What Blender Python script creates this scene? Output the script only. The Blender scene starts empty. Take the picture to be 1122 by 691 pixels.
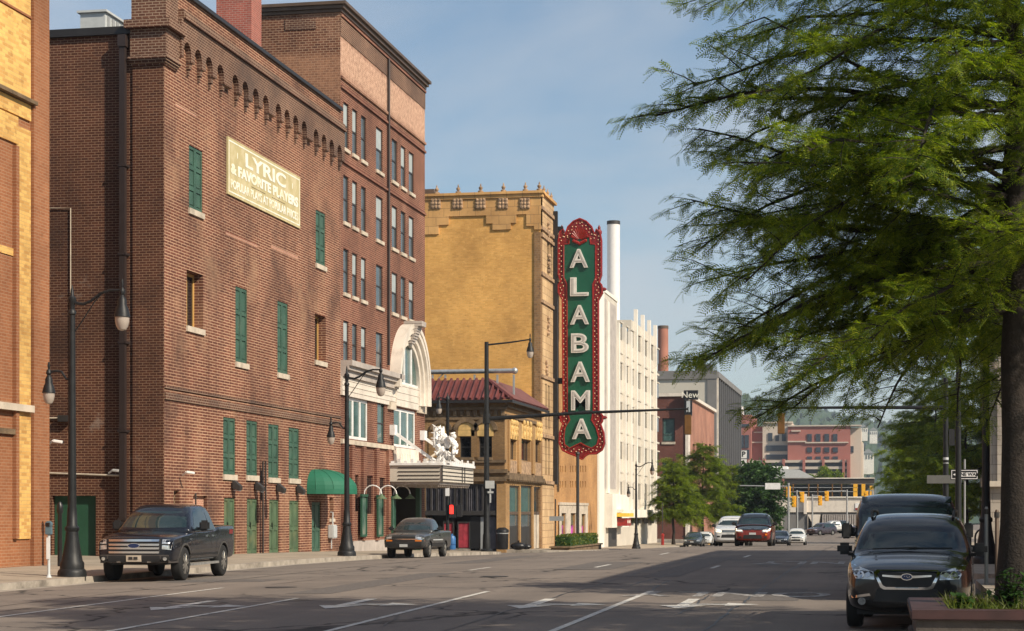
import bpy, bmesh, math, random
import numpy as np
from mathutils import Vector, Matrix
from mathutils.bvhtree import BVHTree
R = math.radians
random.seed(7)
SC = bpy.context.scene
COL = SC.collection

# ------------------------------------------------------------------ camera, sky, sun, exposure
EYE = 1.75
YAW = R(11.02)
FPX, CX, HY = 2100.0, 561.0, 562.0
cam = bpy.data.cameras.new('camera')
cam.sensor_width = 36; cam.sensor_fit = 'HORIZONTAL'
cam.lens = FPX / 1122 * 36
cam.shift_y = (HY - 345.5) / 1122
cam.clip_start = 0.1; cam.clip_end = 20000
camo = bpy.data.objects.new('camera', cam); COL.objects.link(camo)
camo.location = (0, 0, EYE); camo.rotation_euler = (R(90), 0, YAW)
SC.camera = camo

SUN_EL, SUN_A = R(37), R(27)          # elevation; angle from +X towards -Y
SUNV = Vector((math.cos(SUN_A) * math.cos(SUN_EL), -math.sin(SUN_A) * math.cos(SUN_EL), math.sin(SUN_EL)))
world = bpy.data.worlds.new('World'); SC.world = world; world.use_nodes = True
wt = world.node_tree; wt.nodes.clear()
def wn(t): return wt.nodes.new(t)
wout = wn('ShaderNodeOutputWorld'); wbg = wn('ShaderNodeBackground')
sky = wn('ShaderNodeTexSky'); sky.sky_type = 'NISHITA'; sky.sun_disc = False
sky.sun_elevation = SUN_EL; sky.sun_rotation = math.atan2(SUNV.x, SUNV.y)
sky.altitude = 180; sky.air_density = 1.0; sky.dust_density = 0.8; sky.ozone_density = 2.2
wbg.inputs[1].default_value = 0.098
wtc = wn('ShaderNodeTexCoord'); wmp = wn('ShaderNodeMapping'); wmp.inputs['Scale'].default_value = (1.6, 1.6, 4.2); wmp.inputs['Location'].default_value = (0.35, 0.1, 0.22)
wno = wn('ShaderNodeTexNoise'); wno.inputs['Scale'].default_value = 2.3; wno.inputs['Detail'].default_value = 7; wno.inputs['Roughness'].default_value = 0.55
wno.inputs['Distortion'].default_value = 0.35
wcr = wn('ShaderNodeValToRGB'); wcr.color_ramp.elements[0].position = 0.34; wcr.color_ramp.elements[1].position = 0.66
wcr.color_ramp.elements[0].color = (0.08, 0.08, 0.08, 1); wcr.color_ramp.elements[1].color = (0.72, 0.72, 0.72, 1)
wmx = wn('ShaderNodeMix'); wmx.data_type = 'RGBA'
wmx.inputs[7].default_value = (5.6, 5.85, 6.2, 1)
wl = wt.links.new
wl(wtc.outputs['Generated'], wmp.inputs['Vector']); wl(wmp.outputs[0], wno.inputs['Vector']); wl(wno.outputs['Fac'], wcr.inputs[0])
wsp = wn('ShaderNodeSeparateXYZ'); wl(wtc.outputs['Generated'], wsp.inputs[0])      # the sky pales towards the horizon
whz = wn('ShaderNodeMapRange'); whz.inputs[1].default_value = 0.0; whz.inputs[2].default_value = 0.22; whz.inputs[3].default_value = 0.65; whz.inputs[4].default_value = 0.0; wl(wsp.outputs[2], whz.inputs[0])
wad = wn('ShaderNodeMath'); wad.operation = 'MAXIMUM'; wl(wcr.outputs[0], wad.inputs[0]); wl(whz.outputs[0], wad.inputs[1]); wl(wad.outputs[0], wmx.inputs[0]); wsat = wn('ShaderNodeHueSaturation'); wsat.inputs['Saturation'].default_value = 1.15; wl(sky.outputs[0], wsat.inputs['Color']); wtint = wn('ShaderNodeMix'); wtint.data_type = 'RGBA'; wtint.blend_type = 'MULTIPLY'; wtint.inputs[0].default_value = 1; wtint.inputs[7].default_value = (0.93, 1.02, 0.99, 1); wl(wsat.outputs[0], wtint.inputs[6]); wl(wtint.outputs[2], wmx.inputs[6]); wl(wmx.outputs[2], wbg.inputs[0]); wl(wbg.outputs[0], wout.inputs[0])
sun = bpy.data.lights.new('sun', 'SUN'); sun.energy = 5.0; sun.angle = R(0.53); sun.color = (1.0, 0.88, 0.71)
suno = bpy.data.objects.new('sun', sun); COL.objects.link(suno)
suno.rotation_euler = SUNV.to_track_quat('Z', 'Y').to_euler(); suno.location = (60, -40, 80)
SC.view_settings.view_transform = 'Standard'; SC.view_settings.look = 'None'
SC.view_settings.exposure = 0.20; SC.view_settings.gamma = 1.0; SC.view_settings.use_curve_mapping = False
SC.cycles.max_bounces = 6; SC.cycles.diffuse_bounces = 3; SC.cycles.glossy_bounces = 3
SC.cycles.transmission_bounces = 3; SC.cycles.transparent_max_bounces = 6; SC.cycles.volume_bounces = 0
SC.cycles.use_adaptive_sampling = True

# ------------------------------------------------------------------ measuring: where the sight line through a point of the photograph meets a plane
RT = Vector((math.cos(YAW), math.sin(YAW), 0)); FW = Vector((-math.sin(YAW), math.cos(YAW), 0))
def ray(px, py): return RT * ((px - CX) / FPX) + FW + Vector((0, 0, (HY - py) / FPX))
def onX(px, py, X):
    d = ray(px, py); t = X / d.x
    return d.y * t, EYE + d.z * t
def onY(px, py, Y):
    d = ray(px, py); t = Y / d.y
    return d.x * t, EYE + d.z * t

# ------------------------------------------------------------------ mesh building
OFF = {}
class MB:
    def __init__(s): s.v = []; s.f = []; s.m = []
    def add(s, vs, fs, m=0):
        b = len(s.v); s.v += [tuple(p) for p in vs]
        for f in fs: s.f.append([i + b for i in f]); s.m.append(m)
        return s
    def quad(s, a, b, c, d, m=0): return s.add([a, b, c, d], [[0, 1, 2, 3]], m)
    def box(s, x0, x1, y0, y1, z0, z1, m=0):
        return s.add([(x0,y0,z0),(x1,y0,z0),(x1,y1,z0),(x0,y1,z0),(x0,y0,z1),(x1,y0,z1),(x1,y1,z1),(x0,y1,z1)],
                     [[0,3,2,1],[4,5,6,7],[0,1,5,4],[1,2,6,5],[2,3,7,6],[3,0,4,7]], m)
    def bar(s, p, q, w, h, m=0):
        p, q = Vector(p), Vector(q); d = (q - p).normalized()
        a = d.cross(Vector((0, 0, 1)))
        if a.length < 1e-4: a = Vector((1, 0, 0))
        a.normalize(); b = a.cross(d).normalized(); a = a * w / 2; b = b * h / 2
        vs = [p-a-b, p+a-b, p+a+b, p-a+b, q-a-b, q+a-b, q+a+b, q-a+b]
        return s.add(vs, [[0,3,2,1],[4,5,6,7],[0,1,5,4],[1,2,6,5],[2,3,7,6],[3,0,4,7]], m)
    def tube(s, pts, rad, n=8, m=0, caps=True):
        pts = [Vector(p) for p in pts]
        if not hasattr(rad, '__len__'): rad = [rad] * len(pts)
        vs = []; prev = None
        for i, p in enumerate(pts):
            d = (pts[min(i+1, len(pts)-1)] - pts[max(i-1, 0)])
            d = d.normalized() if d.length > 1e-9 else Vector((0, 0, 1))
            if prev is None:
                a = d.orthogonal().normalized()
            else:
                a = prev - d * prev.dot(d)
                a = a.normalized() if a.length > 1e-6 else d.orthogonal().normalized()
            prev = a; b = d.cross(a)
            for k in range(n):
                t = 2 * math.pi * k / n
                vs.append(p + (a * math.cos(t) + b * math.sin(t)) * rad[i])
        fs = []
        for i in range(len(pts) - 1):
            for k in range(n):
                fs.append([i*n+k, i*n+(k+1) % n, (i+1)*n+(k+1) % n, (i+1)*n+k])
        if caps: fs.append(list(range(n))[::-1]); fs.append([(len(pts)-1)*n+k for k in range(n)])
        return s.add(vs, fs, m)
    def lathe(s, prof, c=(0, 0, 0), n=16, m=0, axis='z'):
        vs = []; fs = []
        for r, z in prof:
            for k in range(n):
                t = 2*math.pi*k/n; u, w = r*math.cos(t), r*math.sin(t)
                p = (u, w, z) if axis == 'z' else ((z, u, w) if axis == 'x' else (u, z, w))
                vs.append((c[0]+p[0], c[1]+p[1], c[2]+p[2]))
        for i in range(len(prof)-1):
            for k in range(n): fs.append([i*n+k, i*n+(k+1) % n, (i+1)*n+(k+1) % n, (i+1)*n+k])
        fs.append(list(range(n))[::-1]); fs.append([(len(prof)-1)*n+k for k in range(n)])
        return s.add(vs, fs, m)
    def prism(s, poly, axis, a, b, m=0):
        """polygon in the two other axes ((y,z), (x,z) or (x,y)) drawn out along axis from a to b"""
        def P(u, v, w): return (w, u, v) if axis == 'x' else ((u, w, v) if axis == 'y' else (u, v, w))
        n = len(poly)
        vs = [P(u, v, a) for u, v in poly] + [P(u, v, b) for u, v in poly]
        fs = [list(range(n))[::-1], [n+i for i in range(n)]] + [[i, (i+1) % n, n+(i+1) % n, n+i] for i in range(n)]
        return s.add(vs, fs, m)
    def ball(s, c, r, n=10, k=6, sq=(1, 1, 1), m=0):
        prof = []; 
        vs = []; fs = []
        for i in range(k+1):
            ph = math.pi*i/k
            for j in range(n):
                t = 2*math.pi*j/n
                vs.append((c[0]+r*sq[0]*math.sin(ph)*math.cos(t), c[1]+r*sq[1]*math.sin(ph)*math.sin(t), c[2]-r*sq[2]*math.cos(ph)))
        for i in range(k):
            for j in range(n): fs.append([i*n+j, i*n+(j+1) % n, (i+1)*n+(j+1) % n, (i+1)*n+j])
        return s.add(vs, fs, m)
    def wall(s, ax, c, u0, u1, v0, v1, holes, depth, m=0, mr=None):
        """wall sheet on the plane ax = c with rectangular openings whose reveals run to c + depth"""
        mr = m if mr is None else mr
        us = sorted({u0, u1} | {min(max(h[k], u0), u1) for h in holes for k in (0, 1)})
        vv = sorted({v0, v1} | {min(max(h[k], v0), v1) for h in holes for k in (2, 3)})
        def P(u, v, w=0.0): return (c+w, u, v) if ax == 'x' else (u, c+w, v)
        for i in range(len(us)-1):
            for j in range(len(vv)-1):
                um, vm = (us[i]+us[i+1])/2, (vv[j]+vv[j+1])/2
                if us[i+1]-us[i] < 1e-6 or vv[j+1]-vv[j] < 1e-6: continue
                if any(h[0] < um < h[1] and h[2] < vm < h[3] for h in holes): continue
                s.quad(P(us[i], vv[j]), P(us[i+1], vv[j]), P(us[i+1], vv[j+1]), P(us[i], vv[j+1]), m)
        for a, b, lo, hi in [h[:4] for h in holes]:
            s.quad(P(a, lo), P(a, hi), P(a, hi, depth), P(a, lo, depth), mr); s.quad(P(b, lo), P(b, hi), P(b, hi, depth), P(b, lo, depth), mr)
            s.quad(P(a, lo), P(b, lo), P(b, lo, depth), P(a, lo, depth), mr); s.quad(P(a, hi), P(b, hi), P(b, hi, depth), P(a, hi, depth), mr)
        return s
    def build(s, name, mats, parent=None, smooth=False, weld=False, bevel=0.0):
        off = OFF.get(parent.name, Vector()) if parent else Vector()
        me = bpy.data.meshes.new(name)
        if off.length: vs = [(p[0]-off.x, p[1]-off.y, p[2]-off.z) for p in s.v]
        else: vs = s.v
        me.from_pydata(vs, [], s.f)
        for mt in (mats if isinstance(mats, (list, tuple)) else [mats]): me.materials.append(mt)
        if any(s.m): me.polygons.foreach_set('material_index', s.m)
        bm = bmesh.new(); bm.from_mesh(me)
        if weld: bmesh.ops.remove_doubles(bm, verts=bm.verts, dist=1e-4)
        if bevel > 0: bmesh.ops.bevel(bm, geom=[e for e in bm.edges if e.is_manifold and e.calc_face_angle(0) > 0.6], offset=bevel, segments=2, affect='EDGES', clamp_overlap=True)
        bmesh.ops.recalc_face_normals(bm, faces=bm.faces); bm.to_mesh(me); bm.free()
        if smooth:
            me.polygons.foreach_set('use_smooth', [True]*len(me.polygons))
            me.set_sharp_from_angle(angle=R(38))
        o = bpy.data.objects.new(name, me); COL.objects.link(o)
        if parent: o.parent = parent; OFF[o.name] = off
        return o
def tag(o, label=None, cat=None, group=None, kind=None):
    if label: o['label'] = label
    if cat: o['category'] = cat
    if group: o['group'] = group
    if kind: o['kind'] = kind
    return o
def thing(name, label, cat, loc=(0, 0, 0), group=None, rz=0.0, local=False, pitch=0.0):
    o = bpy.data.objects.new(name, None); COL.objects.link(o); o.empty_display_size = 0.2
    o.location = loc; o.rotation_euler = (pitch, 0, rz); tag(o, label, cat, group)
    OFF[o.name] = Vector() if local else Vector(loc)
    return o
KIDS = {}
def dup(root, loc, rz=None, label=None, group=None):
    c = root.copy(); COL.objects.link(c); c.location = loc
    if rz is not None: c.rotation_euler.z = rz
    if label: c['label'] = label
    if group: c['group'] = group
    def rec(a, b):
        for ch in list(a.children):
            d = ch.copy(); COL.objects.link(d); d.parent = b; rec(ch, d)
    rec(root, c)
    return c
def textmesh(name, body, size, mat, parent, M4, extrude=0.01, offset=0.0, bevel=0.0, align='CENTER', space=1.0, xs=1.0):
    cu = bpy.data.curves.new(name, 'FONT'); cu.body = body; cu.size = size; cu.extrude = extrude; cu.offset = offset
    cu.bevel_depth = bevel; cu.align_x = align; cu.align_y = 'CENTER'; cu.space_character = space; cu.resolution_u = 4
    to = bpy.data.objects.new(name, cu); COL.objects.link(to)
    dg = bpy.context.evaluated_depsgraph_get()
    me = bpy.data.meshes.new_from_object(to.evaluated_get(dg))
    bpy.data.objects.remove(to); bpy.data.curves.remove(cu)
    me.transform(Matrix.Diagonal((xs, 1, 1, 1))); me.transform(M4)
    off = OFF.get(parent.name, Vector()) if parent else Vector()
    me.transform(Matrix.Translation(-off))
    me.materials.clear(); me.materials.append(mat)
    o = bpy.data.objects.new(name, me); COL.objects.link(o)
    if parent: o.parent = parent; OFF[o.name] = off
    return o
def faceY(x, y, z): return Matrix.Translation((x, y, z)) @ Matrix.Rotation(R(90), 4, 'X')          # reads from -Y
def faceX(x, y, z): return Matrix.Translation((x, y, z)) @ Matrix.Rotation(R(90), 4, 'Z') @ Matrix.Rotation(R(90), 4, 'X')   # reads from +X

# ------------------------------------------------------------------ materials
def _new(name):
    m = bpy.data.materials.new(name); m.use_nodes = True
    nt = m.node_tree; b = nt.nodes['Principled BSDF']
    return m, nt, b, nt.nodes.new, nt.links.new
def c4(c): return (c[0], c[1], c[2], 1)
def coords(nt, N, L):
    """wall coordinates in metres: along the wall, up"""
    g = N('ShaderNodeNewGeometry'); sp = N('ShaderNodeSeparateXYZ'); sn = N('ShaderNodeSeparateXYZ')
    L(g.outputs['Position'], sp.inputs[0]); L(g.outputs['True Normal'], sn.inputs[0])
    ab = N('ShaderNodeMath'); ab.operation = 'ABSOLUTE'; L(sn.outputs[0], ab.inputs[0])
    gt = N('ShaderNodeMath'); gt.operation = 'GREATER_THAN'; gt.inputs[1].default_value = 0.6; L(ab.outputs[0], gt.inputs[0])
    mx = N('ShaderNodeMix'); mx.data_type = 'FLOAT'; L(gt.outputs[0], mx.inputs[0]); L(sp.outputs[0], mx.inputs[2]); L(sp.outputs[1], mx.inputs[3])
    cb = N('ShaderNodeCombineXYZ'); L(mx.outputs[0], cb.inputs[0]); L(sp.outputs[2], cb.inputs[1])
    return cb, g, sp
def noise(N, L, vec, scale, detail=3, rough=0.55):
    n = N('ShaderNodeTexNoise'); n.inputs['Scale'].default_value = scale; n.inputs['Detail'].default_value = detail; n.inputs['Roughness'].default_value = rough
    if vec: L(vec, n.inputs['Vector'])
    return n
def mixc(N, L, fac, a, b, blend='MIX'):
    m = N('ShaderNodeMix'); m.data_type = 'RGBA'; m.blend_type = blend
    if hasattr(fac, 'links'): L(fac, m.inputs[0])
    else: m.inputs[0].default_value = fac
    for s, x in ((6, a), (7, b)):
        if hasattr(x, 'links'): L(x, m.inputs[s])
        else: m.inputs[s].default_value = c4(x)
    return m.outputs[2]
def ramp(N, L, src, a, b, lo=0.0, hi=1.0):
    m = N('ShaderNodeMapRange'); m.inputs[1].default_value = a; m.inputs[2].default_value = b; m.inputs[3].default_value = lo; m.inputs[4].default_value = hi
    L(src, m.inputs[0]); return m.outputs[0]
def plain(name, c, rough=0.6, metal=0.0, var=0.12, scale=3.0, bump=0.0, coat=0.0, spec=0.5, emit=None, es=1.0, dirt=None, dscale=1.2):
    m, nt, b, N, L = _new(name)
    tc = N('ShaderNodeTexCoord'); n = noise(N, L, tc.outputs['Object'], scale, 5)
    col = mixc(N, L, ramp(N, L, n.outputs['Fac'], 0.3, 0.7), [x*(1-var) for x in c], [min(1, x*(1+var)) for x in c])
    if dirt:
        n2 = noise(N, L, tc.outputs['Object'], dscale, 6, 0.65)
        col = mixc(N, L, ramp(N, L, n2.outputs['Fac'], 0.5, 0.72), col, dirt)
    L(col, b.inputs['Base Color']); b.inputs['Roughness'].default_value = rough; b.inputs['Metallic'].default_value = metal
    b.inputs['Specular IOR Level'].default_value = spec
    if coat: b.inputs['Coat Weight'].default_value = coat; b.inputs['Coat Roughness'].default_value = 0.04
    if bump:
        bp = N('ShaderNodeBump'); bp.inputs['Strength'].default_value = bump; bp.inputs['Distance'].default_value = 0.02
        n3 = noise(N, L, tc.outputs['Object'], scale*6, 4); L(n3.outputs['Fac'], bp.inputs['Height']); L(bp.outputs[0], b.inputs['Normal'])
    if emit: b.inputs['Emission Color'].default_value = c4(emit); b.inputs['Emission Strength'].default_value = es
    return m
def brick(name, c1, c2, mortar, bw=0.21, bh=0.074, ms=0.013, stain=None, stamt=0.5, sscale=0.35, stlo=0.48, sthi=0.7, light=None, lscale=0.8, llo=0.55, lhi=0.75,
          band=None, rowdark=None, rough=0.85, offset=0.5, bumps=0.5, streak=0.25, bias=0.0):
    m, nt, b, N, L = _new(name)
    cb, g, sp = coords(nt, N, L)
    t = N('ShaderNodeTexBrick'); t.offset = offset; L(cb.outputs[0], t.inputs['Vector'])
    t.inputs['Scale'].default_value = 1.0; t.inputs['Brick Width'].default_value = bw; t.inputs['Row Height'].default_value = bh
    t.inputs['Mortar Size'].default_value = ms; t.inputs['Mortar Smooth'].default_value = 0.25; t.inputs['Bias'].default_value = bias
    t.inputs['Color1'].default_value = c4(c1); t.inputs['Color2'].default_value = c4(c2); t.inputs['Mortar'].default_value = c4(mortar)
    col = t.outputs['Color']
    # slow change of tone over the wall, and thin streaks running down it
    n0 = noise(N, L, g.outputs['Position'], 0.30, 7, 0.65)
    col = mixc(N, L, 1.0, col, mixc(N, L, ramp(N, L, n0.outputs['Fac'], 0.3, 0.7), (0.66, 0.64, 0.64), (1.20, 1.20, 1.18)), 'MULTIPLY')
    mp = N('ShaderNodeMapping'); mp.inputs['Scale'].default_value = (2.2, 2.2, 0.12); L(g.outputs['Position'], mp.inputs[0])
    n1 = noise(N, L, mp.outputs[0], 1.0, 4, 0.6)
    col = mixc(N, L, ramp(N, L, n1.outputs['Fac'], 0.52, 0.75, 0, streak), col, [x*0.45 for x in c1])
    # single bricks burnt darker
    n5 = noise(N, L, cb.outputs[0], 3.2, 2, 0.7)
    col = mixc(N, L, ramp(N, L, n5.outputs['Fac'], 0.6, 0.72, 0, 0.35), col, [x*0.5 for x in c2])
    if stain:
        n2 = noise(N, L, g.outputs['Position'], sscale, 7, 0.62); col = mixc(N, L, ramp(N, L, n2.outputs['Fac'], stlo, sthi, 0, stamt), col, stain)
    if light:
        n3 = noise(N, L, g.outputs['Position'], lscale, 7, 0.68); col = mixc(N, L, ramp(N, L, n3.outputs['Fac'], llo, lhi, 0, 0.75), col, light)
    if band:     # a worn strip of old limewash between two heights, ragged at its edges
        z0, z1, bc, amt = band
        n4 = noise(N, L, g.outputs['Position'], 0.9, 8, 0.7)
        w = N('ShaderNodeMath'); w.operation = 'MULTIPLY_ADD'; L(n4.outputs['Fac'], w.inputs[0]); w.inputs[1].default_value = 0.9; L(sp.outputs[2], w.inputs[2])
        lo = ramp(N, L, w.outputs[0], z0+0.45-0.35, z0+0.45+0.25); hi = ramp(N, L, w.outputs[0], z1+0.45-0.15, z1+0.45+0.15, 1, 0)
        mu = N('ShaderNodeMath'); mu.operation = 'MULTIPLY'; L(lo, mu.inputs[0]); L(hi, mu.inputs[1])
        n6 = noise(N, L, g.outputs['Position'], 5.0, 8, 0.8)
        mu2 = N('ShaderNodeMath'); mu2.operation = 'MULTIPLY'; L(mu.outputs[0], mu2.inputs[0]); L(ramp(N, L, n6.outputs['Fac'], 0.38, 0.60, 0.25, amt), mu2.inputs[1])
        col = mixc(N, L, mu2.outputs[0], col, bc)
    L(col, b.inputs['Base Color']); b.inputs['Roughness'].default_value = rough; b.inputs['Specular IOR Level'].default_value = 0.25
    bp = N('ShaderNodeBump'); bp.inputs['Strength'].default_value = bumps; bp.inputs['Distance'].default_value = 0.02; bp.invert = True
    L(t.outputs['Fac'], bp.inputs['Height']); L(bp.outputs[0], b.inputs['Normal'])
    return m
def blocks(name, c1, c2, joint, bw, bh, ms=0.012, **k): return brick(name, c1, c2, joint, bw, bh, ms, streak=k.pop('streak', 0.3), **k)
def asphalt():
    m, nt, b, N, L = _new('asphalt')
    g = N('ShaderNodeNewGeometry'); P = g.outputs['Position']
    n1 = noise(N, L, P, 0.35, 6, 0.6); n2 = noise(N, L, P, 28.0, 3, 0.7)
    mp = N('ShaderNodeMapping'); mp.inputs['Scale'].default_value = (1.3, 0.035, 1); L(P, mp.inputs[0]); n3 = noise(N, L, mp.outputs[0], 1.0, 4)
    col = mixc(N, L, ramp(N, L, n1.outputs['Fac'], 0.3, 0.7), (0.140, 0.120, 0.104), (0.212, 0.178, 0.150))
    col = mixc(N, L, ramp(N, L, n3.outputs['Fac'], 0.42, 0.68, 0, 0.45), col, (0.25, 0.21, 0.175))
    col = mixc(N, L, 1.0, col, mixc(N, L, n2.outputs['Fac'], (0.62, 0.62, 0.62), (1.38, 1.38, 1.38)), 'MULTIPLY')
    # cracks, bridged with tar here and there
    wp = noise(N, L, P, 0.9, 4); ad = N('ShaderNodeVectorMath'); ad.operation = 'MULTIPLY_ADD'; L(wp.outputs['Color'], ad.inputs[0]); ad.inputs[1].default_value = (1.6, 1.6, 0); L(P, ad.inputs[2])
    vo = N('ShaderNodeTexVoronoi'); vo.feature = 'DISTANCE_TO_EDGE'; vo.inputs['Scale'].default_value = 0.21; L(ad.outputs[0], vo.inputs['Vector'])
    n4 = noise(N, L, P, 0.12, 2)
    ck = N('ShaderNodeMath'); ck.operation = 'MULTIPLY'; L(ramp(N, L, vo.outputs['Distance'], 0.005, 0.016, 1, 0), ck.inputs[0]); L(ramp(N, L, n4.outputs['Fac'], 0.36, 0.52, 0, 0.95), ck.inputs[1])
    col = mixc(N, L, ck.outputs[0], col, (0.03, 0.028, 0.026))
    L(col, b.inputs['Base Color']); b.inputs['Roughness'].default_value = 0.9; b.inputs['Specular IOR Level'].default_value = 0.3
    bp = N('ShaderNodeBump'); bp.inputs['Strength'].default_value = 0.5; bp.inputs['Distance'].default_value = 0.01; L(n2.outputs['Fac'], bp.inputs['Height']); L(bp.outputs[0], b.inputs['Normal'])
    return m
def paving(name, a, bcol, joint, sx=1.5, sy=1.5):
    m, nt, b, N, L = _new(name)
    g = N('ShaderNodeNewGeometry'); P = g.outputs['Position']
    t = N('ShaderNodeTexBrick'); t.offset = 0; L(P, t.inputs['Vector']); t.inputs['Scale'].default_value = 1; t.inputs['Brick Width'].default_value = sx; t.inputs['Row Height'].default_value = sy
    t.inputs['Mortar Size'].default_value = 0.015; t.inputs['Color1'].default_value = c4(a); t.inputs['Color2'].default_value = c4(bcol); t.inputs['Mortar'].default_value = c4(joint)
    n1 = noise(N, L, P, 0.8, 7, 0.65); n2 = noise(N, L, P, 22, 3)
    col = mixc(N, L, 1, t.outputs['Color'], mixc(N, L, n1.outputs['Fac'], (0.66, 0.64, 0.62), (1.3, 1.3, 1.28)), 'MULTIPLY')
    col = mixc(N, L, 1, col, mixc(N, L, n2.outputs['Fac'], (0.8, 0.8, 0.8), (1.2, 1.2, 1.2)), 'MULTIPLY')
    n3 = noise(N, L, P, 0.35, 6, 0.7); col = mixc(N, L, ramp(N, L, n3.outputs['Fac'], 0.55, 0.72, 0, 0.5), col, (0.10, 0.09, 0.075))
    L(col, b.inputs['Base Color']); b.inputs['Roughness'].default_value = 0.85; b.inputs['Specular IOR Level'].default_value = 0.3
    return m
def paintmark(name, c, keep):
    """thermoplastic road paint, worn through to the asphalt"""
    m, nt, b, N, L = _new(name)
    g = N('ShaderNodeNewGeometry'); n = noise(N, L, g.outputs['Position'], 5.0, 8, 0.75)
    col = mixc(N, L, ramp(N, L, n.outputs['Fac'], keep-0.06, keep+0.06), c, (0.16, 0.15, 0.14)); L(col, b.inputs['Base Color'])
    b.inputs['Roughness'].default_value = 0.8
    return m
def leafmat(name, a, bcol, c, trans=0.35):
    m, nt, b, N, L = _new(name)
    g = N('ShaderNodeNewGeometry'); tc = N('ShaderNodeTexCoord'); n = noise(N, L, tc.outputs['Object'], 0.9, 4)
    col = mixc(N, L, ramp(N, L, n.outputs['Fac'], 0.35, 0.65), a, bcol)
    col = mixc(N, L, ramp(N, L, g.outputs['Random Per Island'], 0.45, 1.0, 0, 0.8), col, c)
    L(col, b.inputs['Base Color']); b.inputs['Roughness'].default_value = 0.55; b.inputs['Specular IOR Level'].default_value = 0.3
    tr = N('ShaderNodeBsdfTranslucent'); L(mixc(N, L, 1, col, (1.6, 1.7, 0.7), 'MULTIPLY'), tr.inputs[0])
    mx = N('ShaderNodeMixShader'); mx.inputs[0].default_value = trans
    out = [x for x in nt.nodes if x.type == 'OUTPUT_MATERIAL'][0]
    L(b.outputs[0], mx.inputs[1]); L(tr.outputs[0], mx.inputs[2]); L(mx.outputs[0], out.inputs[0])
    return m
def carpaint(name, c, metal=0.4, rough=0.28):
    m, nt, b, N, L = _new(name)
    tc = N('ShaderNodeTexCoord'); n = noise(N, L, tc.outputs['Object'], 1.6, 6, 0.6)
    sp = N('ShaderNodeSeparateXYZ'); L(tc.outputs['Object'], sp.inputs[0])
    f = N('ShaderNodeMath'); f.operation = 'MULTIPLY'; L(ramp(N, L, n.outputs['Fac'], 0.35, 0.75, 0.04, 0.30), f.inputs[0]); L(ramp(N, L, sp.outputs[2], 0.2, 0.75, 0.8, 0.05), f.inputs[1])
    col = mixc(N, L, f.outputs[0], c, (0.10, 0.088, 0.07)); L(col, b.inputs['Base Color'])     # road dust low on the sides
    L(ramp(N, L, n.outputs['Fac'], 0.3, 0.7, rough*0.8, rough*1.4), b.inputs['Roughness'])
    b.inputs['Metallic'].default_value = metal; b.inputs['Coat Weight'].default_value = 0.7; b.inputs['Coat Roughness'].default_value = 0.05
    return m
def glassmat(name, c=(0.012, 0.016, 0.018), rough=0.04, spec=0.6, wob=0.03):
    m, nt, b, N, L = _new(name)
    tc = N('ShaderNodeTexCoord'); n = noise(N, L, tc.outputs['Object'], 1.3, 3)
    col = mixc(N, L, n.outputs['Fac'], [x*0.5 for x in c], [x*1.6 for x in c]); L(col, b.inputs['Base Color'])
    b.inputs['Roughness'].default_value = rough; b.inputs['Specular IOR Level'].default_value = spec
    bp = N('ShaderNodeBump'); bp.inputs['Strength'].default_value = wob; L(n.outputs['Fac'], bp.inputs['Height']); L(bp.outputs[0], b.inputs['Normal'])
    return m
m_asphalt = asphalt()
m_patch = plain('old_asphalt_patch', (0.118, 0.104, 0.093), 0.9, var=0.3, scale=9)
m_walk = paving('pavement_concrete', (0.33, 0.28, 0.22), (0.38, 0.32, 0.25), (0.16, 0.14, 0.12))
m_kerb = plain('kerb_concrete', (0.34, 0.30, 0.25), 0.85, var=0.3, scale=2.0, dirt=(0.12, 0.10, 0.08), bump=0.3)
m_ground = plain('far_ground', (0.10, 0.11, 0.07), 0.95, var=0.4, scale=0.02)
m_mark = paintmark('road_paint', (0.58, 0.56, 0.51), 0.58)
m_markw = paintmark('worn_road_paint', (0.45, 0.43, 0.40), 0.49)
m_brA = brick('orange_red_brick', (0.29, 0.110, 0.048), (0.34, 0.140, 0.064), (0.36, 0.20, 0.115), bh=0.09, bw=.3, streak=0.1, bumps=0.3)
m_yel = brick('golden_yellow_brick', (0.78, 0.48, 0.15), (0.42, 0.19, 0.055), (0.60, 0.40, 0.16), bw=0.34, bh=0.10, ms=0.010, streak=0.08, bumps=0.3, bias=-0.35)
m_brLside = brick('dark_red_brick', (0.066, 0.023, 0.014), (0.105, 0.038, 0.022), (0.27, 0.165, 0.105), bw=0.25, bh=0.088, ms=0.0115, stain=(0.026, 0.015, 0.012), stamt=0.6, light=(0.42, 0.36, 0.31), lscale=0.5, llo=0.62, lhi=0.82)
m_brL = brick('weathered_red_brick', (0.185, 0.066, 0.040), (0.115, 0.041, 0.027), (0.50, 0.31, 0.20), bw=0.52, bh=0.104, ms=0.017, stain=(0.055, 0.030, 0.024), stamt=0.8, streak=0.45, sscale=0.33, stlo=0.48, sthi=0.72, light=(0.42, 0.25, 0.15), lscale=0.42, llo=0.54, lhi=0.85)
m_brLd = brick('sooty_brick', (0.095, 0.040, 0.027), (0.14, 0.062, 0.040), (0.34, 0.24, 0.17), bw=0.25, bh=0.094, ms=0.015, stain=(0.06, 0.045, 0.04), stamt=0.7)
m_brOff = brick('office_red_brick', (0.185, 0.064, 0.044), (0.120, 0.040, 0.030), (0.38, 0.225, 0.145), bw=0.4, bh=0.10, ms=0.016, stain=(0.08, 0.038, 0.028), stamt=0.6, band=(21.5, 23.15, (0.68, 0.44, 0.31), 0.9), light=(0.40, 0.24, 0.16), lscale=0.5, llo=0.58, lhi=0.85)
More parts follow.
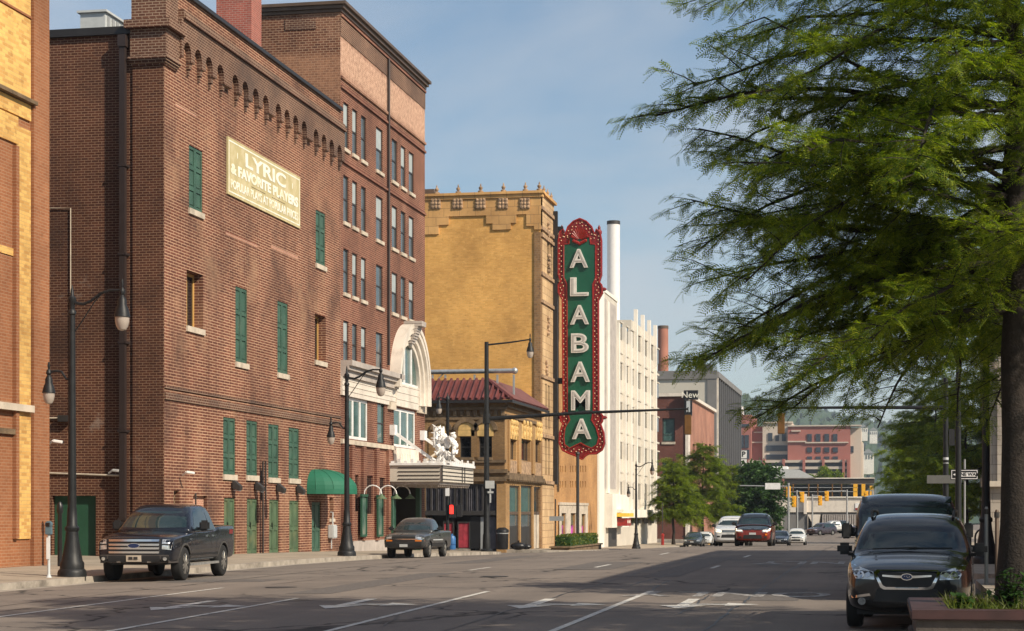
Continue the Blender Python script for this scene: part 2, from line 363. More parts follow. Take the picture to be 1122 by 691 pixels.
m_brOffs = brick('office_side_brick', (0.10, 0.038, 0.024), (0.18, 0.072, 0.042), (0.36, 0.23, 0.15), bw=0.28, bh=0.11, ms=0.018, band=(20.4, 22.4, (0.42, 0.22, 0.13), 0.8), light=(0.40, 0.24, 0.16), lscale=0.3)
m_brRed = brick('bright_red_brick', (0.42, 0.115, 0.085), (0.32, 0.09, 0.07), (0.42, 0.27, 0.22), bw=0.24, bh=0.09)
m_infill = brick('infill_brick', (0.45, 0.20, 0.13), (0.40, 0.17, 0.11), (0.50, 0.36, 0.27))
m_ala = brick('alabama_yellow_brick', (0.76, 0.42, 0.125), (0.64, 0.335, 0.09), (0.66, 0.40, 0.15), bw=0.30, bh=0.11, ms=0.010, stain=(0.50, 0.25, 0.08), stamt=0.30, sscale=2.4, light=(0.84, 0.50, 0.17), lscale=2.2, streak=0.12, bumps=0.3)
m_alad = brick('alabama_brown_brick', (0.22, 0.125, 0.06), (0.34, 0.19, 0.085), (0.30, 0.2, 0.11), bw=0.25, bh=0.16, ms=0.02)
m_terra = blocks('tan_terracotta', (0.62, 0.365, 0.145), (0.54, 0.30, 0.115), (0.34, 0.20, 0.09), 1.15, 0.62, 0.02)
m_orn = plain('carved_terracotta', (0.36, 0.235, 0.14), 0.8, var=0.6, scale=4, bump=1.0)
m_alaf = brick('alabama_orange_brick', (0.55, 0.305, 0.12), (0.46, 0.235, 0.09), (0.42, 0.25, 0.12), bw=0.25, bh=0.10, ms=0.012, stain=(0.30, 0.15, 0.06), stamt=0.4)
m_tower = blocks('tower_terracotta', (0.60, 0.42, 0.235), (0.52, 0.35, 0.19), (0.32, 0.2, 0.12), 0.8, 0.5, 0.02)
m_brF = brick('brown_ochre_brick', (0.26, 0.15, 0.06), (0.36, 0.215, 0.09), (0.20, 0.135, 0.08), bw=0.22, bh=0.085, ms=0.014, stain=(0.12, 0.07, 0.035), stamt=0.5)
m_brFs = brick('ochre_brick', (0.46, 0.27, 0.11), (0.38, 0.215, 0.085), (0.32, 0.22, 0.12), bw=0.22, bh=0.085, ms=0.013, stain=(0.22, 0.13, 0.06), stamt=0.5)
m_ochre = plain('ochre_terracotta', (0.58, 0.38, 0.14), 0.7, var=0.3, scale=2.5, bump=0.6)
m_dkstone = plain('weathered_brown_stone', (0.15, 0.10, 0.055), 0.85, var=0.45, scale=2.5, bump=0.8)
m_tile = plain('red_roof_tile', (0.135, 0.036, 0.031), 0.5, var=0.3, scale=1.5)
m_cream = plain('cream_terracotta', (0.70, 0.63, 0.54), 0.55, var=0.08, scale=1.0, dirt=(0.50, 0.44, 0.37), dscale=0.8)
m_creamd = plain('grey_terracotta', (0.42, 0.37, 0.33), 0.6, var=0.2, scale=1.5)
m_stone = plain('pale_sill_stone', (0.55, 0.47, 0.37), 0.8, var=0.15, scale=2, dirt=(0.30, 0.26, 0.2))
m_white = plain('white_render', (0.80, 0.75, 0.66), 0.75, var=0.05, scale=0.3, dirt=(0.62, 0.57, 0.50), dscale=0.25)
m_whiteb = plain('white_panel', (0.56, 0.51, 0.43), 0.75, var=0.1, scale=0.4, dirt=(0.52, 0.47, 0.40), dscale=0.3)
m_whitepaint = plain('white_paint', (0.80, 0.79, 0.77), 0.45, var=0.05, dirt=(0.6, 0.57, 0.52), dscale=2)
m_green = plain('green_paint', (0.040, 0.098, 0.066), 0.6, var=0.25, scale=1.5, dirt=(0.075, 0.13, 0.088))
m_greendoor = plain('olive_green_paint', (0.075, 0.125, 0.066), 0.6, var=0.3, scale=1.5, dirt=(0.15, 0.165, 0.08))
m_garage = plain('dark_green_paint', (0.018, 0.075, 0.042), 0.55, var=0.1)
m_awn = plain('green_canvas', (0.010, 0.125, 0.070), 0.7, var=0.06, scale=1)
m_black = plain('black_paint', (0.012, 0.012, 0.013), 0.4, var=0.2)
m_lamp = plain('lamp_black_paint', (0.013, 0.014, 0.015), 0.5, var=0.3, scale=6, spec=0.35)
m_dark = plain('dark_metal', (0.035, 0.032, 0.03), 0.5)
m_flash = plain('black_flashing', (0.018, 0.016, 0.016), 0.5)
m_brown = plain('brown_metal', (0.10, 0.065, 0.042), 0.5, var=0.2)
m_downp = plain('dark_brown_pipe', (0.030, 0.020, 0.018), 0.5)
m_grey = plain('grey_metal', (0.30, 0.31, 0.31), 0.5, var=0.1)
m_lgrey = plain('light_grey_metal', (0.48, 0.50, 0.50), 0.5, var=0.08)
m_silver = plain('galvanised', (0.55, 0.55, 0.53), 0.35, metal=0.7, var=0.2, scale=4)
m_chrome = plain('chrome', (0.72, 0.72, 0.72), 0.12, metal=1.0, var=0.03)
m_globe = plain('frosted_glass', (0.40, 0.34, 0.29), 0.25, var=0.06)
m_win = glassmat('window_glass', (0.075, 0.095, 0.105), 0.07, 0.3)
m_wingreen = glassmat('green_window_glass', (0.055, 0.11, 0.10), 0.06, 0.8)
m_windark = glassmat('dark_window_glass', (0.012, 0.013, 0.014), 0.06, 0.5)
m_blind = plain('window_blind', (0.36, 0.40, 0.40), 0.6, var=0.1)
m_wframe = plain('dark_window_frame', (0.030, 0.027, 0.026), 0.5)
m_ochframe = plain('ochre_window_frame', (0.55, 0.32, 0.10), 0.55)
m_sign_y = plain('sign_yellow_board', (0.50, 0.42, 0.215), 0.7, var=0.12, scale=1.2, dirt=(0.60, 0.52, 0.34))
m_letters = plain('sign_letter_white', (0.82, 0.79, 0.68), 0.6, var=0.06, dirt=(0.70, 0.62, 0.36), dscale=1.6)
m_sgreen = plain('sign_green', (0.008, 0.085, 0.045), 0.35, var=0.15, scale=0.8)
m_sred = plain('sign_red', (0.19, 0.010, 0.009), 0.4, var=0.25, scale=5)
m_sred2 = plain('sign_bright_red', (0.28, 0.016, 0.012), 0.4, var=0.2, scale=5)
m_bulb = plain('sign_bulb', (0.85, 0.62, 0.38), 0.25, var=0.2)
m_let = plain('sign_letter_face', (0.66, 0.63, 0.58), 0.45, var=0.1)
m_letin = plain('sign_letter_channel', (0.42, 0.40, 0.37), 0.5, var=0.1)
m_signal = plain('traffic_signal_yellow', (0.17, 0.080, 0.018), 0.5, var=0.2)
m_signaly = plain('bright_signal_yellow', (0.80, 0.42, 0.03), 0.5, var=0.1)
m_redlight = plain('red_signal_lens', (0.5, 0.01, 0.01), 0.3, emit=(1, 0.03, 0.02), es=3.0)
m_tailred = plain('red_lens', (0.45, 0.01, 0.012), 0.2)
m_amber = plain('amber_lens', (0.65, 0.18, 0.02), 0.2)
m_headl = plain('headlamp_glass', (0.62, 0.64, 0.64), 0.12, metal=0.6, var=0.5, scale=14, coat=1)
m_lit = plain('lit_headlamp', (0.9, 0.85, 0.7), 0.2, emit=(1, 0.86, 0.6), es=2.0)
m_tyre = plain('tyre_rubber', (0.014, 0.014, 0.014), 0.85, var=0.2)
m_alloy = plain('alloy', (0.50, 0.48, 0.44), 0.3, metal=0.85, var=0.2, scale=6)
m_plast = plain('black_plastic', (0.018, 0.018, 0.019), 0.6, var=0.15)
m_carglass = glassmat('car_glass', (0.016, 0.030, 0.034), 0.03, 0.8, 0.0)
m_bark = plain('tree_bark', (0.021, 0.015, 0.011), 0.9, var=0.45, scale=6, bump=1.0)
m_leaf = leafmat('cypress_leaf', (0.050, 0.100, 0.009), (0.130, 0.185, 0.014), (0.33, 0.36, 0.026), 0.46)
m_leafd = leafmat('dark_leaf', (0.022, 0.060, 0.014), (0.035, 0.085, 0.018), (0.055, 0.11, 0.022), 0.3)
m_hedge = leafmat('hedge_leaf', (0.05, 0.085, 0.012), (0.11, 0.13, 0.018), (0.15, 0.17, 0.03), 0.3)
m_red_curt = plain('pink_red_curtain', (0.36, 0.035, 0.055), 0.8, var=0.4, scale=3)
m_curt = plain('grey_curtain', (0.10, 0.095, 0.11), 0.8, var=0.4, scale=2.5)
m_hill = leafmat('hillside_trees', (0.030, 0.055, 0.022), (0.045, 0.075, 0.028), (0.06, 0.095, 0.035), 0.0)

# ------------------------------------------------------------------ the lie of the land
KL, KR = -19.5, 1.9
_L = ([-40,0,40,61.5,70,78,89,98,121,140,161,200,240,280,345,420,700], [1.9,1.82,1.74,1.72,1.77,1.85,2.02,2.17,2.55,2.82,3.15,3.4,3.45,3.25,3.0,2.9,2.2])
_M = ([-40,0,20,29,38,50,75,90,100,121,140,165,195,240,280,345,420,700], [2.0,1.9,1.84,1.74,1.64,1.56,1.52,1.58,1.70,2.15,2.5,2.95,3.2,3.25,3.0,2.85,2.8,2.0])
_R = ([-40,0,28,40,55,75,93,100,121,140,165,195,240,280,345,420,700], [1.75,1.7,1.66,1.60,1.52,1.48,1.54,1.63,2.05,2.45,2.9,3.2,3.25,3.0,2.85,2.8,2.0])
def G(x, y):
    l, m, r = np.interp(y, *_L), np.interp(y, *_M), np.interp(y, *_R)
    h = np.interp(x, [KL, -9.0, KR], [l, m, r])
    if x > KR: h -= 0.02 * min(x - KR, 20)
    return EYE - float(h)
def S(x, y):          # top of the pavement
    return G(min(max(x, KL), KR), y) + 0.15 + 0.015 * (KL - x if x < KL else max(0, x - KR)) * (1 if x < -1 else .5)
def seq(a, b, st): 
    n = max(1, int(math.ceil((b-a)/st))); return [a+(b-a)*i/n for i in range(n+1)]
def sheet(mb, x0, x1, y0, y1, f, dz=0.0, sx=2.0, sy=3.0, m=0):
    xs, ys = seq(x0, x1, sx), seq(y0, y1, sy); b = len(mb.v); n = len(xs)
    for y in ys:
        for x in xs: mb.v.append((x, y, f(x, y)+dz))
    for j in range(len(ys)-1):
        for i in range(n-1): mb.f.append([b+j*n+i, b+j*n+i+1, b+(j+1)*n+i+1, b+(j+1)*n+i]); mb.m.append(m)
def structure(name, mb, m, **k):
    o = mb.build(name, m, smooth=k.get('smooth', False), weld=k.get('weld', False)); o['kind'] = 'structure'; return o
g = MB(); sheet(g, -9000, 9000, -600, 9000, lambda x, y: -9.0, sx=900, sy=900); structure('ground', g, m_ground)
g = MB(); sheet(g, -70, 40, -30, 420, lambda x, y: G(x, y), sx=3.0, sy=3.0); structure('road', g, m_asphalt, smooth=True)
# pavements with their kerbs: one block at a time, cross streets and the alley between them
def block(x0, x1, y0, y1, left, r=2.0, dz=0.0):
    kx = x1 if left else x0
    s = -1 if left else 1
    sl, kb = MB(), MB()
    def rad(y):    # rounded corners at the cross streets
        d = min(y - y0, y1 - y)
        return 0 if d > r else r - math.sqrt(max(0, r*r - (r-d)**2))
    ys = sorted(set(seq(y0, y0+r, .25) + seq(y0+r, y1-r, 2.5) + seq(y1-r, y1, .25)))
    P = lambda x, y, d=0.0: (x, y, S(x, y)+d+dz)
    K = 0.16
    for a, b in zip(ys[:-1], ys[1:]):
        xa, xb = kx + s*rad(a), kx + s*rad(b)
        far = x0 if left else x1
        st = [0.0, .5, 1.0]
        for i in range(2):
            la, lb = (xa+s*K)*(1-st[i])+far*st[i], (xb+s*K)*(1-st[i])+far*st[i]
            ra, rb = (xa+s*K)*(1-st[i+1])+far*st[i+1], (xb+s*K)*(1-st[i+1])+far*st[i+1]
            sl.quad(P(la, a), P(lb, b), P(rb, b), P(ra, a))
        kb.quad(P(xa+s*K, a, .004), P(xb+s*K, b, .004), P(xb, b, .004), P(xa, a, .004))
        kb.quad(P(xa, a, .004), P(xb, b, .004), (xb, b, G(xb, b)-.1), (xa, a, G(xa, a)-.1))
    for yy, q in ((y0, 1), (y1, -1)):
        xe = kx + s*rad(yy)
        for i in range(12):
            xa = xe + (far-xe)*i/12; xb = xe + (far-xe)*(i+1)/12
            kb.quad(P(xa, yy, .004), P(xb, yy, .004), (xb, yy, G(xb, yy)-.3), (xa, yy, G(xa, yy)-.3))
            kb.quad(P(xa, yy, .004), P(xb, yy, .004), P(xb, yy+q*K, .004), P(xa, yy+q*K, .004))
    structure('pavement', sl, m_walk); structure('kerb', kb, m_kerb)
block(-66, KL, -25, 99, True); block(-66, KL, 121, 207, True); block(-66, KL, 234, 335, True)
block(KR, 38, 45, 97, False, 2.0); block(KR, 38, -25, 44, False, 2.0, 0.003); block(KR, 38, 121, 207, False, 3.0); block(KR, 38, 234, 335, False)
# the kerb built out round the tree planter
g = MB(); sheet(g, 0.42, KR+.02, 17.5, 25.0, lambda x, y: S(KR, y), .012, .6, .6); structure('pavement', g, m_walk)
g = MB(); g.box(0.29, 0.43, 17.4, 25.1, -.5, S(KR, 22)+.016); g.box(0.29, KR, 25.0, 25.14, -.5, S(KR, 25)+.016); structure('kerb', g, m_kerb)
# gutters: a concrete pan along each kerb
g = MB(); sheet(g, KL, KL+.45, -25, 99, G, .004, .45, 3); sheet(g, KL, KL+.45, 121, 207, G, .004, .45, 3); sheet(g, KR-.45, KR, 26.2, 97, G, .004, .45, 3); structure('gutter', g, m_kerb)
# patches of newer and older asphalt
g = MB()
for (x0, x1, y0, y1) in [(-17.6,-14.9,44.6,46.4), (-9,-7.4,52,60), (-3.2,-1.6,36,41), (-14,-12.8,60,72), (-6.5,-4.2,62,63.4), (-18.8,-4,99.8,100.4), (-12.2,-11.2,38,50), (-5.9,-5.0,47,66)]:
    sheet(g, x0, x1, y0, y1, G, .004, 1.5, 1.5)
structure('asphalt_patch', g, m_patch)
# tar-filled seams and cracks, and two iron covers
srng = random.Random(12); g = MB()
def seam(x0, y0, x1, y1, w, wig):
    n = max(3, int(math.hypot(x1-x0, y1-y0)/.5)); pts = []
    ox = 0
    for i in range(n+1):
        ox = ox*.8+srng.uniform(-wig, wig); t = i/n; pts.append((x0+(x1-x0)*t+(ox if abs(y1-y0) > abs(x1-x0) else 0), y0+(y1-y0)*t+(ox if abs(y1-y0) <= abs(x1-x0) else 0)))
    vert = abs(y1-y0) > abs(x1-x0)
    for (a, b_), (c, d) in zip(pts[:-1], pts[1:]):
        ww = w*srng.uniform(.5, 1.2)
        P = [(a-ww, b_), (a+ww, b_), (c+ww, d), (c-ww, d)] if vert else [(a, b_-ww), (a, b_+ww), (c, d+ww), (c, d-ww)]
        g.add([(u, v, G(u, v)+.006) for u, v in P], [[0, 1, 2, 3]])
for x in (-16.2, -6.4, -2.6): seam(x, 18, x+.2, 92, .022, .03)
for _ in range(26):
    x = srng.uniform(-18, 0); y = srng.uniform(28, 90); L_ = srng.uniform(1.5, 6)
    if srng.random() < .6: seam(x, y, x+L_, y+srng.uniform(-.4, .4), .03, .07)
    else: seam(x, y, x+srng.uniform(-.4, .4), y+L_*1.5, .022, .06)
structure('tar_seam', g, plain('road_tar', (.035, .033, .031), .55, var=.2))
for x, y in ((-9.6, 47), (-13.3, 41.2), (-3.4, 57)):
    mb = MB(); n = 24; mb.add([(x+.36*math.cos(2*math.pi*k/n), y+.36*math.sin(2*math.pi*k/n), G(x, y)+.010) for k in range(n)], [list(range(n))]); structure('manhole_cover', mb, plain('cast_iron', (.06, .055, .05), .6, var=.5, scale=12))
# painted markings: lane lines, turn arrows, the word ONLY, stop line and crossing
def roadpt(px, py):
    d = ray(px, py); t = 20.0
    for _ in range(60):
        p = Vector((0, 0, EYE)) + d*t; e = p.z - G(p.x, p.y); t += e / max(1e-4, -d.z) * 0.6
    return p.x, p.y
g = MB()
LX = [-4.75, -8.1, -11.35, -14.6]
for i, (x, spans) in enumerate(zip(LX, [[(20, 39.5), (53.5, 56), (66, 69)], [(20, 39.0), (54, 57), (70, 73)], [(20, 36.2), (52, 55)], [(18, 41)]])):
    for a, b in spans: sheet(g, x-.06, x+.06, a, b, G, .008, .12, 2)
structure('lane_marking', g, m_mark)
g = MB(); sheet(g, -18.4, 1.2, 94.6, 95.1, G, .008, 2, .5); sheet(g, -18.4, 1.2, 97.2, 97.4, G, .008, 2, .2); sheet(g, -18.4, 1.2, 123.5, 124.0, G, .008, 2, .5)
structure('stop_line', g, m_markw)
def flatmark(name, polys, x, y, m, rz=0.0):
    """road marking: polygons in metres about (x, y), laid on the road"""
    mb = MB(); c, s = math.cos(rz), math.sin(rz)
    for poly in polys:
        pts = [(x+u*c-v*s, y+u*s+v*c) for u, v in poly]
        mb.add([(a, b, G(a, b)+.008) for a, b in pts], [list(range(len(pts)))])
    return structure(name, mb, m)
def arrow(x, y, turn):
    s = turn
    flatmark('turn_arrow', [[(-.11, 1.5), (.11, 1.5), (.11, -.35), (-.11, -.35)], [(-.11, -.35), (.11, -.35), (.11+.0, -.7), (-.11, -.7)],
             [(s*.11, -.2), (s*.75, -.2), (s*.75, -.5), (s*.11, -.5)], [(s*.75, .15), (s*.75, -.85), (s*1.35, -.35)], [(-.42, -.7), (.42, -.7), (0, -1.7)]], x, y, m_mark)
for (px, py, s) in ((203, 663, 1), (385, 661, 1), (588, 661, 1), (752, 661, 1)):
    x, y = roadpt(px, py); arrow(x, y, s)
def roadword(px, py, w, h):
    x, y = roadpt(px, py)
    o = textmesh('road_word', 'ONLY', 1.0, m_markw, None, Matrix.Rotation(math.pi, 4, 'Z') @ Matrix.Diagonal((w, h, 1, 1)), extrude=0, offset=.02)
    me = o.data
    for v in me.vertices: v.co = (v.co.x+x, v.co.y+y, G(v.co.x+x, v.co.y+y)+.008)
    o['kind'] = 'structure'
roadword(800, 651, 1.5, 2.6); roadword(900, 616.5, 1.5, 4.0)
# the wooded ridge at the end of the valley
def ridge(name, Y, prof, depth, seed, mat):
    rng = np.random.RandomState(seed); mb = MB()
    xs = np.linspace(onY(prof[0][0], 500, Y)[0], onY(prof[-1][0], 500, Y)[0], 260)
    px = [p[0] for p in prof]; rows = 34
    top = [onY(CX, np.interp(i, np.linspace(0, 259, 260), np.interp(np.linspace(px[0], px[-1], 260), px, [p[1] for p in prof])), Y)[1] for i in range(260)]
    n = len(xs)
    for j in range(rows):
        t = j/(rows-1)
        for i, x in enumerate(xs):
            z = -9 + (top[i]+9)*math.sin(t*math.pi/2)
            mb.v.append((x + rng.uniform(-2, 2), Y - depth*(1-t) + rng.uniform(-6, 6), z + (rng.uniform(-1, 1)*3.2 + rng.uniform(0, 1)**4*5)*(0 if j == 0 else 1)))
    for j in range(rows-1):
        for i in range(n-1): mb.f.append([j*n+i, j*n+i+1, (j+1)*n+i+1, (j+1)*n+i]); mb.m.append(0)
    o = mb.build(name, mat); o['kind'] = 'structure'; return o
ridge('hill', 2300, [(560, 470), (700, 445), (790, 440), (815, 441), (850, 446), (893, 451), (930, 462), (970, 470), (1060, 476), (1250, 486)], 900, 3, m_hill)

# ------------------------------------------------------------------ buildings
XF = -24.0
def Yp(px): return onX(px, 500, XF)[0]
def Zp(px, py): return onX(px, py, XF)[1]
def sash(par, ax, c, u0, u1, v0, v1, inn, frame=None, glass=None, mull=0, rails=(0.5,), fw=0.06, blind=False):
    """a sash window set back in its opening: frame (a part) with its pane (a sub-part)"""
    frame = frame or m_wframe; glass = glass or m_win
    d = inn; e = 0.06 if inn > 0 else -0.06
    def bx(mb, a, b, lo, hi, w0, w1):
        if ax == 'x': mb.box(min(c+w0, c+w1), max(c+w0, c+w1), a, b, lo, hi)
        else: mb.box(a, b, min(c+w0, c+w1), max(c+w0, c+w1), lo, hi)
    f = MB()
    bx(f, u0, u0+fw, v0, v1, d, d+e); bx(f, u1-fw, u1, v0, v1, d, d+e); bx(f, u0+fw, u1-fw, v0, v0+fw, d, d+e); bx(f, u0+fw, u1-fw, v1-fw, v1, d, d+e)
    for r in rails:
        z = v0+(v1-v0)*r; bx(f, u0+fw, u1-fw, z-.03, z+.03, d, d+e)
    for k in range(mull):
        u = u0+(u1-u0)*(k+1)/(mull+1); bx(f, u-fw*.7, u+fw*.7, v0+fw, v1-fw, d-e*.15, d+e)
    w = f.build('window', frame, par)
    p = MB(); bx(p, u0+fw*.5, u1-fw*.5, v0+fw*.5, v1-fw*.5, d+e*.55, d+e*.8); p.build('pane', glass, w)
    if blind:
        b = MB(); bx(b, u0+fw, u1-fw, v0+(v1-v0)*(0.5+.03), v1-fw, d+e*.40, d+e*.5); b.build('blind', m_blind, w)
    return w
def sill(par, ax, c, u0, u1, v, out, h=0.14, mat=None, ov=0.06):
    mb = MB()
    if ax == 'x': mb.box(min(c-.12, c+out) if out > 0 else c+out, max(c-.12, c+out) if out > 0 else c+.12, u0-ov, u1+ov, v-h, v)
    else: mb.box(u0-ov, u1+ov, c+out, c+.12, v-h, v)
    return mb.build('sill', mat or m_stone, par)
def shutter(par, u0, u1, v0, v1, inn=-0.10, rows=(.02, .30, .64, .98), mat=None, name='shutter'):
    """two tall panelled leaves filling an opening in the wall x = XF"""
    mat = mat or m_green; mb = MB(); x = XF+inn; mid = (u0+u1)/2; st = min(.10, (u1-u0)*.09)
    mb.box(x-.05, x-.02, u0, u1, v0, v1)
    for a, b in ((u0, mid-.012), (mid+.012, u1)):
        mb.box(x-.02, x+.02, a, a+st, v0, v1); mb.box(x-.02, x+.02, b-st, b, v0, v1)
        for r in rows:
            z = v0+(v1-v0)*r; mb.box(x-.02, x+.018, a+st, b-st, max(v0, z-st*.7), min(v1, z+st*.7))
        for r0, r1 in zip(rows[:-1], rows[1:]):
            za, zb = v0+(v1-v0)*r0+st*1.3, v0+(v1-v0)*r1-st*1.3
            if zb > za and b-a > 3.2*st: mb.box(x-.02, x+.004, a+st*1.5, b-st*1.5, za, zb)
    return mb.build(name, mat, par)
def H(px0, px1, pyt, pyb): # opening on the street wall from its left edge in the photograph
    return (Yp(px0), Yp(px1), Zp(px0, pyb), Zp(px0, pyt))

# --- corner block at the far left
b = thing('brick_building', 'orange and yellow patterned brick building cut by the left edge of the photo', 'building', (XF, 40, S(XF, 40)))
Y1 = Yp(50); zt = 18.5
w = MB(); w.wall('x', XF, 26, Y1, -1.0, zt, [], -.3); w.wall('y', Y1, -60, XF, -1, zt, [], -.3); w.wall('y', 26, -60, XF, -1, zt, [], .3); w.build('wall', m_brA, b)
MB().box(-60, XF+.15, 25.9, Y1+.1, zt, zt+.3).build('roof', m_stone, b)
def bayA(off):
    pil = MB(); pil.box(XF, XF+.12, Yp(33)+off, Y1-.002+off, -.8, zt-.2); pil.build('pilaster', m_brA, b)
    y = lambda px: Yp(px)+off
    p = MB(); p.box(XF, XF+.05, y(-34), y(32), Zp(32, 113), Zp(32, 22)); p.box(XF, XF+.05, y(-34), y(32), Zp(32, 18), Zp(32, -6)); p.build('yellow_panel', m_yel, b)
    p = MB(); p.box(XF, XF+.07, y(-34), y(32.6), Zp(32, 20.5), Zp(32, 18)); p.build('string_course', m_brA, b)
    l = MB(); l.box(XF, XF+.22, y(-34), y(34), Zp(33, 115.5), Zp(33, 111.5)); l.build('ledge', m_dkstone, b)
    p = MB(); p.box(XF, XF+.06, y(-34), y(32), Zp(32, 133), Zp(32, 116)); p.box(XF, XF+.06, y(-34), y(18), Zp(18, 158), Zp(18, 128.5)); p.build('soldier_band', m_yel, b)
    p = MB(); p.box(XF, XF+.05, y(17), y(32), Zp(32, 590), Zp(32, 144)); p.build('yellow_strip', m_yel, b)
    p = MB(); p.box(XF, XF+.03, y(-34), y(16.9), Zp(16, 281), Zp(16, 273)); p.build('yellow_band', m_yel, b)
    l = MB(); l.box(XF, XF+.2, y(-34), y(31), Zp(31, 452), Zp(31, 444.5)); l.build('sill', m_stone, b)
    l = MB(); l.box(XF, XF+.1, y(-34), y(14), Zp(14, 476), Zp(14, 470)); l.build('lintel', m_dkstone, b)
    r = MB(); r.box(XF-.02, XF+.12, y(13.5), y(17), Zp(16, 590), Zp(16, 160)); r.build('inner_pier', m_brA, b)
bayA(0.0)

# --- the old theatre: windowless brick stage house with green shutters
LY0 = Yp(180); LY1 = Yp(373)
b = thing('theatre_building', 'tall weathered red brick theatre with green shutters and an arched corbel parapet', 'building', (XF, LY0, S(XF, LY0)))
shut = [(207,222,158,227.5), (346,356.5,229,288), (258,271,313,396), (304,315.5,329,408), (244.6,258,456.4,519.5), (270,282,460,520.5), (294,305.5,464,523), (316.4,327.7,468,524)]
recw = [(204.5,222.6,295,356.5), (345,357,343,394)]
doors = [(245.5,258,545,609), (270.6,282.5,546,608.5), (295,306,547,608), (317,328,548,607), (341.6,351.7,550,606)]
small = [(190.5,196.8,537,556), (361,365.6,545,568)]
infl = [(211.5,227,543,611)]
holes = [H(*s) for s in shut+recw+doors+small+infl]
ztopL = Zp(208, 0)
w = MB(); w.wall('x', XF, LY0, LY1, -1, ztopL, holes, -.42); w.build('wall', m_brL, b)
xg0, zg0 = onY(57, 613, LY0); xg1, zg1 = onY(105, 543, LY0)
zs = onY(100, 39, LY0)[1]
xp0 = onY(146, 300, LY0)[0]
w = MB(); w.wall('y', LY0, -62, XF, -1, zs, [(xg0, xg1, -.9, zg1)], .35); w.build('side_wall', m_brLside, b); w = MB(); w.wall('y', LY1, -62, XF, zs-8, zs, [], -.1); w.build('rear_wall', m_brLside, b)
w = MB(); w.wall('x', XF-.55, LY0+.02, LY1, zs-.3, ztopL, [], .1); w.build('parapet_back', m_brLd, b)
MB().box(-62, XF-.3, LY0+.3, LY1, zs-.6, zs-.35).build('roof', m_flash, b)
f = MB(); f.box(-62, xp0, LY0-.14, LY0+.35, zs-.02, zs+.24); f.build('flashing', m_flash, b)
MB().box(xg0+.02, xg1-.02, LY0+.18, LY0+.24, -.8, zg1).build('garage_door', m_garage, b)
# corner pier with its corbelled head
pz = [onY(160, y, LY0)[1] for y in (72, 63, 32, 23, -12)]
p = MB(); p.box(xp0, XF+.0, LY0-.06, LY0-.004, -.8, pz[0]); p.build('corner_pier', m_brLside, b)
p = MB()
for k in range(4):
    e = .05+.05*k; p.box(xp0-e*.5, XF+e, LY0-.06-e, LY0+1.05+e*.3, pz[0]+(pz[1]-pz[0])*k/4, pz[0]+(pz[1]-pz[0])*(k+1)/4)
p.box(xp0-.05, XF+.12, LY0-.16, LY0+1.1, pz[1], pz[2]); p.box(xp0-.2, XF+.32, LY0-.36, LY0+1.25, pz[2], pz[3]); p.box(xp0-.02, XF+.10, LY0-.12, LY0+1.05, pz[3], pz[4]); p.box(xp0-.12, XF+.2, LY0-.22, LY0+1.15, pz[4], pz[4]+.25)
p.build('pier_head', m_brLd, b)
# corbel table: a projecting band cut by round-headed arches, then string course and coping
PR = .20
arch = [(199.5,0),(211.5,0),(223.5,0),(236,0),(252.5,1),(263.5,1),(275,1),(286,1),(300,2),(309.5,2),(319,2),(328.5,2),(341.5,3),(350.3,3),(358.8,3),(367.5,3)]
za = Zp(200, 82); zb = Zp(200, 24)
yc = [Yp(a) for a, _ in arch]; ztop_a = Zp(200, 47)
hw = [(Yp(a+3.6)-Yp(a-3.6))/2*1.25 for a, _ in arch]
poly = [(LY0+1.1, zb), (LY1, zb), (LY1, za+.5)]
for y, h in list(zip(yc, hw))[::-1]:
    h = min(h, .36)
    poly += [(y+h, za+.5 if (y+h) < LY1-.05 else za+.5)]
    for k in range(9):
        t = math.pi*k/8; poly.append((y+h*math.cos(t), ztop_a-h+h*math.sin(t)))
    poly += [(y-h, za+.5)]
poly += [(LY0+1.1, za+.5)]
c = MB(); c.prism(poly, 'x', XF, XF+PR)
for g4 in range(4):
    ys = [yc[i] for i in range(16) if arch[i][1] == g4]
    for y, h in zip(ys, [hw[i] for i in range(16) if arch[i][1] == g4]):
        e = y+min(h, .36); c.box(XF, XF+PR*.7, e+.02, e+.2, za+.28, za+.497); c.box(XF, XF+PR*.4, e+.05, e+.17, za+.08, za+.277)
c.build('corbel_table', m_brLd, b)
c = MB(); c.box(XF, XF+.30, LY0+1.27, LY1, zb, zb+.16); c.box(XF, XF+.22, LY0+1.27, LY1, zb+.163, zb+.34); c.build('string_course', m_brLd, b)
c = MB(); c.box(XF-.6, XF+.12, LY0+1.16, LY1, ztopL, ztopL+.14); c.build('coping', m_flash, b)
c = MB(); c.box(XF, XF+.06, LY0, LY1, Zp(250, 448), Zp(250, 441)); c.box(XF, XF+.05, LY0, LY1, Zp(250, 437), Zp(250, 434)); c.build('belt_course', m_brLd, b)
for (a, bb, t, s) in shut: 
    u = H(a, bb, t, s); shutter(b, *u, rows=(.02, .33, .66, .98), inn=-.05); sill(b, 'x', XF, u[0], u[1], u[2], .07, .2)
for i, (a, bb, t, s) in enumerate(recw):
    u = H(a, bb, t, s)
    fr = sash(b, 'x', XF, u[0]+.05, u[1], u[2], u[3], -.34, m_ochframe, m_windark, mull=1, rails=(), fw=.10); sill(b, 'x', XF, u[0], u[1], u[2], .07, .2)
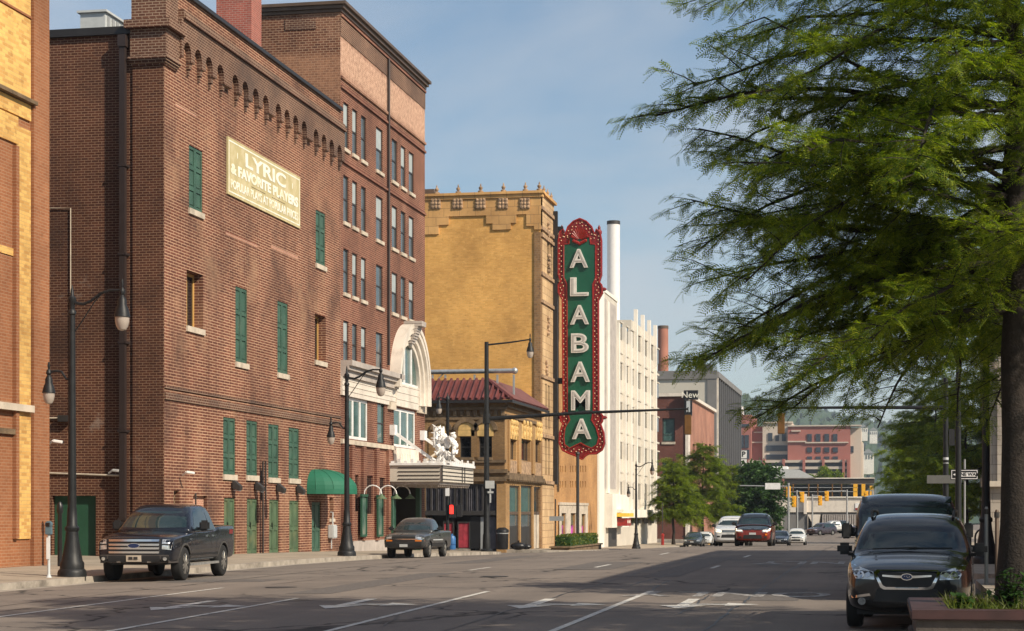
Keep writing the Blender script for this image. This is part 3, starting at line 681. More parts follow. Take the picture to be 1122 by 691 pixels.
for i, (a, bb, t, s) in enumerate(doors):
    u = H(a, bb, t, s); zf = S(XF, u[0])
    d = shutter(b, u[0], u[1], zf, u[3], rows=(.02, .45, .98), mat=m_greendoor if i < 4 else m_green, name='door', inn=-.07)
    if i == 3: 
        ov = MB(); ym, zm = (u[0]+u[1])/2, (zf+u[3])/2+.15; n = 20
        ov.add([(XF-.11, ym+(u[1]-u[0])*.30*math.cos(2*math.pi*k/n), zm+(u[3]-zf)*.36*math.sin(2*math.pi*k/n)) for k in range(n)], [list(range(n))]); ov.build('oval_window', m_windark, d)
    else:
        hd = MB(); hd.box(XF-.12, XF-.05, (u[0]+u[1])/2-.12, (u[0]+u[1])/2-.05, zf+.95, zf+1.2); hd.build('handle', m_black, d)
for (a, bb, t, s) in small:
    u = H(a, bb, t, s); sash(b, 'x', XF, *u, -.2, m_green, m_windark, rails=()); sill(b, 'x', XF, u[0], u[1], u[2], .06, .14)
u = H(*infl[0]); MB().box(XF-.24, XF-.14, u[0], u[1], S(XF, u[0])-.1, u[3]).build('bricked_up_doorway', m_infill, b)
for (x0, x1, y0, y1) in ((247, 282, 253.5, 257), (297, 326, 268, 272), (192, 215, 113, 116)):
    q = MB(); q.box(XF, XF+.012, Yp(x0), Yp(x1), Zp(x0, y1), Zp(x0, y0)); q.build('brick_repair', m_infill, b)
# downspout and conduits on the side wall
xd = onY(137.7, 300, LY0)[0]
d = MB(); d.box(xd-.10, xd+.10, LY0-.34, LY0-.16, .2, zs-.1); d.box(xd-.14, xd+.14, LY0-.38, LY0-.02, zs-.5, zs-.1)
for z in (1.5, 4.5, 7.5, 10.5, 13.5): d.box(xd-.15, xd+.15, LY0-.36, LY0-.0, z, z+.08)
d.build('downspout', m_downp, b)
c = MB(); p3 = lambda px, py: (onY(px, py, LY0)[0], LY0-.05, onY(px, py, LY0)[1])
c.tube([p3(48, 228), p3(78, 228), p3(78, 470)], .018, 6); c.tube([p3(48, 458), p3(70, 458)], .03, 6); c.tube([p3(50, 518), p3(134, 521)], .03, 6); c.build('conduit', m_stone, b)
x0, z0 = onY(66, 462, LY0); x1, z1 = onY(79, 455, LY0); MB().box(x0, x1, LY0-.22, LY0, z0, z1).build('junction_box', m_dark, b)
c = MB(); 
for px, t, s in ((287, 505, 606), (285, 515, 548), (290, 505, 548), (213, 540, 600)): c.tube([(XF+.05, Yp(px), Zp(px, s)), (XF+.05, Yp(px), Zp(px, t))], .03, 6)
c.build('conduit', m_dark, b)
x0, z0 = onY(88, 40, 67); x1, z1 = onY(115, 13, 67)
u = thing('air_handler', 'pale grey ribbed air handler box on the roof of the tall brick theatre', 'air handler', ((x0+x1)/2, 67, zs-.35))
q = MB(); q.box(x0, x1, 67, 73, zs-.35, z1)
q.build('casing', m_lgrey, u)
q = MB()
for k in range(14): q.box(x1, x1+.05, 67.2+k*.42, 67.4+k*.42, zs, z1-.1)
q.build('ribs', m_grey, u); MB().box(x0-.1, x1+.1, 66.9, 73.1, z1, z1+.08).build('lid', m_lgrey, u)
# red brick chimney on the theatre roof
x0, _ = onY(237, 20, 76); x1, _ = onY(275.5, 20, 76)
t = thing('brick_chimney', 'bright red brick chimney standing on the theatre roof beside the office block', 'chimney', ((x0+x1)/2, 76, zs-.35))
MB().box(x0, x1, 76, 77.3, zs-.5, 25.5).build('stack', m_brRed, t); MB().box(x0-.12, x1+.12, 75.9, 77.4, 25.5, 25.8).build('cap', m_brRed, t)
# painted LYRIC board
yb0, yb1 = Yp(248), Yp(327.5); zb0, zb1 = Zp(248, 212), Zp(248, 149)
t = thing('painted_wall_sign', 'faded yellow painted board reading LYRIC & FAVORITE PLAYERS high on the brick wall', 'sign', (XF, (yb0+yb1)/2, zb0))
MB().box(XF, XF+.06, yb0, yb1, zb0, zb1).build('board', m_sign_y, t)
fr = MB()
for (a, c_, lo, hi) in ((yb0+.1, yb1-.1, zb0+.1, zb0+.15), (yb0+.1, yb1-.1, zb1-.15, zb1-.1), (yb0+.1, yb0+.15, zb0+.152, zb1-.152), (yb1-.15, yb1-.1, zb0+.152, zb1-.152)): fr.box(XF+.06, XF+.066, a, c_, lo, hi)
fr.build('border', m_letters, t)
hS = zb1-zb0; wS = yb1-yb0; yc0 = (yb0+yb1)/2
def line(body, z, size, width, off=.0, y=None):
    o = textmesh('lettering', body, size, m_letters, t, Matrix.Identity(4), extrude=.004, offset=off)
    me = o.data; xs = [v.co.x for v in me.vertices]; cw = max(xs)-min(xs); offv = OFF[t.name]
    k = width/cw; cx = (max(xs)+min(xs))/2; base = Vector((XF+.066, y if y is not None else yc0, z))
    # undo the parent offset that textmesh applied, then lay the line on the board
    for v in me.vertices:
        c = v.co + offv; v.co = Vector((base.x+c.z, base.y+(c.x-offv.x*0-(cx+offv.x))*k, base.z+c.y)) - offv
line('LYRIC', zb0+hS*.74, hS*.34, wS*.56, .02)
line('& FAVORITE PLAYERS', zb0+hS*.47, hS*.24, wS*.93, .025)
line('POPULAR PLAYS AT POPULAR PRICES', zb0+hS*.20, hS*.21, wS*.93, .012)
d = MB(); d.box(XF+.06, XF+.066, yc0-wS*.2, yc0-.1, zb0+hS*.325, zb0+hS*.335); d.box(XF+.06, XF+.066, yc0+wS*.08, yc0+wS*.27, zb0+hS*.325, zb0+hS*.335)
d.build('dash', m_dkstone, t)
for s in (-1, 1):
    q = MB(); yy = yc0+s*wS*.38; q.box(XF+.06, XF+.066, yy-.03, yy+.03, zb0+hS*.70, zb0+hS*.80); q.build('ornament', m_letters, t)
# quarter-dome awning over the stage door
ya, yb_ = Yp(336), Yp(357.5); z0 = Zp(336, 541); z1 = Zp(336, 513)
t = thing('door_awning', 'rounded green canvas awning over the stage door of the brick theatre', 'awning', (XF, (ya+yb_)/2, z0))
a = MB(); n, k = 14, 8; PRJ = 1.75; vs = []
for j in range(k+1):
    ph = math.pi/2*j/k
    for i in range(n+1):
        th = math.pi*i/n
        vs.append((XF+.01+PRJ*math.sin(th)*math.cos(ph), (ya+yb_)/2-(yb_-ya)/2*math.cos(th)*(math.cos(ph)**.6), z0+.22+(z1-z0-.22)*math.sin(ph)))
fs = [[j*(n+1)+i, j*(n+1)+i+1, (j+1)*(n+1)+i+1, (j+1)*(n+1)+i] for j in range(k) for i in range(n)]
low = len(vs); 
for i in range(n+1): vs.append((vs[i][0], vs[i][1], z0))
fs += [[i, i+1, low+i+1, low+i] for i in range(n)]
a.add(vs, fs); a.build('canvas', m_awn, t, smooth=False)
rb = MB()
for i in range(1, n, 2): rb.tube([vs[j*(n+1)+i] for j in range(k)], .018, 5)
rb.build('rib', m_awn, t)

# --- office block over the theatre entrance
OY0, OY1 = LY1, Yp(465.5)
ot = Zp(370.3, 3)
b = thing('office_building', 'six storey red brick office block with worn pale upper band and cream entrance arch', 'building', (XF, (OY0+OY1)/2, S(XF, OY0)))
cols = [(376.2,382.2),(386,391.6),(395.7,401.3),(412,419.5),(429.3,435.5),(439.2,444.5),(448,453.6)]
rows4 = [(110.5, 161), (191, 242), (271.5, 320), (350.5, 397)]
def Hv(c, r):     # rows are measured at the first column
    return (Yp(c[0]), Yp(c[1]), Zp(376.2, r[1]), Zp(376.2, r[0]))
w4 = [Hv(c, r) for r in rows4 for c in cols if not (r is rows4[3] and c[0] > 425)]
two = [H(379.6,403.5,434,480), H(413.5,421.5,441,485)]
big2 = [H(431.5,455.5,446,489)]
low = [H(386.5,393,520,560), H(402,409,521,563), H(416,422,523,565)]
arY = (Yp(424)+Yp(466))/2; 
ent = [(Yp(426.5), Yp(462), -.9, Zp(426, 520))]
w = MB(); w.wall('x', XF, OY0, OY1, -1, ot, w4+two+big2+low+ent, -.14); w.wall('y', OY1, -28.4, XF, -1, ot, [], -.3); w.build('wall', m_brOff, b)
w = MB(); w.wall('y', OY0, -28.4, XF, ztopL-6, ot, [], .3); w.wall('x', -28.4, OY0, OY1, 0, ot, [], .2); w.build('side_wall', m_brOffs, b)
MB().box(-28.3, XF-.1, OY0+.1, OY1-.1, ot-.5, ot-.3).build('roof', m_flash, b)
c = MB(); c.box(-28.5, XF+.32, OY0-.30, OY1+.2, ot, ot+.14); c.box(-28.45, XF+.20, OY0-.20, OY1+.12, ot-.16, ot); c.box(-28.42, XF+.08, OY0-.08, OY1+.06, ot-.3, ot-.162); c.build('cornice', m_brown, b)
c = MB(); c.box(XF, XF+.03, OY0, OY1, Zp(370.3, 36), ot-.3); c.build('attic_band', m_brLd, b)
c = MB()
for zz in (24.1, 21.35, 20.9, 17.6): c.box(XF, XF+.09, OY0, OY1-.002, zz-.06, zz+.06)
c.build('string_course', m_brOff, b)
c = MB(); x0, z0 = onY(312, 33, OY0-.05); x1, z1 = onY(346, 19, OY0-.05); c.box(x0, x1, OY0-.03, OY0, z0, z1); c.build('dark_panel', m_brLd, b)
for i, u in enumerate(w4): 
    sash(b, 'x', XF, *u, -.06, blind=(i*7 % 5) < 3); sill(b, 'x', XF, u[0], u[1], u[2], .08, .16)
sash(b, 'x', XF, *two[0], -.06, m_whitepaint, m_wingreen, mull=2, rails=(), fw=.14); sash(b, 'x', XF, *two[1], -.06, m_wframe, m_wingreen)
sash(b, 'x', XF, *big2[0], -.06, m_whitepaint, m_wingreen, mull=2, rails=(), fw=.14)
for u in low: MB().box(XF-.13, XF-.1, u[0], u[1], u[2], u[3]).build('blank_window', m_windark, b)
d = MB(); yd = Yp(424); d.tube([(XF+.1, yd, Zp(424, 400)), (XF+.1, yd, ot-.5)], .07, 6); d.build('downspout', m_downp, b)
# white terracotta frieze, cornice, and the arch over the entrance
zc0, zc1 = Zp(372, 409), Zp(372, 397)
c = MB(); ye = Yp(432)
c.box(XF, XF+.55, OY0, ye, zc1-.12, zc1+.12); c.box(XF, XF+.40, OY0, ye, zc1-.30, zc1-.122); c.box(XF, XF+.25, OY0, ye, zc0-.1, zc1-.302); c.build('cornice', m_creamd, b)
c = MB(); c.box(XF, XF+.10, OY0, ye, Zp(376, 433), zc0-.102)
for k in range(3):
    z = Zp(376, 433)+(zc0-Zp(376, 433))*(k+1)/4; c.box(XF+.1, XF+.125, OY0, ye, z-.03, z+.02)
c.build('frieze', m_cream, b)
c = MB(); c.box(XF, XF+.12, OY0, Yp(431), Zp(376, 486), Zp(376, 481)); c.build('string_course', m_stone, b)
c = MB(); yq = Yp(431.5), Yp(456)
c.box(XF, XF+.14, yq[0], yq[1], Zp(431.5, 444), Zp(431.5, 419))
for zz in (0.25, .5, .75): c.box(XF+.14, XF+.165, yq[0], yq[1], Zp(431.5, 444)+(Zp(431.5, 413)-Zp(431.5, 444))*zz-.02, Zp(431.5, 444)+(Zp(431.5, 413)-Zp(431.5, 444))*zz+.02)
c.box(XF, XF+.14, yq[0], yq[1], Zp(431.5, 512), Zp(431.5, 490)); 
for k in range(9): 
    yy = yq[0]+(yq[1]-yq[0])*(k+.5)/9; c.box(XF+.14, XF+.17, yy-.12, yy+.12, Zp(431.5, 507), Zp(431.5, 496))
c.build('spandrel', m_cream, b)
pr = MB(); pr.box(XF, XF+.16, Yp(424.5), Yp(431), Zp(425, 448), Zp(425, 446-6)); pr.build('pier_capital', m_stone, b); pr = MB(); pr.box(XF, XF+.16, Yp(456.3), Yp(464.5), Zp(457, 452), Zp(457, 444)); pr.build('pier_capital', m_stone, b)
AYc = (yq[0]+yq[1])/2+.15; AZ = Zp(431.5, 419); ri = (yq[1]-yq[0])/2-.15; ro = 3.3
def ring(r0, r1, x0, x1, a0=0, a1=180, n=28, sz=1.0, drop=0.0):
    mb = MB(); vs = []
    for i in range(n+1):
        t = R(a0+(a1-a0)*i/n)
        for r, x in ((r0, x0), (r0, x1), (r1, x1), (r1, x0)): vs.append((x, AYc+r*math.cos(t), AZ+r*sz*math.sin(t)))
    fs = [[4*i+k, 4*i+(k+1) % 4, 4*i+4+(k+1) % 4, 4*i+4+k] for i in range(n) for k in range(4)] + [[0, 1, 2, 3], [4*n+3, 4*n+2, 4*n+1, 4*n]]
    return mb.add(vs, fs)
SZ = (Zp(431.5, 380)-AZ)/ri if ri > 0 else 1.2
for (r0, r1, dx) in ((ri, ri+.30, .20), (ri+.302, ri+.62, .34), (ri+.622, ri+.98, .50), (ri+.982, ro-.25, .38), (ro-.248, ro, .55)):
    ring(r0, r1, XF, XF+dx, sz=.95).build('arch_moulding', m_cream, b, smooth=True)
for s, w_ in ((1, 1), (-1, 1)):
    lg = MB()
    for (r0, r1, dx) in ((ri, ri+.30, .20), (ri+.302, ri+.62, .34), (ri+.622, ri+.98, .50), (ri+.982, ro-.25, .38), (ro-.248, ro, .55)):
        ya_, yb2 = sorted((AYc+s*r0, AYc+s*r1)); yb2 = min(yb2, OY1+.25); lo = AZ-.9 if s > 0 else AZ-.25
        if ya_ < yb2: lg.box(XF, XF+dx, ya_, yb2, lo, AZ)
    lg.build('arch_jamb', m_cream, b)
aw = MB(); n = 16; vs = [(XF-.0+.02, AYc+(ri-.002)*math.cos(math.pi*i/n), AZ+(ri-.002)*.95*math.sin(math.pi*i/n)) for i in range(n+1)]; aw.add(vs, [list(range(n+1))]); aw.build('arch_window', m_wingreen, b)
aw = MB()
for f_ in (-.33, .33):
    h = math.sqrt(max(0, 1-f_*f_))*ri*.95; aw.box(XF+.03, XF+.12, AYc+f_*ri-.07, AYc+f_*ri+.07, AZ, AZ+h-.02)
aw.box(XF+.03, XF+.10, AYc-ri+.02, AYc+ri-.02, AZ, AZ+.12); aw.build('arch_mullion', m_whitepaint, b)
ks = MB(); kz = AZ+(ri+.1)*.95
for k in range(9):
    t = k/8; ks.box(XF, XF+.40+.35*math.sin(t*math.pi*.5)+(.2 if k > 6 else 0), AYc-.32-.16*t, AYc+.32+.16*t, kz+(ro*.95+.12-ri*.95-.1)*k/9, kz+(ro*.95+.12-ri*.95-.1)*(k+1)/9)
ks.build('keystone', m_creamd, b)
bs = MB(); bs.box(XF, XF+.06, OY0, Yp(426), -.9, Zp(400, 592)); bs.build('plinth', m_creamd, b)
for a0, a1 in ((373.4, 377), (382.8, 386), (395.5, 398.5), (409.8, 413), (423, 426.2)):
    q = MB(); q.box(XF, XF+.14, Yp(a0), Yp(a1), Zp(a0, 592), Zp(376, 486)); q.build('pilaster', m_brOff, b)
# entrance recess under the marquee
e = MB(); ea = ent[0]; e.box(XF-2.6, XF-2.5, ea[0], ea[1], ea[2], ea[3]); e.box(XF-2.5, XF-.3, ea[0]-.05, ea[0], ea[2], ea[3]); e.box(XF-2.5, XF-.3, ea[1], ea[1]+.05, ea[2], ea[3]); e.box(XF-2.5, XF-.3, ea[0], ea[1], ea[3], ea[3]+.05); e.build('entrance_recess', m_dark, b)
for k in range(4):
    yy = ea[0]+.5+k*1.65; d = MB(); d.box(XF-2.49, XF-2.44, yy, yy+1.4, S(XF, yy), S(XF, yy)+2.5); dd = d.build('door', m_wframe, b); MB().box(XF-2.44, XF-2.42, yy+.15, yy+1.25, S(XF, yy)+.3, S(XF, yy)+2.3).build('pane', m_windark, dd)
MB().box(XF-.1, XF+.12, ea[1]-.9, ea[1]-.5, S(XF, 97), S(XF, 97)+4.2).build('entrance_post', m_green, b)
# poster cases and their gooseneck lamps
pc0 = None
for i, (a0, a1, tp, bt, lab) in enumerate(((391.6, 397.5, 544, 588, 'narrow green framed poster case nearest the green awning'), (409.5, 415.5, 545, 588, 'narrow green framed poster case in the middle of the office wall'), (425.5, 429, 546, 588, 'narrow green framed poster case beside the dark theatre entrance'))):
    t = thing('poster_case', lab, 'poster case', (XF, Yp(a0), Zp(a0, bt)), 'green poster cases on the office wall')
    ya_, yb2, lo, hi = Yp(a0), Yp(a1), Zp(a0, bt), Zp(a0, tp)
    f = MB(); f.box(XF+.14, XF+.22, ya_, ya_+.1, lo, hi); f.box(XF+.14, XF+.22, yb2-.1, yb2, lo, hi); f.box(XF+.14, XF+.22, ya_+.1, yb2-.1, lo, lo+.1); f.box(XF+.14, XF+.26, ya_-.05, yb2+.05, hi-.0, hi+.12); f.build('frame', m_garage, t)
    MB().box(XF+.15, XF+.18, ya_+.1, yb2-.1, lo+.1, hi).build('poster', plain('pale_poster_paper', (0.06, 0.13, 0.10), 0.3, var=0.7, scale=2.0, dirt=(0.26, 0.22, 0.17), dscale=2), t)
for i, (px, lab) in enumerate(((399, 'white gooseneck wall lamp nearest the green awning'), (416, 'white gooseneck wall lamp in the middle of the office wall'), (431.5, 'white gooseneck wall lamp beside the marquee'))):
    y, z = Yp(px-3), Zp(px-3, 541)
    t = thing('gooseneck_lamp', lab, 'wall lamp', (XF, y, z), 'gooseneck lamps on the office wall')
    a = MB(); a.tube([(XF+.13, y, z-.05)] + [(XF+.13+.42-.42*math.cos(q), y, z+.40*math.sin(q)) for q in [math.pi*k/8 for k in range(9)]], .03, 6); a.build('arm', m_whitepaint, t)
    MB().lathe([(.05, 0), (.08, -.08), (.26, -.22), (.26, -.24)], (XF+.97, y, z), 12).build('shade', m_greendoor, t)
# marquee
MY0, MY1, MX = Yp(426.5)-.4, Yp(426.5)-.4+7.3, -21.25
zm0, zm1 = onX(480, 527, MX)[1], onX(480, 509, MX)[1]
t = thing('theatre_marquee', 'white boxy theatre marquee with ruled letter tracks hung over the entrance', 'marquee', (XF, (MY0+MY1)/2, zm0))
q = MB(); q.box(XF, MX, MY0, MY1, zm0, zm1); q.build('box', m_whiteb, t)
for ax_, f_ in (('side', 0), ('front', 1)):
    q = MB()
    for k in range(4):
        z = zm0+.12+(zm1-zm0-.24)*k/3
        if not f_: q.box(XF+.55, MX-.1, MY0-.03, MY0, z-.02, z+.02)
        else: q.box(MX, MX+.03, MY0+.12, MY1-.12, z-.02, z+.02)
    q.build('letter_track', m_dark, t)
q = MB(); q.box(MX, MX+.04, MY0+4.5, MY0+4.56, zm0, zm1); q.box(MX, MX+.04, MY0+5.1, MY0+5.16, zm0, zm1); q.box(MX-.001, MX+.05, MY0-.05, MY0+.03, zm0, zm1); q.build('divider', m_dark, t)
q = MB(); q.box(XF, MX+.1, MY0-.1, MY1+.1, zm1, zm1+.12)
for k in range(16): q.box(MX+.02, MX+.08, MY0+.1+k*.46, MY0+.3+k*.46, zm1+.12, zm1+.24+.12*(k % 3 == 0))
for k in range(8): q.box(XF+.2+k*.33, XF+.36+k*.33, MY0-.08, MY0-.02, zm1+.12, zm1+.22+.1*(k % 2))
q.build('cresting', m_whitepaint, t)
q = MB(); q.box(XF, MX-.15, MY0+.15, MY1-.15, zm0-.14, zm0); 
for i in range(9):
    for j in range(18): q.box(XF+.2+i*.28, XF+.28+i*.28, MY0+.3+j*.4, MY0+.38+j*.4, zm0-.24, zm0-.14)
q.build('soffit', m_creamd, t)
for (px, py, yy) in ((428.5, 471, MY0+.9), (461.5, 477, MY0+6.6)):
    yw, zw = Yp(px), Zp(px, py); q = MB(); q.bar((XF, yw, zw), (MX+.5-.9, yw+.2, zm1+.1), .15, .15); q.box(XF, XF+.25, yw-.28, yw+.28, zw-.25, zw+.25); q.build('strut', m_whitepaint, t)
q = MB(); q.bar((XF+.2, Yp(462)-.6, zm1+.3), (MX-1.0, Yp(462)-.3, zm1+1.4), .1, .1); q.build('strut', m_stone, t)
# carved white ornament on the marquee
mx0, my0 = MX-.55, MY0+.9
t = thing('marquee_ornament', 'white lumpy sculpted wreath with a tall plume standing on the marquee', 'sculpture', (mx0, my0, zm1+.12))
def px2(px, py): return onY(px, py, my0)
rng = random.Random(4); q = MB()
def lump(px, py, r, sq=(1, .8, 1)):
    x, z = px2(px, py); q.ball((x, my0+rng.uniform(-.25, .25), z), r*.74, 8, 6, sq)
for k in range(18): 
    a = 2*math.pi*k/18; lump(491+7.5*math.cos(a), 491.5+10.5*math.sin(a), .14+rng.uniform(0, .06))
for (px, py, r) in ((478.5, 471, .15), (480, 474, .17), (482, 472, .15), (480, 479, .18), (483, 484, .22), (481, 490, .2), (479, 497, .17), (484, 503, .2), (481, 505, .16), (488, 480, .2), (494, 482, .22), (491, 486, .25), (497, 478, .16), (499, 488, .2), (486, 495, .24), (495, 500, .2), (489, 505, .2), (500, 495, .15), (477, 484, .14)): lump(px, py, r, (1, .8, rng.uniform(.8, 1.7)))
for k in range(5):
    q.tube([(px2(478+k*1.6, 490)[0], my0+.1*k-.2, px2(478, 490)[1]), (px2(477+k*1.9, 467+k % 2)[0], my0+.1*k-.2, px2(478, 467+k % 2*2)[1])], [.13, .07], 6)
for k in range(6):
    a = R(200+k*25); q.tube([(px2(490, 492)[0]+.12*math.cos(a), my0-.35, px2(490, 493)[1]+.12*math.sin(a)), (px2(490, 492)[0]+.42*math.cos(a), my0-.3, px2(490, 493)[1]+.42*math.sin(a))], .05, 5)
for k in range(26):
    x, z = px2(rng.uniform(477, 500), rng.uniform(470, 505)); a = rng.uniform(0, 6.28); q.tube([(x, my0-.3, z), (x+.16*math.cos(a), my0-.42, z+.2*math.sin(a)), (x+.26*math.cos(a+.8), my0-.34, z+.3*math.sin(a+.8))], [.05, .06, .015], 5)
q.build('plaster_wreath', m_whitepaint, t, smooth=True)
MB().box(mx0-.5, mx0+.75, my0-.35, my0+.35, zm1+.12, zm1+.24).build('plinth', m_whitepaint, t)

# --- two storey corner building with a red tile roof
FY0, FY1 = 120.8, 134.0
b = thing('corner_building', 'two storey brown brick corner building with red tile skirt roof and dark shopfront', 'building', (XF, FY0, S(XF, FY0)))
def Hy(x0, x1, pt, pb, Y=FY0):
    a, lo = onY(x0, pb, Y); c, hi = onY(x1, pt, Y); return (a, c, lo, hi)
fz = onX(553, 438, XF)[1]
wins = [Hy(478, 489, 478, 501), Hy(503.8, 518.4, 478, 501), Hy(524.7, 539, 478, 501)]
shop = Hy(466, 545, 530, 604); shop = (shop[0], shop[1], -2.0, shop[3])
sw = [H(556.8, 569.6, 531.5, 560), H(570.8, 583.5, 531.5, 560), H(585, 593.8, 533, 560)]
sw = [(a, c, -2.0, hi) for a, c, lo, hi in sw]
uw = [H(557.5, 565.5, 481, 503), H(570.5, 581, 481, 504), H(585.5, 592, 482, 506)]
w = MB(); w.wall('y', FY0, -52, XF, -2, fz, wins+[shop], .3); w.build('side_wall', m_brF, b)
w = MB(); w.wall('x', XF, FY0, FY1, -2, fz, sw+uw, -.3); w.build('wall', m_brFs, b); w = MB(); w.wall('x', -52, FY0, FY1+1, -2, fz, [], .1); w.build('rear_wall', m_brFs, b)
zr = onY(553, 415, FY0+1.0)[1]; EV = .55
r = MB(); A, B2 = (XF+EV, FY0-EV, fz), (XF-1.5, FY0+1.5, zr)
r.quad((-52, FY0-EV, fz), A, B2, (-52, FY0+1.5, zr)); r.quad(A, (XF+EV, FY1, fz), (XF-1.5, FY1, zr), B2); r.quad((-52, FY0-EV, fz-.02), (XF+EV, FY0-EV, fz-.02), (XF+EV, FY1, fz-.02), (-52, FY1, fz-.02))
rf = r.build('roof', m_tile, b)
q = MB(); x = XF+EV-.2; L = math.hypot(1.5+EV, zr-fz)
k = 0
while x > -52:
    t = min(1.0, max(.02, (XF+EV-x)/(1.5+EV))); q.tube([(x, FY0-EV-.03, fz+.07), (x, FY0-EV+(1.5+EV)*t, fz+.07+(zr-fz)*t)], .10, 6); x -= .42
y = FY0-EV+.2
while y < FY1-.1:
    t = min(1.0, max(.02, (y-FY0+EV)/(1.5+EV))); q.tube([(XF+EV+.03, y, fz+.07), (XF+EV-(1.5+EV)*t, y, fz+.07+(zr-fz)*t)], .08, 6); y += .36
q.tube([(A[0], A[1], A[2]+.08), (B2[0], B2[1], B2[2]+.08)], .13, 6); q.build('roof_tiles', m_tile, b, smooth=True)
g_ = MB(); g_.box(-52, XF+EV+.08, FY0-EV-.08, FY0-EV+.02, fz-.20, fz-.02); g_.box(XF+EV-.02, XF+EV+.08, FY0-EV+.02, FY1, fz-.20, fz-.02); g_.build('gutter', m_flash, b)
# corbelled frieze, arches over the windows, belt courses
q = MB()
for k in range(46): 
    x = XF-.1-k*.45; q.box(x-.12, x+.1, FY0-.16, FY0, fz-1.0, fz-.65)
q.box(-52, XF+.1, FY0-.1, FY0, fz-1.25, fz-1.02); q.box(-52, XF+.14, FY0-.18, FY0, fz-.63, fz-.45)
z0 = onY(553, 516, FY0)[1]; q.box(-52, XF+.2, FY0-.25, FY0, z0-.12, z0+.12); z0 = onY(553, 524, FY0)[1]; q.box(-52, XF+.12, FY0-.15, FY0, z0-.18, z0+.1); z0 = onY(553, 505, FY0)[1]; q.box(-52, XF+.1, FY0-.12, FY0, z0-.1, z0+.08)
q.build('belt_course', m_dkstone, b)
for u in wins:
    yc_ = (u[0]+u[1])/2; hw_ = (u[1]-u[0])/2+.12; mb = MB(); n = 14; vs = []
    for i in range(n+1):
        a = math.pi*i/n
        for rr in (hw_, hw_+.28): vs.append((yc_+rr*math.cos(a), FY0-.12, u[3]+.42+rr*math.sin(a)*.9)); 
    fs = [[2*i, 2*i+1, 2*i+3, 2*i+2] for i in range(n)]; mb.add(vs, fs)
    for i in range(n+1): mb.v.append((vs[2*i+1][0], FY0, vs[2*i+1][2]))
    base = len(vs); mb.f += [[2*i+1, 2*i+3, base+i+1, base+i] for i in range(n)]; mb.m += [0]*n
    mb.build('window_arch', m_dkstone, b)
    mb = MB(); n = 12; mb.add([(yc_+(hw_-.01)*math.cos(math.pi*i/n), FY0-.03, u[3]+.42+(hw_-.01)*math.sin(math.pi*i/n)*.9) for i in range(n+1)], [list(range(n+1))]); mb.box(u[0]-.1, u[1]+.1, FY0-.05, FY0, u[3]+.02, u[3]+.40); mb.build('tympanum', m_ochre, b)
    sash(b, 'y', FY0, *u, .2, m_dark, m_windark); sill(b, 'y', FY0, u[0], u[1], u[2], -.15, .18, m_dkstone)
    MB().box(u[0]-.5, u[0]-.1, FY0-.05, FY0, u[2], u[3]+.4).build('pilaster', m_brF, b)
# dark shopfront on the side street: transom with drawn curtains, recessed doors with pink-red curtains
zs1 = onY(505, 561, FY0)[1]; zs2 = onY(505, 531, FY0)[1]
q = MB(); q.box(shop[0], shop[1], FY0-.05, FY0+.28, zs1-.2, zs1+.1); q.box(shop[0], shop[1], FY0+.02, FY0+.28, zs2-.05, shop[3]); q.build('shop_fascia', m_dark, b)
q = MB(); xs = [onY(p, 540, FY0)[0] for p in (466, 472, 478, 486, 498, 505, 511, 522, 528.5, 534, 545)]
for x in xs: q.box(x-.05, x+.05, FY0+.05, FY0+.15, zs1+.1, zs2-.05)
fr_ = q.build('transom_frame', m_dark, b)
q = MB(); q.box(shop[0], shop[1], FY0+.17, FY0+.20, zs1+.1, zs2-.05)
for i in range(70):
    x = shop[0]+(shop[1]-shop[0])*i/70; q.box(x, x+.05, FY0+.15+.02*(i % 2), FY0+.18, zs1+.1, zs2-.05)
q.build('curtain', m_curt, fr_)
q = MB(); q.box(shop[0], shop[1], FY0+2.0, FY0+2.1, -2, zs1-.2); q.build('shop_recess', m_black, b)
for a, c in ((485.5, 497.5), (501.5, 515.5)):
    x0, x1 = onY(a, 580, FY0+.25)[0], onY(c, 580, FY0+.25)[0]; zt_ = onY(a, 571, FY0+.25)[1]; zf = S(XF, FY0)
    d = MB(); d.box(x0, x0+.08, FY0+.2, FY0+.28, zf, zt_); d.box(x1-.08, x1, FY0+.2, FY0+.28, zf, zt_); d.box(x0+.08, x1-.08, FY0+.2, FY0+.28, zt_-.1, zt_); dd = d.build('door', m_dark, b)
    cu = MB(); n = 16
    for i in range(n):
        xa, xb = x0+.08+(x1-x0-.16)*i/n, x0+.08+(x1-x0-.16)*(i+1)/n; cu.quad((xa, FY0+.24+.04*(i % 2), zf+.1), (xb, FY0+.24+.04*((i+1) % 2), zf+.1), (xb, FY0+.24+.04*((i+1) % 2), zt_-.1), (xa, FY0+.24+.04*(i % 2), zt_-.1))
    cu.build('curtain', m_red_curt, dd)
for a, c, m_ in ((515.5, 526, m_black), (526.5, 533, m_grey), (536.5, 543.5, m_curt)):
    x0, x1 = onY(a, 580, FY0+.2)[0], onY(c, 580, FY0+.2)[0]; MB().box(x0, x1, FY0+.2, FY0+.25, S(XF, FY0)-.1, onY(a, 566, FY0+.2)[1]).build('shop_panel', m_, b)
x0 = onY(544.5, 560, FY0)[0]; q = MB(); q.box(x0, XF+.08, FY0-.10, FY0+1.2, -2, onY(553, 530, FY0)[1]); q.build('corner_pier', m_brFs, b)
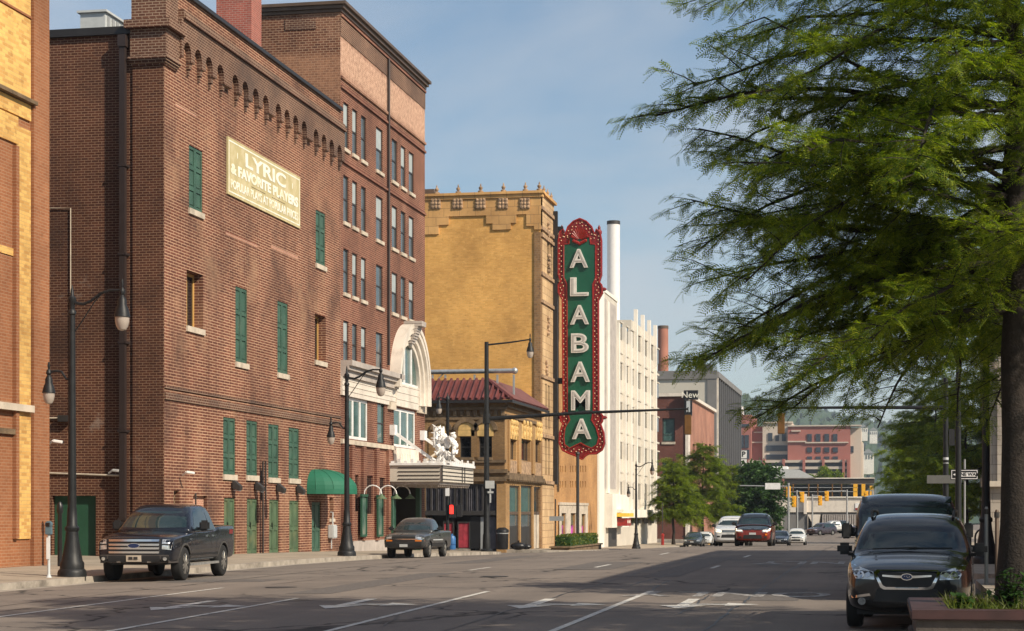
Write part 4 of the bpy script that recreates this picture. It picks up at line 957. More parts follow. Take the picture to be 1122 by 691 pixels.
# street face
q = MB()
for u in uw:
    q.box(XF, XF+.1, u[0]-.2, u[1]+.2, u[3]+.05, Zp(557, 461))
    n = 3
    for k in range(n):
        yy = u[0]+(u[1]-u[0])*(k+.5)/n
        for j in range(3): q.ball((XF+.12, yy, u[3]+.35+j*.38), .20, 8, 5, (.7, .8, 1.1))
        q.tube([(XF+.14, yy-.22, u[3]+.02), (XF+.14, yy, u[3]+1.2), (XF+.14, yy+.22, u[3]+.02)], .05, 5)
q.build('arch_relief', m_ochre, b)
for u in uw: 
    sash(b, 'x', XF, *u, -.2, m_brown, m_windark, mull=2, rails=())
    MB().box(XF, XF+.06, u[0]-.05, u[1]+.05, u[2]-.95, u[2]-.05).build('window_apron', m_orn, b)
q = MB(); yy0, yy1 = FY0-.1, FY1
for (pz_, h, o) in ((523, .26, .3), (519.5, .2, .18), (456, .2, .12), (446, .16, .2)): z = Zp(557, pz_); q.box(XF, XF+o, FY0-.02, FY1-.002, z-h/2, z+h/2)
for k in range(18): yy = FY0+.3+k*.75; q.tube([(XF+.28, yy, Zp(557, 527)), (XF+.2, yy+.3, Zp(557, 522)), (XF+.28, yy+.6, Zp(557, 527))], .05, 5)
q.build('belt_course', m_dkstone, b)
for a0, a1 in ((556, 557.3), (566.6, 569.5), (582, 584.8)):
    q = MB(); q.box(XF, XF+.12, Yp(a0), Yp(a1), Zp(557, 516), Zp(557, 460)); q.build('pilaster', m_brFs, b)
for i, u in enumerate(sw):
    zt2 = u[3]; zf = S(XF, u[0]); zm = Zp(557, 562); ff = MB()
    for y in (u[0], u[1]-.1): ff.box(XF-.2, XF-.1, y, y+.1, zf, zt2)
    ff.box(XF-.2, XF-.1, u[0]+.1, u[1]-.1, zm-.1, zm+.1); ff.box(XF-.2, XF-.1, u[0]+.1, u[1]-.1, zt2-.1, zt2); fo = ff.build('shop_window', m_brown, b)
    MB().box(XF-.18, XF-.16, u[0]+.1, u[1]-.1, zm+.1, zt2-.1).build('transom_pane', m_wingreen if i < 2 else m_windark, fo)
    if i < 2: 
        MB().box(XF-.18, XF-.15, u[0]+.1, u[1]-.1, zf, zf+1.5).build('stall_riser', m_dark, fo); MB().box(XF-.19, XF-.17, u[0]+.1, u[1]-.1, zf+1.5, zm-.1).build('pane', m_win, fo)
    else: MB().box(XF-.18, XF-.12, u[0]+.1, u[1]-.1, zf, zm-.1).build('door', m_stone, fo)
q = MB(); p_ = lambda px, py: (onY(px, py, FY0+3.2)[0], FY0+3.2, onY(px, py, FY0+3.2)[1])
t = thing('roof_duct', 'silver round ventilation duct on stands above the red tile roof', 'duct', (-30, FY0+3.2, zr-.6))
q.tube([p_(462, 407.5), p_(563, 406), ], .16, 12); q.ball(p_(564, 406), .22, 10, 6); q.build('duct', m_silver, t, smooth=True)
q = MB()
for px in (474, 488, 520, 545, 563): 
    a = p_(px, 407); q.box(a[0]-.06, a[0]+.06, a[1]-.06, a[1]+.06, zr-1.6, a[2]-.2)
q.tube([p_(466, 415), p_(474, 407)], .04, 5); q.tube([p_(488, 407), p_(480, 415)], .04, 5); q.build('stand', m_grey, t)
MB().box(-52, XF-1.5, FY0+1.5, FY1, zr-1.2, zr-1.0).build('roof_deck', m_flash, b)

# --- the big yellow brick theatre and its corner tower
AY = 134.0; at = onX(593, 212, XF)[1]
TY1 = Yp(607)
b = thing('yellow_theatre', 'tall yellow brick theatre with stepped tan terracotta top and small urns along its roof', 'building', (XF, AY, S(XF, AY)))
w = MB(); w.wall('y', AY, -62, XF-.01, -2, at, [], .3); w.build('side_wall', m_ala, b)
xq0, xq1 = onY(585.5, 400, AY)[0], onY(592.8, 400, AY)[0]
qb = onY(588, 254, AY)[1]; q = MB(); q.box(xq0, XF-.0, AY-.10, AY+.6, -2, qb); q.build('quoin_strip', m_alad, b)
T = lambda px, py: onY(px, py, AY)
tt = MB(); zb_ = T(500, 237)[1]
def slab(x0, x1, zt_, zl): tt.box(x0, x1, AY-.12, AY, zl, zt_)
xL = T(448, 230)[0]
slab(xL, XF, at, zb_)
for (a, c, lo) in ((448, 492, 246), (448, 481, 256), (533, 566, 246), (540, 560, 253), (577, 585.3, 250), (585.5, 593, 254)): slab(T(a, 230)[0], T(c, 230)[0] if c < 593 else XF, {246: T(500, 237.0)[1], 256: T(500, 246)[1], 253: T(500, 246)[1], 250: T(500, 237)[1], 254: T(500, 237)[1]}[lo]-.002, T(500, lo)[1])
tt.build('terracotta_top', m_terra, b)
q = MB(); q.box(xL, XF+.25, AY-.35, AY+.4, at, at+.18); q.box(xL, XF+.15, AY-.22, AY+.3, at-.25, at-.002); q.build('cornice', m_terra, b)
for px in (478, 502, 527, 551.5, 575.5):
    x0, z0 = T(px-5.5, 229); x1, z1 = T(px+5.5, 217); d = MB(); d.box(x0, x1, AY-.2, AY-.12, z0, z1)
    for i in range(3):
        for j in range(3): d.ball((x0+(x1-x0)*(i+.5)/3, AY-.2, z0+(z1-z0)*(j+.5)/3), .12, 6, 4, (1, .6, 1))
    d.build('carved_panel', m_orn, b)
for px in (479, 502.5, 527, 552, 576, 594):
    x = T(px, 210)[0]; u = MB(); u.lathe([(.20, .18), (.20, .3), (.07, .34), (.15, .48), (.14, .56), (.05, .63), (.06, .7), (.02, .82)], (min(x, XF-.1), AY-.1, at), 10); u.build('urn', m_orn, b, smooth=True)
MB().box(xL, T(472, 205)[0], AY+1, AY+4, at-.2, at+.75).build('penthouse', m_brown, b)
w = MB(); w.wall('x', XF, AY+.6, TY1, -2, at, [H(599.5, 602, 262, 300), H(603, 605, 262, 300), H(597, 599.2, 480, 520), H(600.5, 602.5, 480, 520), H(597.5, 599.3, 420, 470), H(600.5, 602.5, 422, 470)], -.3)
w.wall('y', TY1, -60, XF, -2, at, [], -.2); w.build('tower', m_tower, b)
q = MB()
for (a, c, t_, s_) in ((599, 605.5, 262, 300), (597, 603, 420, 520)):
    u = H(a, c, t_, s_); q.box(XF-.28, XF-.2, u[0], u[1], u[2], u[3])
q.build('slit_window', m_windark, b)
q = MB()
for py in (228, 250, 258, 300, 330, 412, 477, 528):
    z = Zp(594, py); q = MB(); q.box(XF, XF+.12, AY-.02, TY1, z-.12, z+.12); q.build('tower_band', m_orn, b)
for (px, py) in ((600, 240), (601, 275), (600, 345), (598, 395)):
    q = MB()
    for k in range(5): q.ball((XF+.05, Yp(px)+.2*((k % 2)-.5), Zp(594, py)-.28*k), .16, 6, 4)
    q.build('tower_ornament', m_orn, b)
for px in (596, 600, 604):
    u = MB(); u.lathe([(.16, .18), (.16, .3), (.07, .34), (.13, .48), (.05, .62), (.02, .78)], (XF, Yp(px), at), 8); u.build('urn', m_orn, b, smooth=True)
q = MB(); q.box(-60, XF+.2, AY+.4, TY1+.15, at, at+.2); q.build('coping', m_terra, b)
# front with the lobby windows
PY1 = Yp(654.5); pt = onX(610, 258, XF)[1]
lob = [H(614, 619, 562, 598), H(624, 630, 562, 598), H(636, 640.5, 563, 598)]
slits = [H(p, p+1.1, t_, t_+7) for p in (613.5, 616, 619, 624.5, 627, 630, 635.5, 638, 641) for t_ in (510, 527)]
w = MB(); w.wall('x', XF, TY1, PY1, -2, pt, lob+slits, -.3); w.wall('y', PY1, -60, XF, 8, pt, [], -.2); w.build('wall', m_alaf, b)
q = MB(); q.box(XF-.28, XF-.24, TY1+.5, PY1-1, Zp(613, 540), Zp(613, 508)); q.build('slit_backing', m_windark, b)
lf = MB(); y0, y1 = Yp(611.5), Yp(643); z0, z1 = Zp(613, 600), Zp(613, 553)
lf.wall('x', XF+.1, y0, y1, z0, z1, [(a, c, lo, hi-.0) for a, c, lo, hi in lob], -.1); lf.box(XF, XF+.16, y0, y1, z1, z1+.2)
lf.build('lobby_frame', m_stone, b)
postm = plain('magenta_poster', (0.35, 0.05, 0.28), 0.4, var=0.9, scale=1.4, dirt=(0.05, 0.06, 0.30), dscale=0.9)
for u in lob:
    p = MB(); p.box(XF-.2, XF-.15, u[0], u[1], u[2], u[2]+(u[3]-u[2])*.62); po = p.build('window_poster', postm, b); MB().box(XF-.2, XF-.15, u[0], u[1], u[2]+(u[3]-u[2])*.64, u[3]).build('pane', m_wingreen, po)
q = MB(); q.box(-60, XF+.1, TY1+.15, PY1, pt, pt+.2); q.build('coping', m_terra, b)
# white end pier seen past the sign
# --- the vertical theatre sign
SY = 139.6
sx0, _ = onY(611, 400, SY); sx1, _ = onY(658.5, 400, SY); 
sP = lambda px, py: onY(px, py, SY-.45)
t = thing('vertical_theatre_sign', 'tall green and red vertical sign spelling ALABAMA in white letters', 'sign', ((sx0+sx1)/2, SY, sP(635, 500)[1]))
outl = [(611.5,262),(613,254),(617,250.5),(619,256),(622,248),(628,242),(635,239),(642,242),(648,248),(651,256),(653,250.5),(657,254),(658.5,262),(658.5,300),(656,308),(659,312),(659.5,320),(655,328),(655.5,450),(660,455),(659.5,461),(657.5,464),(661,474),(662,485),(659,493),(653,497),(645,497),(640,500),(637.5,503),(634,501.5),(630,499),(623,496.5),(616,493),(612.5,485),(613,474),(616.5,464),(614,461),(613.5,455),(617,450),(616,328),(611.5,320),(611,312),(614,308),(611.5,300)]
inn = [(617.5,304),(617.5,268),(619.5,267),(623,267),(624,259),(630,257),(635,259),(640,257),(646,259),(647,267),(650.5,267),(652.5,268),(652.5,304),(649.5,311),(650,450),(648,460),(653,468),(656,479),(654,487),(648,491),(641,488),(636,485),(630,488),(624,491),(618.5,487),(617.5,479),(619,468),(624,460),(621.5,450),(621,311)]
P2 = lambda L_: [sP(a, c) for a, c in L_]
q = MB(); q.prism(P2(outl), 'y', SY-.35, SY+.35); q.build('cabinet', m_sred, t)
q = MB(); q.prism(P2(inn), 'y', SY-.40, SY-.352); q.build('face', m_sgreen, t)
# raised red moulding lines and the fan at the top
q = MB(); po = P2(outl)
q.tube([(a, SY-.37, c) for a, c in po]+[(po[0][0], SY-.37, po[0][1])], .07, 5); pi_ = P2(inn); q.tube([(a, SY-.40, c) for a, c in pi_]+[(pi_[0][0], SY-.40, pi_[0][1])], .055, 5); q.build('moulding', m_sred2, t)
q = MB(); cx_, cz_ = sP(635, 262)
for k in range(11):
    a = R(10+k*16); q.tube([(cx_+.1*math.cos(a), SY-.42, cz_+.05*math.sin(a)), (cx_+.62*math.cos(a), SY-.48, cz_+.1+.72*math.sin(a))], [.05, .13], 6)
for k in range(7): q.ball((cx_+.18*(k-3)*.8, SY-.46, cz_-.10-.12*(3-abs(k-3))*.6), .13, 6, 4)
q.build('fan_ornament', m_sred2, t, smooth=True)
q = MB()
for s, px in ((-1, 614.5), (1, 655.5)):
    x, z = sP(px, 252); q = MB(); q.lathe([(.12, 0), (.2, .15), (.22, .3), (.1, .5), (.12, .6), (.02, .8)], (x, SY, z-.35), 8); q.build('finial', m_sred, t, smooth=True)
for (px, py) in ((659.5, 316), (660, 457), (611, 316), (613.5, 457)): x, z = sP(px, py); q = MB(); q.ball((x, SY, z), .25, 8, 5, (1.2, 1, .6)); q.build('finial', m_sred, t, smooth=True)
q = MB()
def bulbs(path, step, jig):
    acc = 0; k = 0
    for (a, c) in zip(path[:-1], path[1:]):
        va, vc = Vector(a), Vector(c); L_ = (vc-va).length; d = (vc-va)/max(L_, 1e-6)
        while acc < L_:
            p = va+d*acc; n_ = Vector((-d.y, d.x))*jig*(-1 if k % 2 else 1); q.ball((p.x+n_.x, SY-.385, p.y+n_.y), .042, 5, 4); acc += step; k += 1
        acc -= L_
mid = [((a+c)/2, (e+f)/2) for (a, e), (c, f) in zip(P2([(613.5,300),(613.5,262),(617,256),(622,262),(624,252),(635,243),(646,252),(648,262),(653,256),(656.5,262),(656.5,300),(653,308),(655,318),(652.5,330),(652.7,450),(654,462),(659,476),(658,488),(650,494),(641,492),(636,494),(630,493),(621,493),(614.5,486),(615,476),(619,462),(619,450),(618.5,330),(614,318),(617.5,308),(613.5,300)]), P2([(613.5,300),(613.5,262),(617,256),(622,262),(624,252),(635,243),(646,252),(648,262),(653,256),(656.5,262),(656.5,300),(653,308),(655,318),(652.5,330),(652.7,450),(654,462),(659,476),(658,488),(650,494),(641,492),(636,494),(630,493),(621,493),(614.5,486),(615,476),(619,462),(619,450),(618.5,330),(614,318),(617.5,308),(613.5,300)]))]
bulbs(mid, .19, .085); tag(q.build('bulb_row', m_bulb, t), kind='stuff')
lz = sP(0, 269.5)[1]
for ch, (x0, x1, y0, y1) in zip('ALABAMA', ((624.5,644.5,272.5,293.5),(625,645,303.5,324.5),(625,645.5,334,355.5),(626,645,365,386.5),(625.5,646.5,396,418.5),(626,646.5,427.5,449.5),(627,648,458.5,481))):
    xa, za_ = sP(x0, y1); xb, zb2 = sP(x1, y0)
    o = textmesh('letter', ch, 1.0, m_let, t, Matrix.Identity(4), extrude=.09, offset=.028)
    me = o.data; of = OFF[t.name]; V = [v.co+of for v in me.vertices]
    lx0, lx1 = min(v.x for v in V), max(v.x for v in V); ly0, ly1 = min(v.y for v in V), max(v.y for v in V)
    for v, c in zip(me.vertices, V): v.co = Vector((xa+(c.x-lx0)/(lx1-lx0)*(xb-xa), SY-.50-c.z, za_+(c.y-ly0)/(ly1-ly0)*(zb2-za_)))-of
    ins = textmesh('letter_channel', ch, 1.0, m_letin, o, Matrix.Identity(4), extrude=.012, offset=-.022)
    V = [v.co+OFF[o.name] for v in ins.data.vertices]; ix0, ix1 = min(v.x for v in V), max(v.x for v in V); iy0, iy1 = min(v.y for v in V), max(v.y for v in V)
    mgx, mgy = (xb-xa)*.075, (zb2-za_)*.065
    for v, c in zip(ins.data.vertices, V): v.co = Vector((xa+mgx+(c.x-ix0)/(ix1-ix0)*(xb-xa-2*mgx), SY-.602-c.z, za_+mgy+(c.y-iy0)/(iy1-iy0)*(zb2-za_-2*mgy)))-of
q = MB()
for py in (268, 325.5, 425): z = sP(0, py)[1]; q.box(XF, sP(616, 0)[0], SY-.12, SY+.12, z-.22, z+.22)
q.box(XF+.02, XF+.32, SY-.6, SY-.25, sP(0, 560)[1]+2, sP(0, 250)[1]); q.build('bracket', m_flash, t)

# --- white office building with vertical fins
WY0, W1, W2, WY1 = PY1, Yp(676), Yp(694), Yp(722)
b = thing('white_finned_building', 'white office building with tall vertical fins past the green vertical sign', 'building', (XF, WY0, S(XF, WY0)))
zt0, zt1, zt2 = Zp(657, 316), Zp(678, 354), Zp(697, 339)
w = MB(); w.box(-48, XF, WY0+.01, W1, -2.5, zt0); w.box(-48, XF-.2, W1, W2, -2.5, zt1-1.2); w.box(-48, XF-.2, W2, WY1, -2.5, zt2-1.2); w.box(-47, -30, W1-.5, W2, zt1-2, zt2-.5)
w.build('wall', m_whiteb, b)  # darker white than the fins stands in for shade in the recesses between them
q = MB(); q.box(-47.9, XF+.08, WY0+.02, W1+.1, zt0, zt0+.3); q.box(XF, XF+.12, Yp(664.5), Yp(667), Zp(664, 540), zt0-.6); q.box(XF, XF+.1, Yp(655.5), Yp(661), Zp(656, 600), zt0-.02); q.build('pier', m_white, b)
q = MB(); q.box(XF, XF+.02, Yp(661.2), Yp(664.4), Zp(661, 535), zt0-.5); q.box(XF, XF+.02, Yp(667.2), Yp(674.5), Zp(667, 535), zt0-.5); q.build('recess_strip', m_creamd, b)
fins = [677.5, 684.5, 691] + [697, 704.5, 711.5, 718.2]
for f_ in fins:
    y = Yp(f_); z = zt1 if f_ < 694 else zt2; q = MB(); q.box(XF-.2, XF+.14, y-.32, y+.32, Zp(f_, 565), z); q.build('fin', m_white, b)
ws = MB(); mk = MB()
allf = fins+[724]
for a, c in zip(allf[:-1], allf[1:]):
    ya_, yb2 = Yp(a)+.25, Yp(c)-.25; z = Zp(a, 560); k = 0; ztp = zt1 if a < 693 else zt2
    while z < ztp-1.5:
        ws.box(XF-.2, XF-.17, yb2-1.9, yb2-.35, z+1.2, z+2.7); mk.box(XF-.2, XF-.12, ya_, yb2, z-.10, z+.10); mk.box(XF-.17, XF-.05, yb2-2.0, yb2-.25, z+2.72, z+2.85); z += 3.7; k += 1
ws.build('slot_windows', m_windark, b); mk.build('floor_band', m_whiteb, b)
q = MB(); q.box(XF, XF+.5, Yp(664), Yp(722), Zp(684, 567), Zp(684, 558)); q.build('ledge', m_white, b)
for px in (685, 692, 698, 705.5, 712): u = H(px, px+4.2, 568, 573.5); MB().box(XF, XF+.03, *u).build('window', m_windark, b)
q = MB(); q.box(XF, XF+.6, Yp(663.5), Yp(682), Zp(664, 578), Zp(664, 541)); q.build('entrance_block', m_white, b)
u = H(666.5, 675.5, 578, 604); MB().box(XF+.01, XF+.03, u[0], u[1], u[2], u[3]).build('doorway', m_dark, b)
t = thing('shop_sign', 'small red hanging shop sign under a little yellow awning on the white building', 'sign', (XF+.6, Yp(672), Zp(672, 577)))
y0_ = Yp(668.8); MB().box(XF+.6, XF+1.5, y0_, y0_+2.6, Zp(669, 576), Zp(669, 567.5)).build('sign_board', m_sred2, t); MB().box(XF+.6, XF+1.7, y0_-.3, y0_+3, Zp(669, 566), Zp(669, 562)).build('awning', plain('yellow_canvas', (.75, .48, .06), .7), t); MB().box(XF+.6, XF+1.2, y0_-.2, y0_+2.6, Zp(669, 561.5), Zp(669, 558)).build('sign_top', m_white, t)
q = MB(); 
for yy in (.5, 1.3, 2.0): q.box(XF+1.5, XF+1.51, y0_+yy-.25, y0_+yy+.15, Zp(669, 573), Zp(669, 570))
q.build('sign_marks', m_letters, t)
# white steel stack on its roof
x, _ = onY(672.2, 300, 190); r_ = 7.0/2100*192
t = thing('white_stack', 'tall smooth white cylindrical stack rising behind the green vertical sign', 'stack', (x, 190, zt0-6))
MB().lathe([(r_, 8), (r_, onY(672, 246, 190)[1])], (x, 190, 0), 20).build('stack', plain('white_stack_paint', (.72, .70, .68), .5, var=.05), t, smooth=True); zz = onY(672, 246, 190)[1]; MB().lathe([(r_*1.05, zz), (r_*1.05, zz+.35)], (x, 190, 0), 20).build('rim', m_dark, t, smooth=True)

# --- brick shop block, grey slab, chimney beyond the second cross street
BY0 = Yp(752); BY1 = Yp(782.5)
b = thing('low_brick_building', 'dark brick building with pale coping and a green window beyond the white building', 'building', (XF, BY0, S(XF, BY0)))
bz = Zp(752, 434)
gw = [(lambda a, c: (a[0], c[0], a[1], c[1]))(onY(725.5, 484, BY0), onY(739.5, 458, BY0)), (lambda a, c: (a[0], c[0], a[1], c[1]))(onY(725.5, 530, BY0), onY(739.5, 505, BY0))]
m_bB = brick('shaded_red_brick', (0.17, 0.06, 0.045), (0.13, 0.05, 0.04), (0.16, 0.09, 0.07), bh=0.09); m_bBs = brick('sunlit_red_brick', (0.40, 0.17, 0.11), (0.36, 0.15, 0.10), (0.38, 0.24, 0.18), bh=0.09)  # one brick in two tones: side wall's shade and street wall's sun put into colour
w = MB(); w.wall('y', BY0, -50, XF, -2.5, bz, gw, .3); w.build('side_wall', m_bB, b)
bw_ = [H(p, p+2.6, 486, 505) for p in (759, 763.5, 768, 772.5, 777)]
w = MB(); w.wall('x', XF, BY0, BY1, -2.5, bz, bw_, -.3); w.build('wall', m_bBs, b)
for u in gw: sash(b, 'y', BY0, *u, .2, m_dark, m_wingreen, rails=(.3,), fw=.16); sill(b, 'y', BY0, u[0], u[1], u[2], -.12, .3)
for u in bw_: MB().box(XF-.3, XF-.25, *u).build('window', m_windark, b)
q = MB(); q.box(-50, XF+.35, BY0-.2, BY0+.6, bz, bz+.4); q.box(XF-.4, XF+.35, BY0+.6, BY1, bz, bz+.4); q.box(XF-.1, XF+.25, BY0-.15, BY0+2.2, -2, bz-.002); q.box(-50, XF, BY0-.15, BY0, onY(730, 525, BY0)[1]-.3, onY(730, 525, BY0)[1]+.3); q.build('coping', m_cream, b)
t = thing('blade_sign', 'black blade sign lettered New on the corner of the dark brick building', 'sign', (XF, BY0-.7, Zp(752, 456)))
x0, z0 = onY(749.5, 438, BY0-.7); x1, z1 = onY(765, 427.5, BY0-.7); MB().box(x0, x1, BY0-1, BY0-.6, z0, z1).build('sign_board', m_black, t)
textmesh('lettering', 'New', (z1-z0)*.95, m_letters, t, faceY((x0+x1)/2-.1, BY0-1.02, (z0+z1)/2), extrude=.01)
x0b, z0b = onY(750, 456, BY0-.7); x1b, z1b = onY(758.5, 438.5, BY0-.7); MB().box(x0b, x1b, BY0-1, BY0-.6, z0b, z1b).build('lower_board', m_black, t); xm = (x0b+x1b)/2; MB().box(xm-.2, xm+.25, BY0-1.03, BY0-1, z0b+.5, z1b-.1).build('pale_mark', m_lgrey, t)
GY0, GY1 = Yp(783.5), Yp(810); gz = Zp(783.5, 408)
b = thing('grey_slab_building', 'beige and grey office slab with close dark vertical fins on its street side', 'building', (XF, GY0, S(XF, GY0)))
m_bg = plain('beige_panel', (.50, .47, .40), .8, var=.05, scale=.2); m_gc = plain('grey_concrete', (.17, .165, .16), .8, var=.15, scale=.3); m_gf = plain('dark_fin', (.10, .10, .105), .6, var=.1)
w = MB(); w.wall('y', GY0, -60, XF, -2.5, gz-.9, [], .3); w.build('side_wall', m_bg, b)
q = MB(); q.box(-60, XF+.3, GY0-.3, GY0+.5, gz-.9, gz+.3); q.box(XF-1.1, XF+.2, GY0-.2, GY0+.6, -2.5, gz-.902); q.box(-60, XF-1.2, GY0-.1, GY0, onY(760, 446, GY0)[1], onY(760, 443, GY0)[1]); q.box(-60, XF, GY0+.5, GY1, gz-.6, gz-.2); q.build('frame', m_gc, b)
q = MB(); x0, z0 = onY(762, 408, GY0+1); q.box(x0, XF-.6, GY0+1, GY0+4, gz, gz+1.3); q.build('penthouse', m_gf, b)
w = MB(); w.box(XF-.6, XF-.5, GY0+.6, GY1, -2.5, gz-.6); w.build('curtain_wall', m_windark, b)
for k in range(13):
    y = GY0+1.4+(GY1-GY0-1.6)*k/12; q = MB(); q.box(XF-.5, XF+.35, y-.28, y+.28, -2.5, gz-.61); q.build('fin', m_gf if k else m_cream, b)
q = MB(); q.box(XF-.3, XF+.45, GY0+.6, GY1+.1, gz-.6, gz+.2); q.build('cornice', m_gc, b)
t = thing('parking_sign', 'white vertical sign of square letter boxes spelling PARK', 'sign', (XF+.4, GY1, 6))
for ch, (y0, y1) in zip('PARK', ((493.5, 502), (503, 511.5), (512.5, 520), (521, 529))):
    a, z0 = onY(811.5, y1, GY1); c, z1 = onY(818.2, y0, GY1); bx_ = MB(); bx_.box(a, c, GY1-.2, GY1+.1, z0, z1); bo = bx_.build('letter_box', m_whitepaint, t)
    textmesh('letter', ch, (z1-z0)*.95, m_black, bo, faceY((a+c)/2, GY1-.22, (z0+z1)/2), extrude=.01, offset=.03)
q = MB(); a, _ = onY(809.5, 500, GY1); q.box(a-.15, onY(811.5, 500, GY1)[0]+.1, GY1-.1, GY1+.05, onY(810, 528, GY1)[1], onY(810, 494, GY1)[1]); q.build('sign_post', m_whitepaint, t)
x, _ = onY(726.5, 400, 330); r_ = 5.6/2100*333; zz = onY(726, 360, 330)[1]
t = thing('brick_smokestack', 'round red brick smokestack behind the white finned building', 'chimney', (x, 330, -1))
MB().lathe([(r_*1.25, -3), (r_, zz)], (x, 330, 0), 18).build('stack', plain('smokestack_brick', (.36, .15, .10), .85, var=.15, scale=.4), t, smooth=True); MB().lathe([(r_*1.06, zz), (r_*1.06, zz+.5)], (x, 330, 0), 18).build('rim', m_brown, t, smooth=True)

# --- right side of the street
b = thing('stone_building', 'grey stone office building with a projecting ledge beyond the right pavement trees', 'building', (6.5, 123, S(6.5, 123)))
m_gst = blocks('grey_limestone', (.42, .37, .31), (.36, .315, .26), (.2, .17, .14), 1.2, .6, .02, stain=(.2, .17, .13))
RY0, RY1 = 124.0, 138.0
rw = [(x, x+1.3, z, z+2.2) for x in (8, 10.6, 13.2, 15.8, 18.4, 21) for z in (5.6, 9.4, 13.2, 17)]
w = MB(); w.wall('y', RY0, 6.5, 34, -2.5, 22, rw, .3); fw_ = [(y, y+1.6, z, z+2.2) for y in [125.2+3.1*k for k in range(4)] for z in (5.6, 9.4, 13.2, 17)]; w.wall('x', 6.5, RY0, RY1, -2.5, 22, fw_, .3); w.build('wall', m_gst, b)
for u in rw: sash(b, 'y', RY0, *u, .2)
q = MB(); q.box(6.78, 6.8, RY0+1, RY1-1, 5, 20); q.build('window_band', m_windark, b)
q = MB(); z0 = onY(1090, 533, RY0)[1]; z1 = onY(1090, 527, RY0)[1]; q.box(6.0, 34, RY0-.5, RY0, z0, z1); q.box(6.0, 6.5, RY0, RY1, z0, z1); q.box(6.0, 34, RY0-.5, RY0, 21, 22.2); q.box(6.0, 6.5, RY0, RY1, 21, 22.2); q.build('ledge', m_stone, b)
for x in (7.2, 9.8, 12.4, 15, 17.6): q = MB(); q.box(x-.3, x+.3, RY0-.2, RY0, z1, 21); q.build('pilaster', m_gst, b)
q = MB(); q.box(7.5, 33, RY0-.03, RY0, S(8, RY0), z0-.6); q.build('shopfront', m_windark, b)
MB().box(6.6, 34, RY0, RY1, 22, 22.3).build('roof', m_flash, b)
# a row on the near right pavement, beyond the frame: it shades the roadway
def shadeblock(x0, x1, y0, y1, z, label):
    b = thing('side_building', label, 'building', (x0, (y0+y1)/2, 0)); ho = [(y, y+1.4, zz, zz+1.9) for y in np.arange(y0+1, y1-2, 3.0) for zz in np.arange(2.4, z-2, 3.6)]
    w = MB(); w.wall('x', x0, y0, y1, -1, z, ho, .3); w.wall('x', x1, y0, y1, -1, z, [], .1); w.wall('y', y0, x0, x1, -1, z, [], .1); w.wall('y', y1, x0, x1, -1, z, [], .1); w.build('wall', m_brOff, b)
    MB().box(x0-.2, x1+.2, y0-.2, y1+.2, z, z+.3).build('roof', m_stone, b); MB().box(x0+.25, x0+.28, y0+.5, y1-.5, 1, z-.5).build('window_band', m_win, b)
shadeblock(6.6, 30, 37.2, 71.6, 11.0, 'three storey red brick row on the right pavement, outside the photo')

# --- the far end of the street
KY = 620.0
m_kb = plain('far_red_brick', (.33, .12, .095), .85, var=.12, scale=.15); m_kc = plain('far_cream_panel', (.52, .44, .36), .85, var=.06, scale=.1); m_kd = plain('far_dark_window', (.035, .045, .06), .3, var=.2)
b = thing('brick_hospital_complex', 'large pink red brick and cream complex closing the end of the street', 'building', (onY(875, 530, KY)[0], KY, -4))
def KB(name, x0, x1, yt, yb, d0, d1, mat, par=b):
    a, zl = onY(x0, yb, KY); c, zh = onY(x1, yt, KY); return MB().box(a, c, KY-d0, KY+d1, zl, zh).build(name, mat, par)
for (x0, x1, yt, yb, d, mat) in ((806, 824, 455, 560, 4, m_kb), (822.1, 839, 467, 560, 0, m_kb), (836, 868, 463, 560, 2, m_kc), (864, 932, 467.5, 560, 5, m_kb), (928.5, 943.5, 469, 560, 3, m_kc), (943.6, 945.5, 484, 560, 1, m_kc)): KB('wall', x0, x1, yt, yb, d, 25, mat)
for (x0, x1, yt, yb, d) in ((836, 869, 462, 464, 2.6), (864, 944, 466, 468, 5.6), (883, 930, 484.5, 486.2, 5.6), (822, 838, 483.8, 485.2, .6), (864, 884, 483.5, 485, 5.6), (826, 836, 472.8, 474.2, .5), (868, 878, 472, 473.5, 5.5)): KB('cream_band', x0, x1, yt, yb, d, 0, m_kc)
for (x0, x1, yt, yb, d) in [(842, 846.8, 474.5, 483.5, 2.3), (850, 854, 477, 483.5, 2.3), (857, 861.5, 474.5, 483.5, 2.3), (840, 863, 488, 494.5, 2.3), (840, 863, 498, 503.5, 2.3), (810, 816, 477, 491, 4.3), (817, 821.5, 477, 491, 4.3), (809, 822, 465, 468, 4.3), (810, 822, 493, 503, 4.3), (931, 935.5, 489, 496, 3.3)] + [(x, x+5, 476, 485.5-1.2, 5.3) for x in (885.2, 894.6, 904, 913)] + [(x, x+5.5, 490.5, 496, 5.3) for x in (885, 894.4, 903.8, 913)] + [(x, x+5.5, 500.5, 503.5, 5.3) for x in (885, 894.4, 903.8, 913)]: KB('window', x0, x1, yt, yb, d, 0, m_kd)
for (yt, yb) in ((504.3, 507.6), (511.5, 514.8), (519, 522)): KB('deck_parapet', 822, 930, yt, yb, 8, 0, m_kc)
KB('deck_void', 822, 930, 507.6, 530, 6, 0, m_kd)
for x in (838.5, 860, 882, 903, 925, 930): KB('deck_column', x-1.4, x+1.4, 503.5, 545, 8.6, 0, m_kb)
x, z = onY(811, 453, KY); MB().lathe([(1, 0), (1, 3)], (x, KY+3, z-.5), 12).build('roof_tank', m_whitepaint, b)
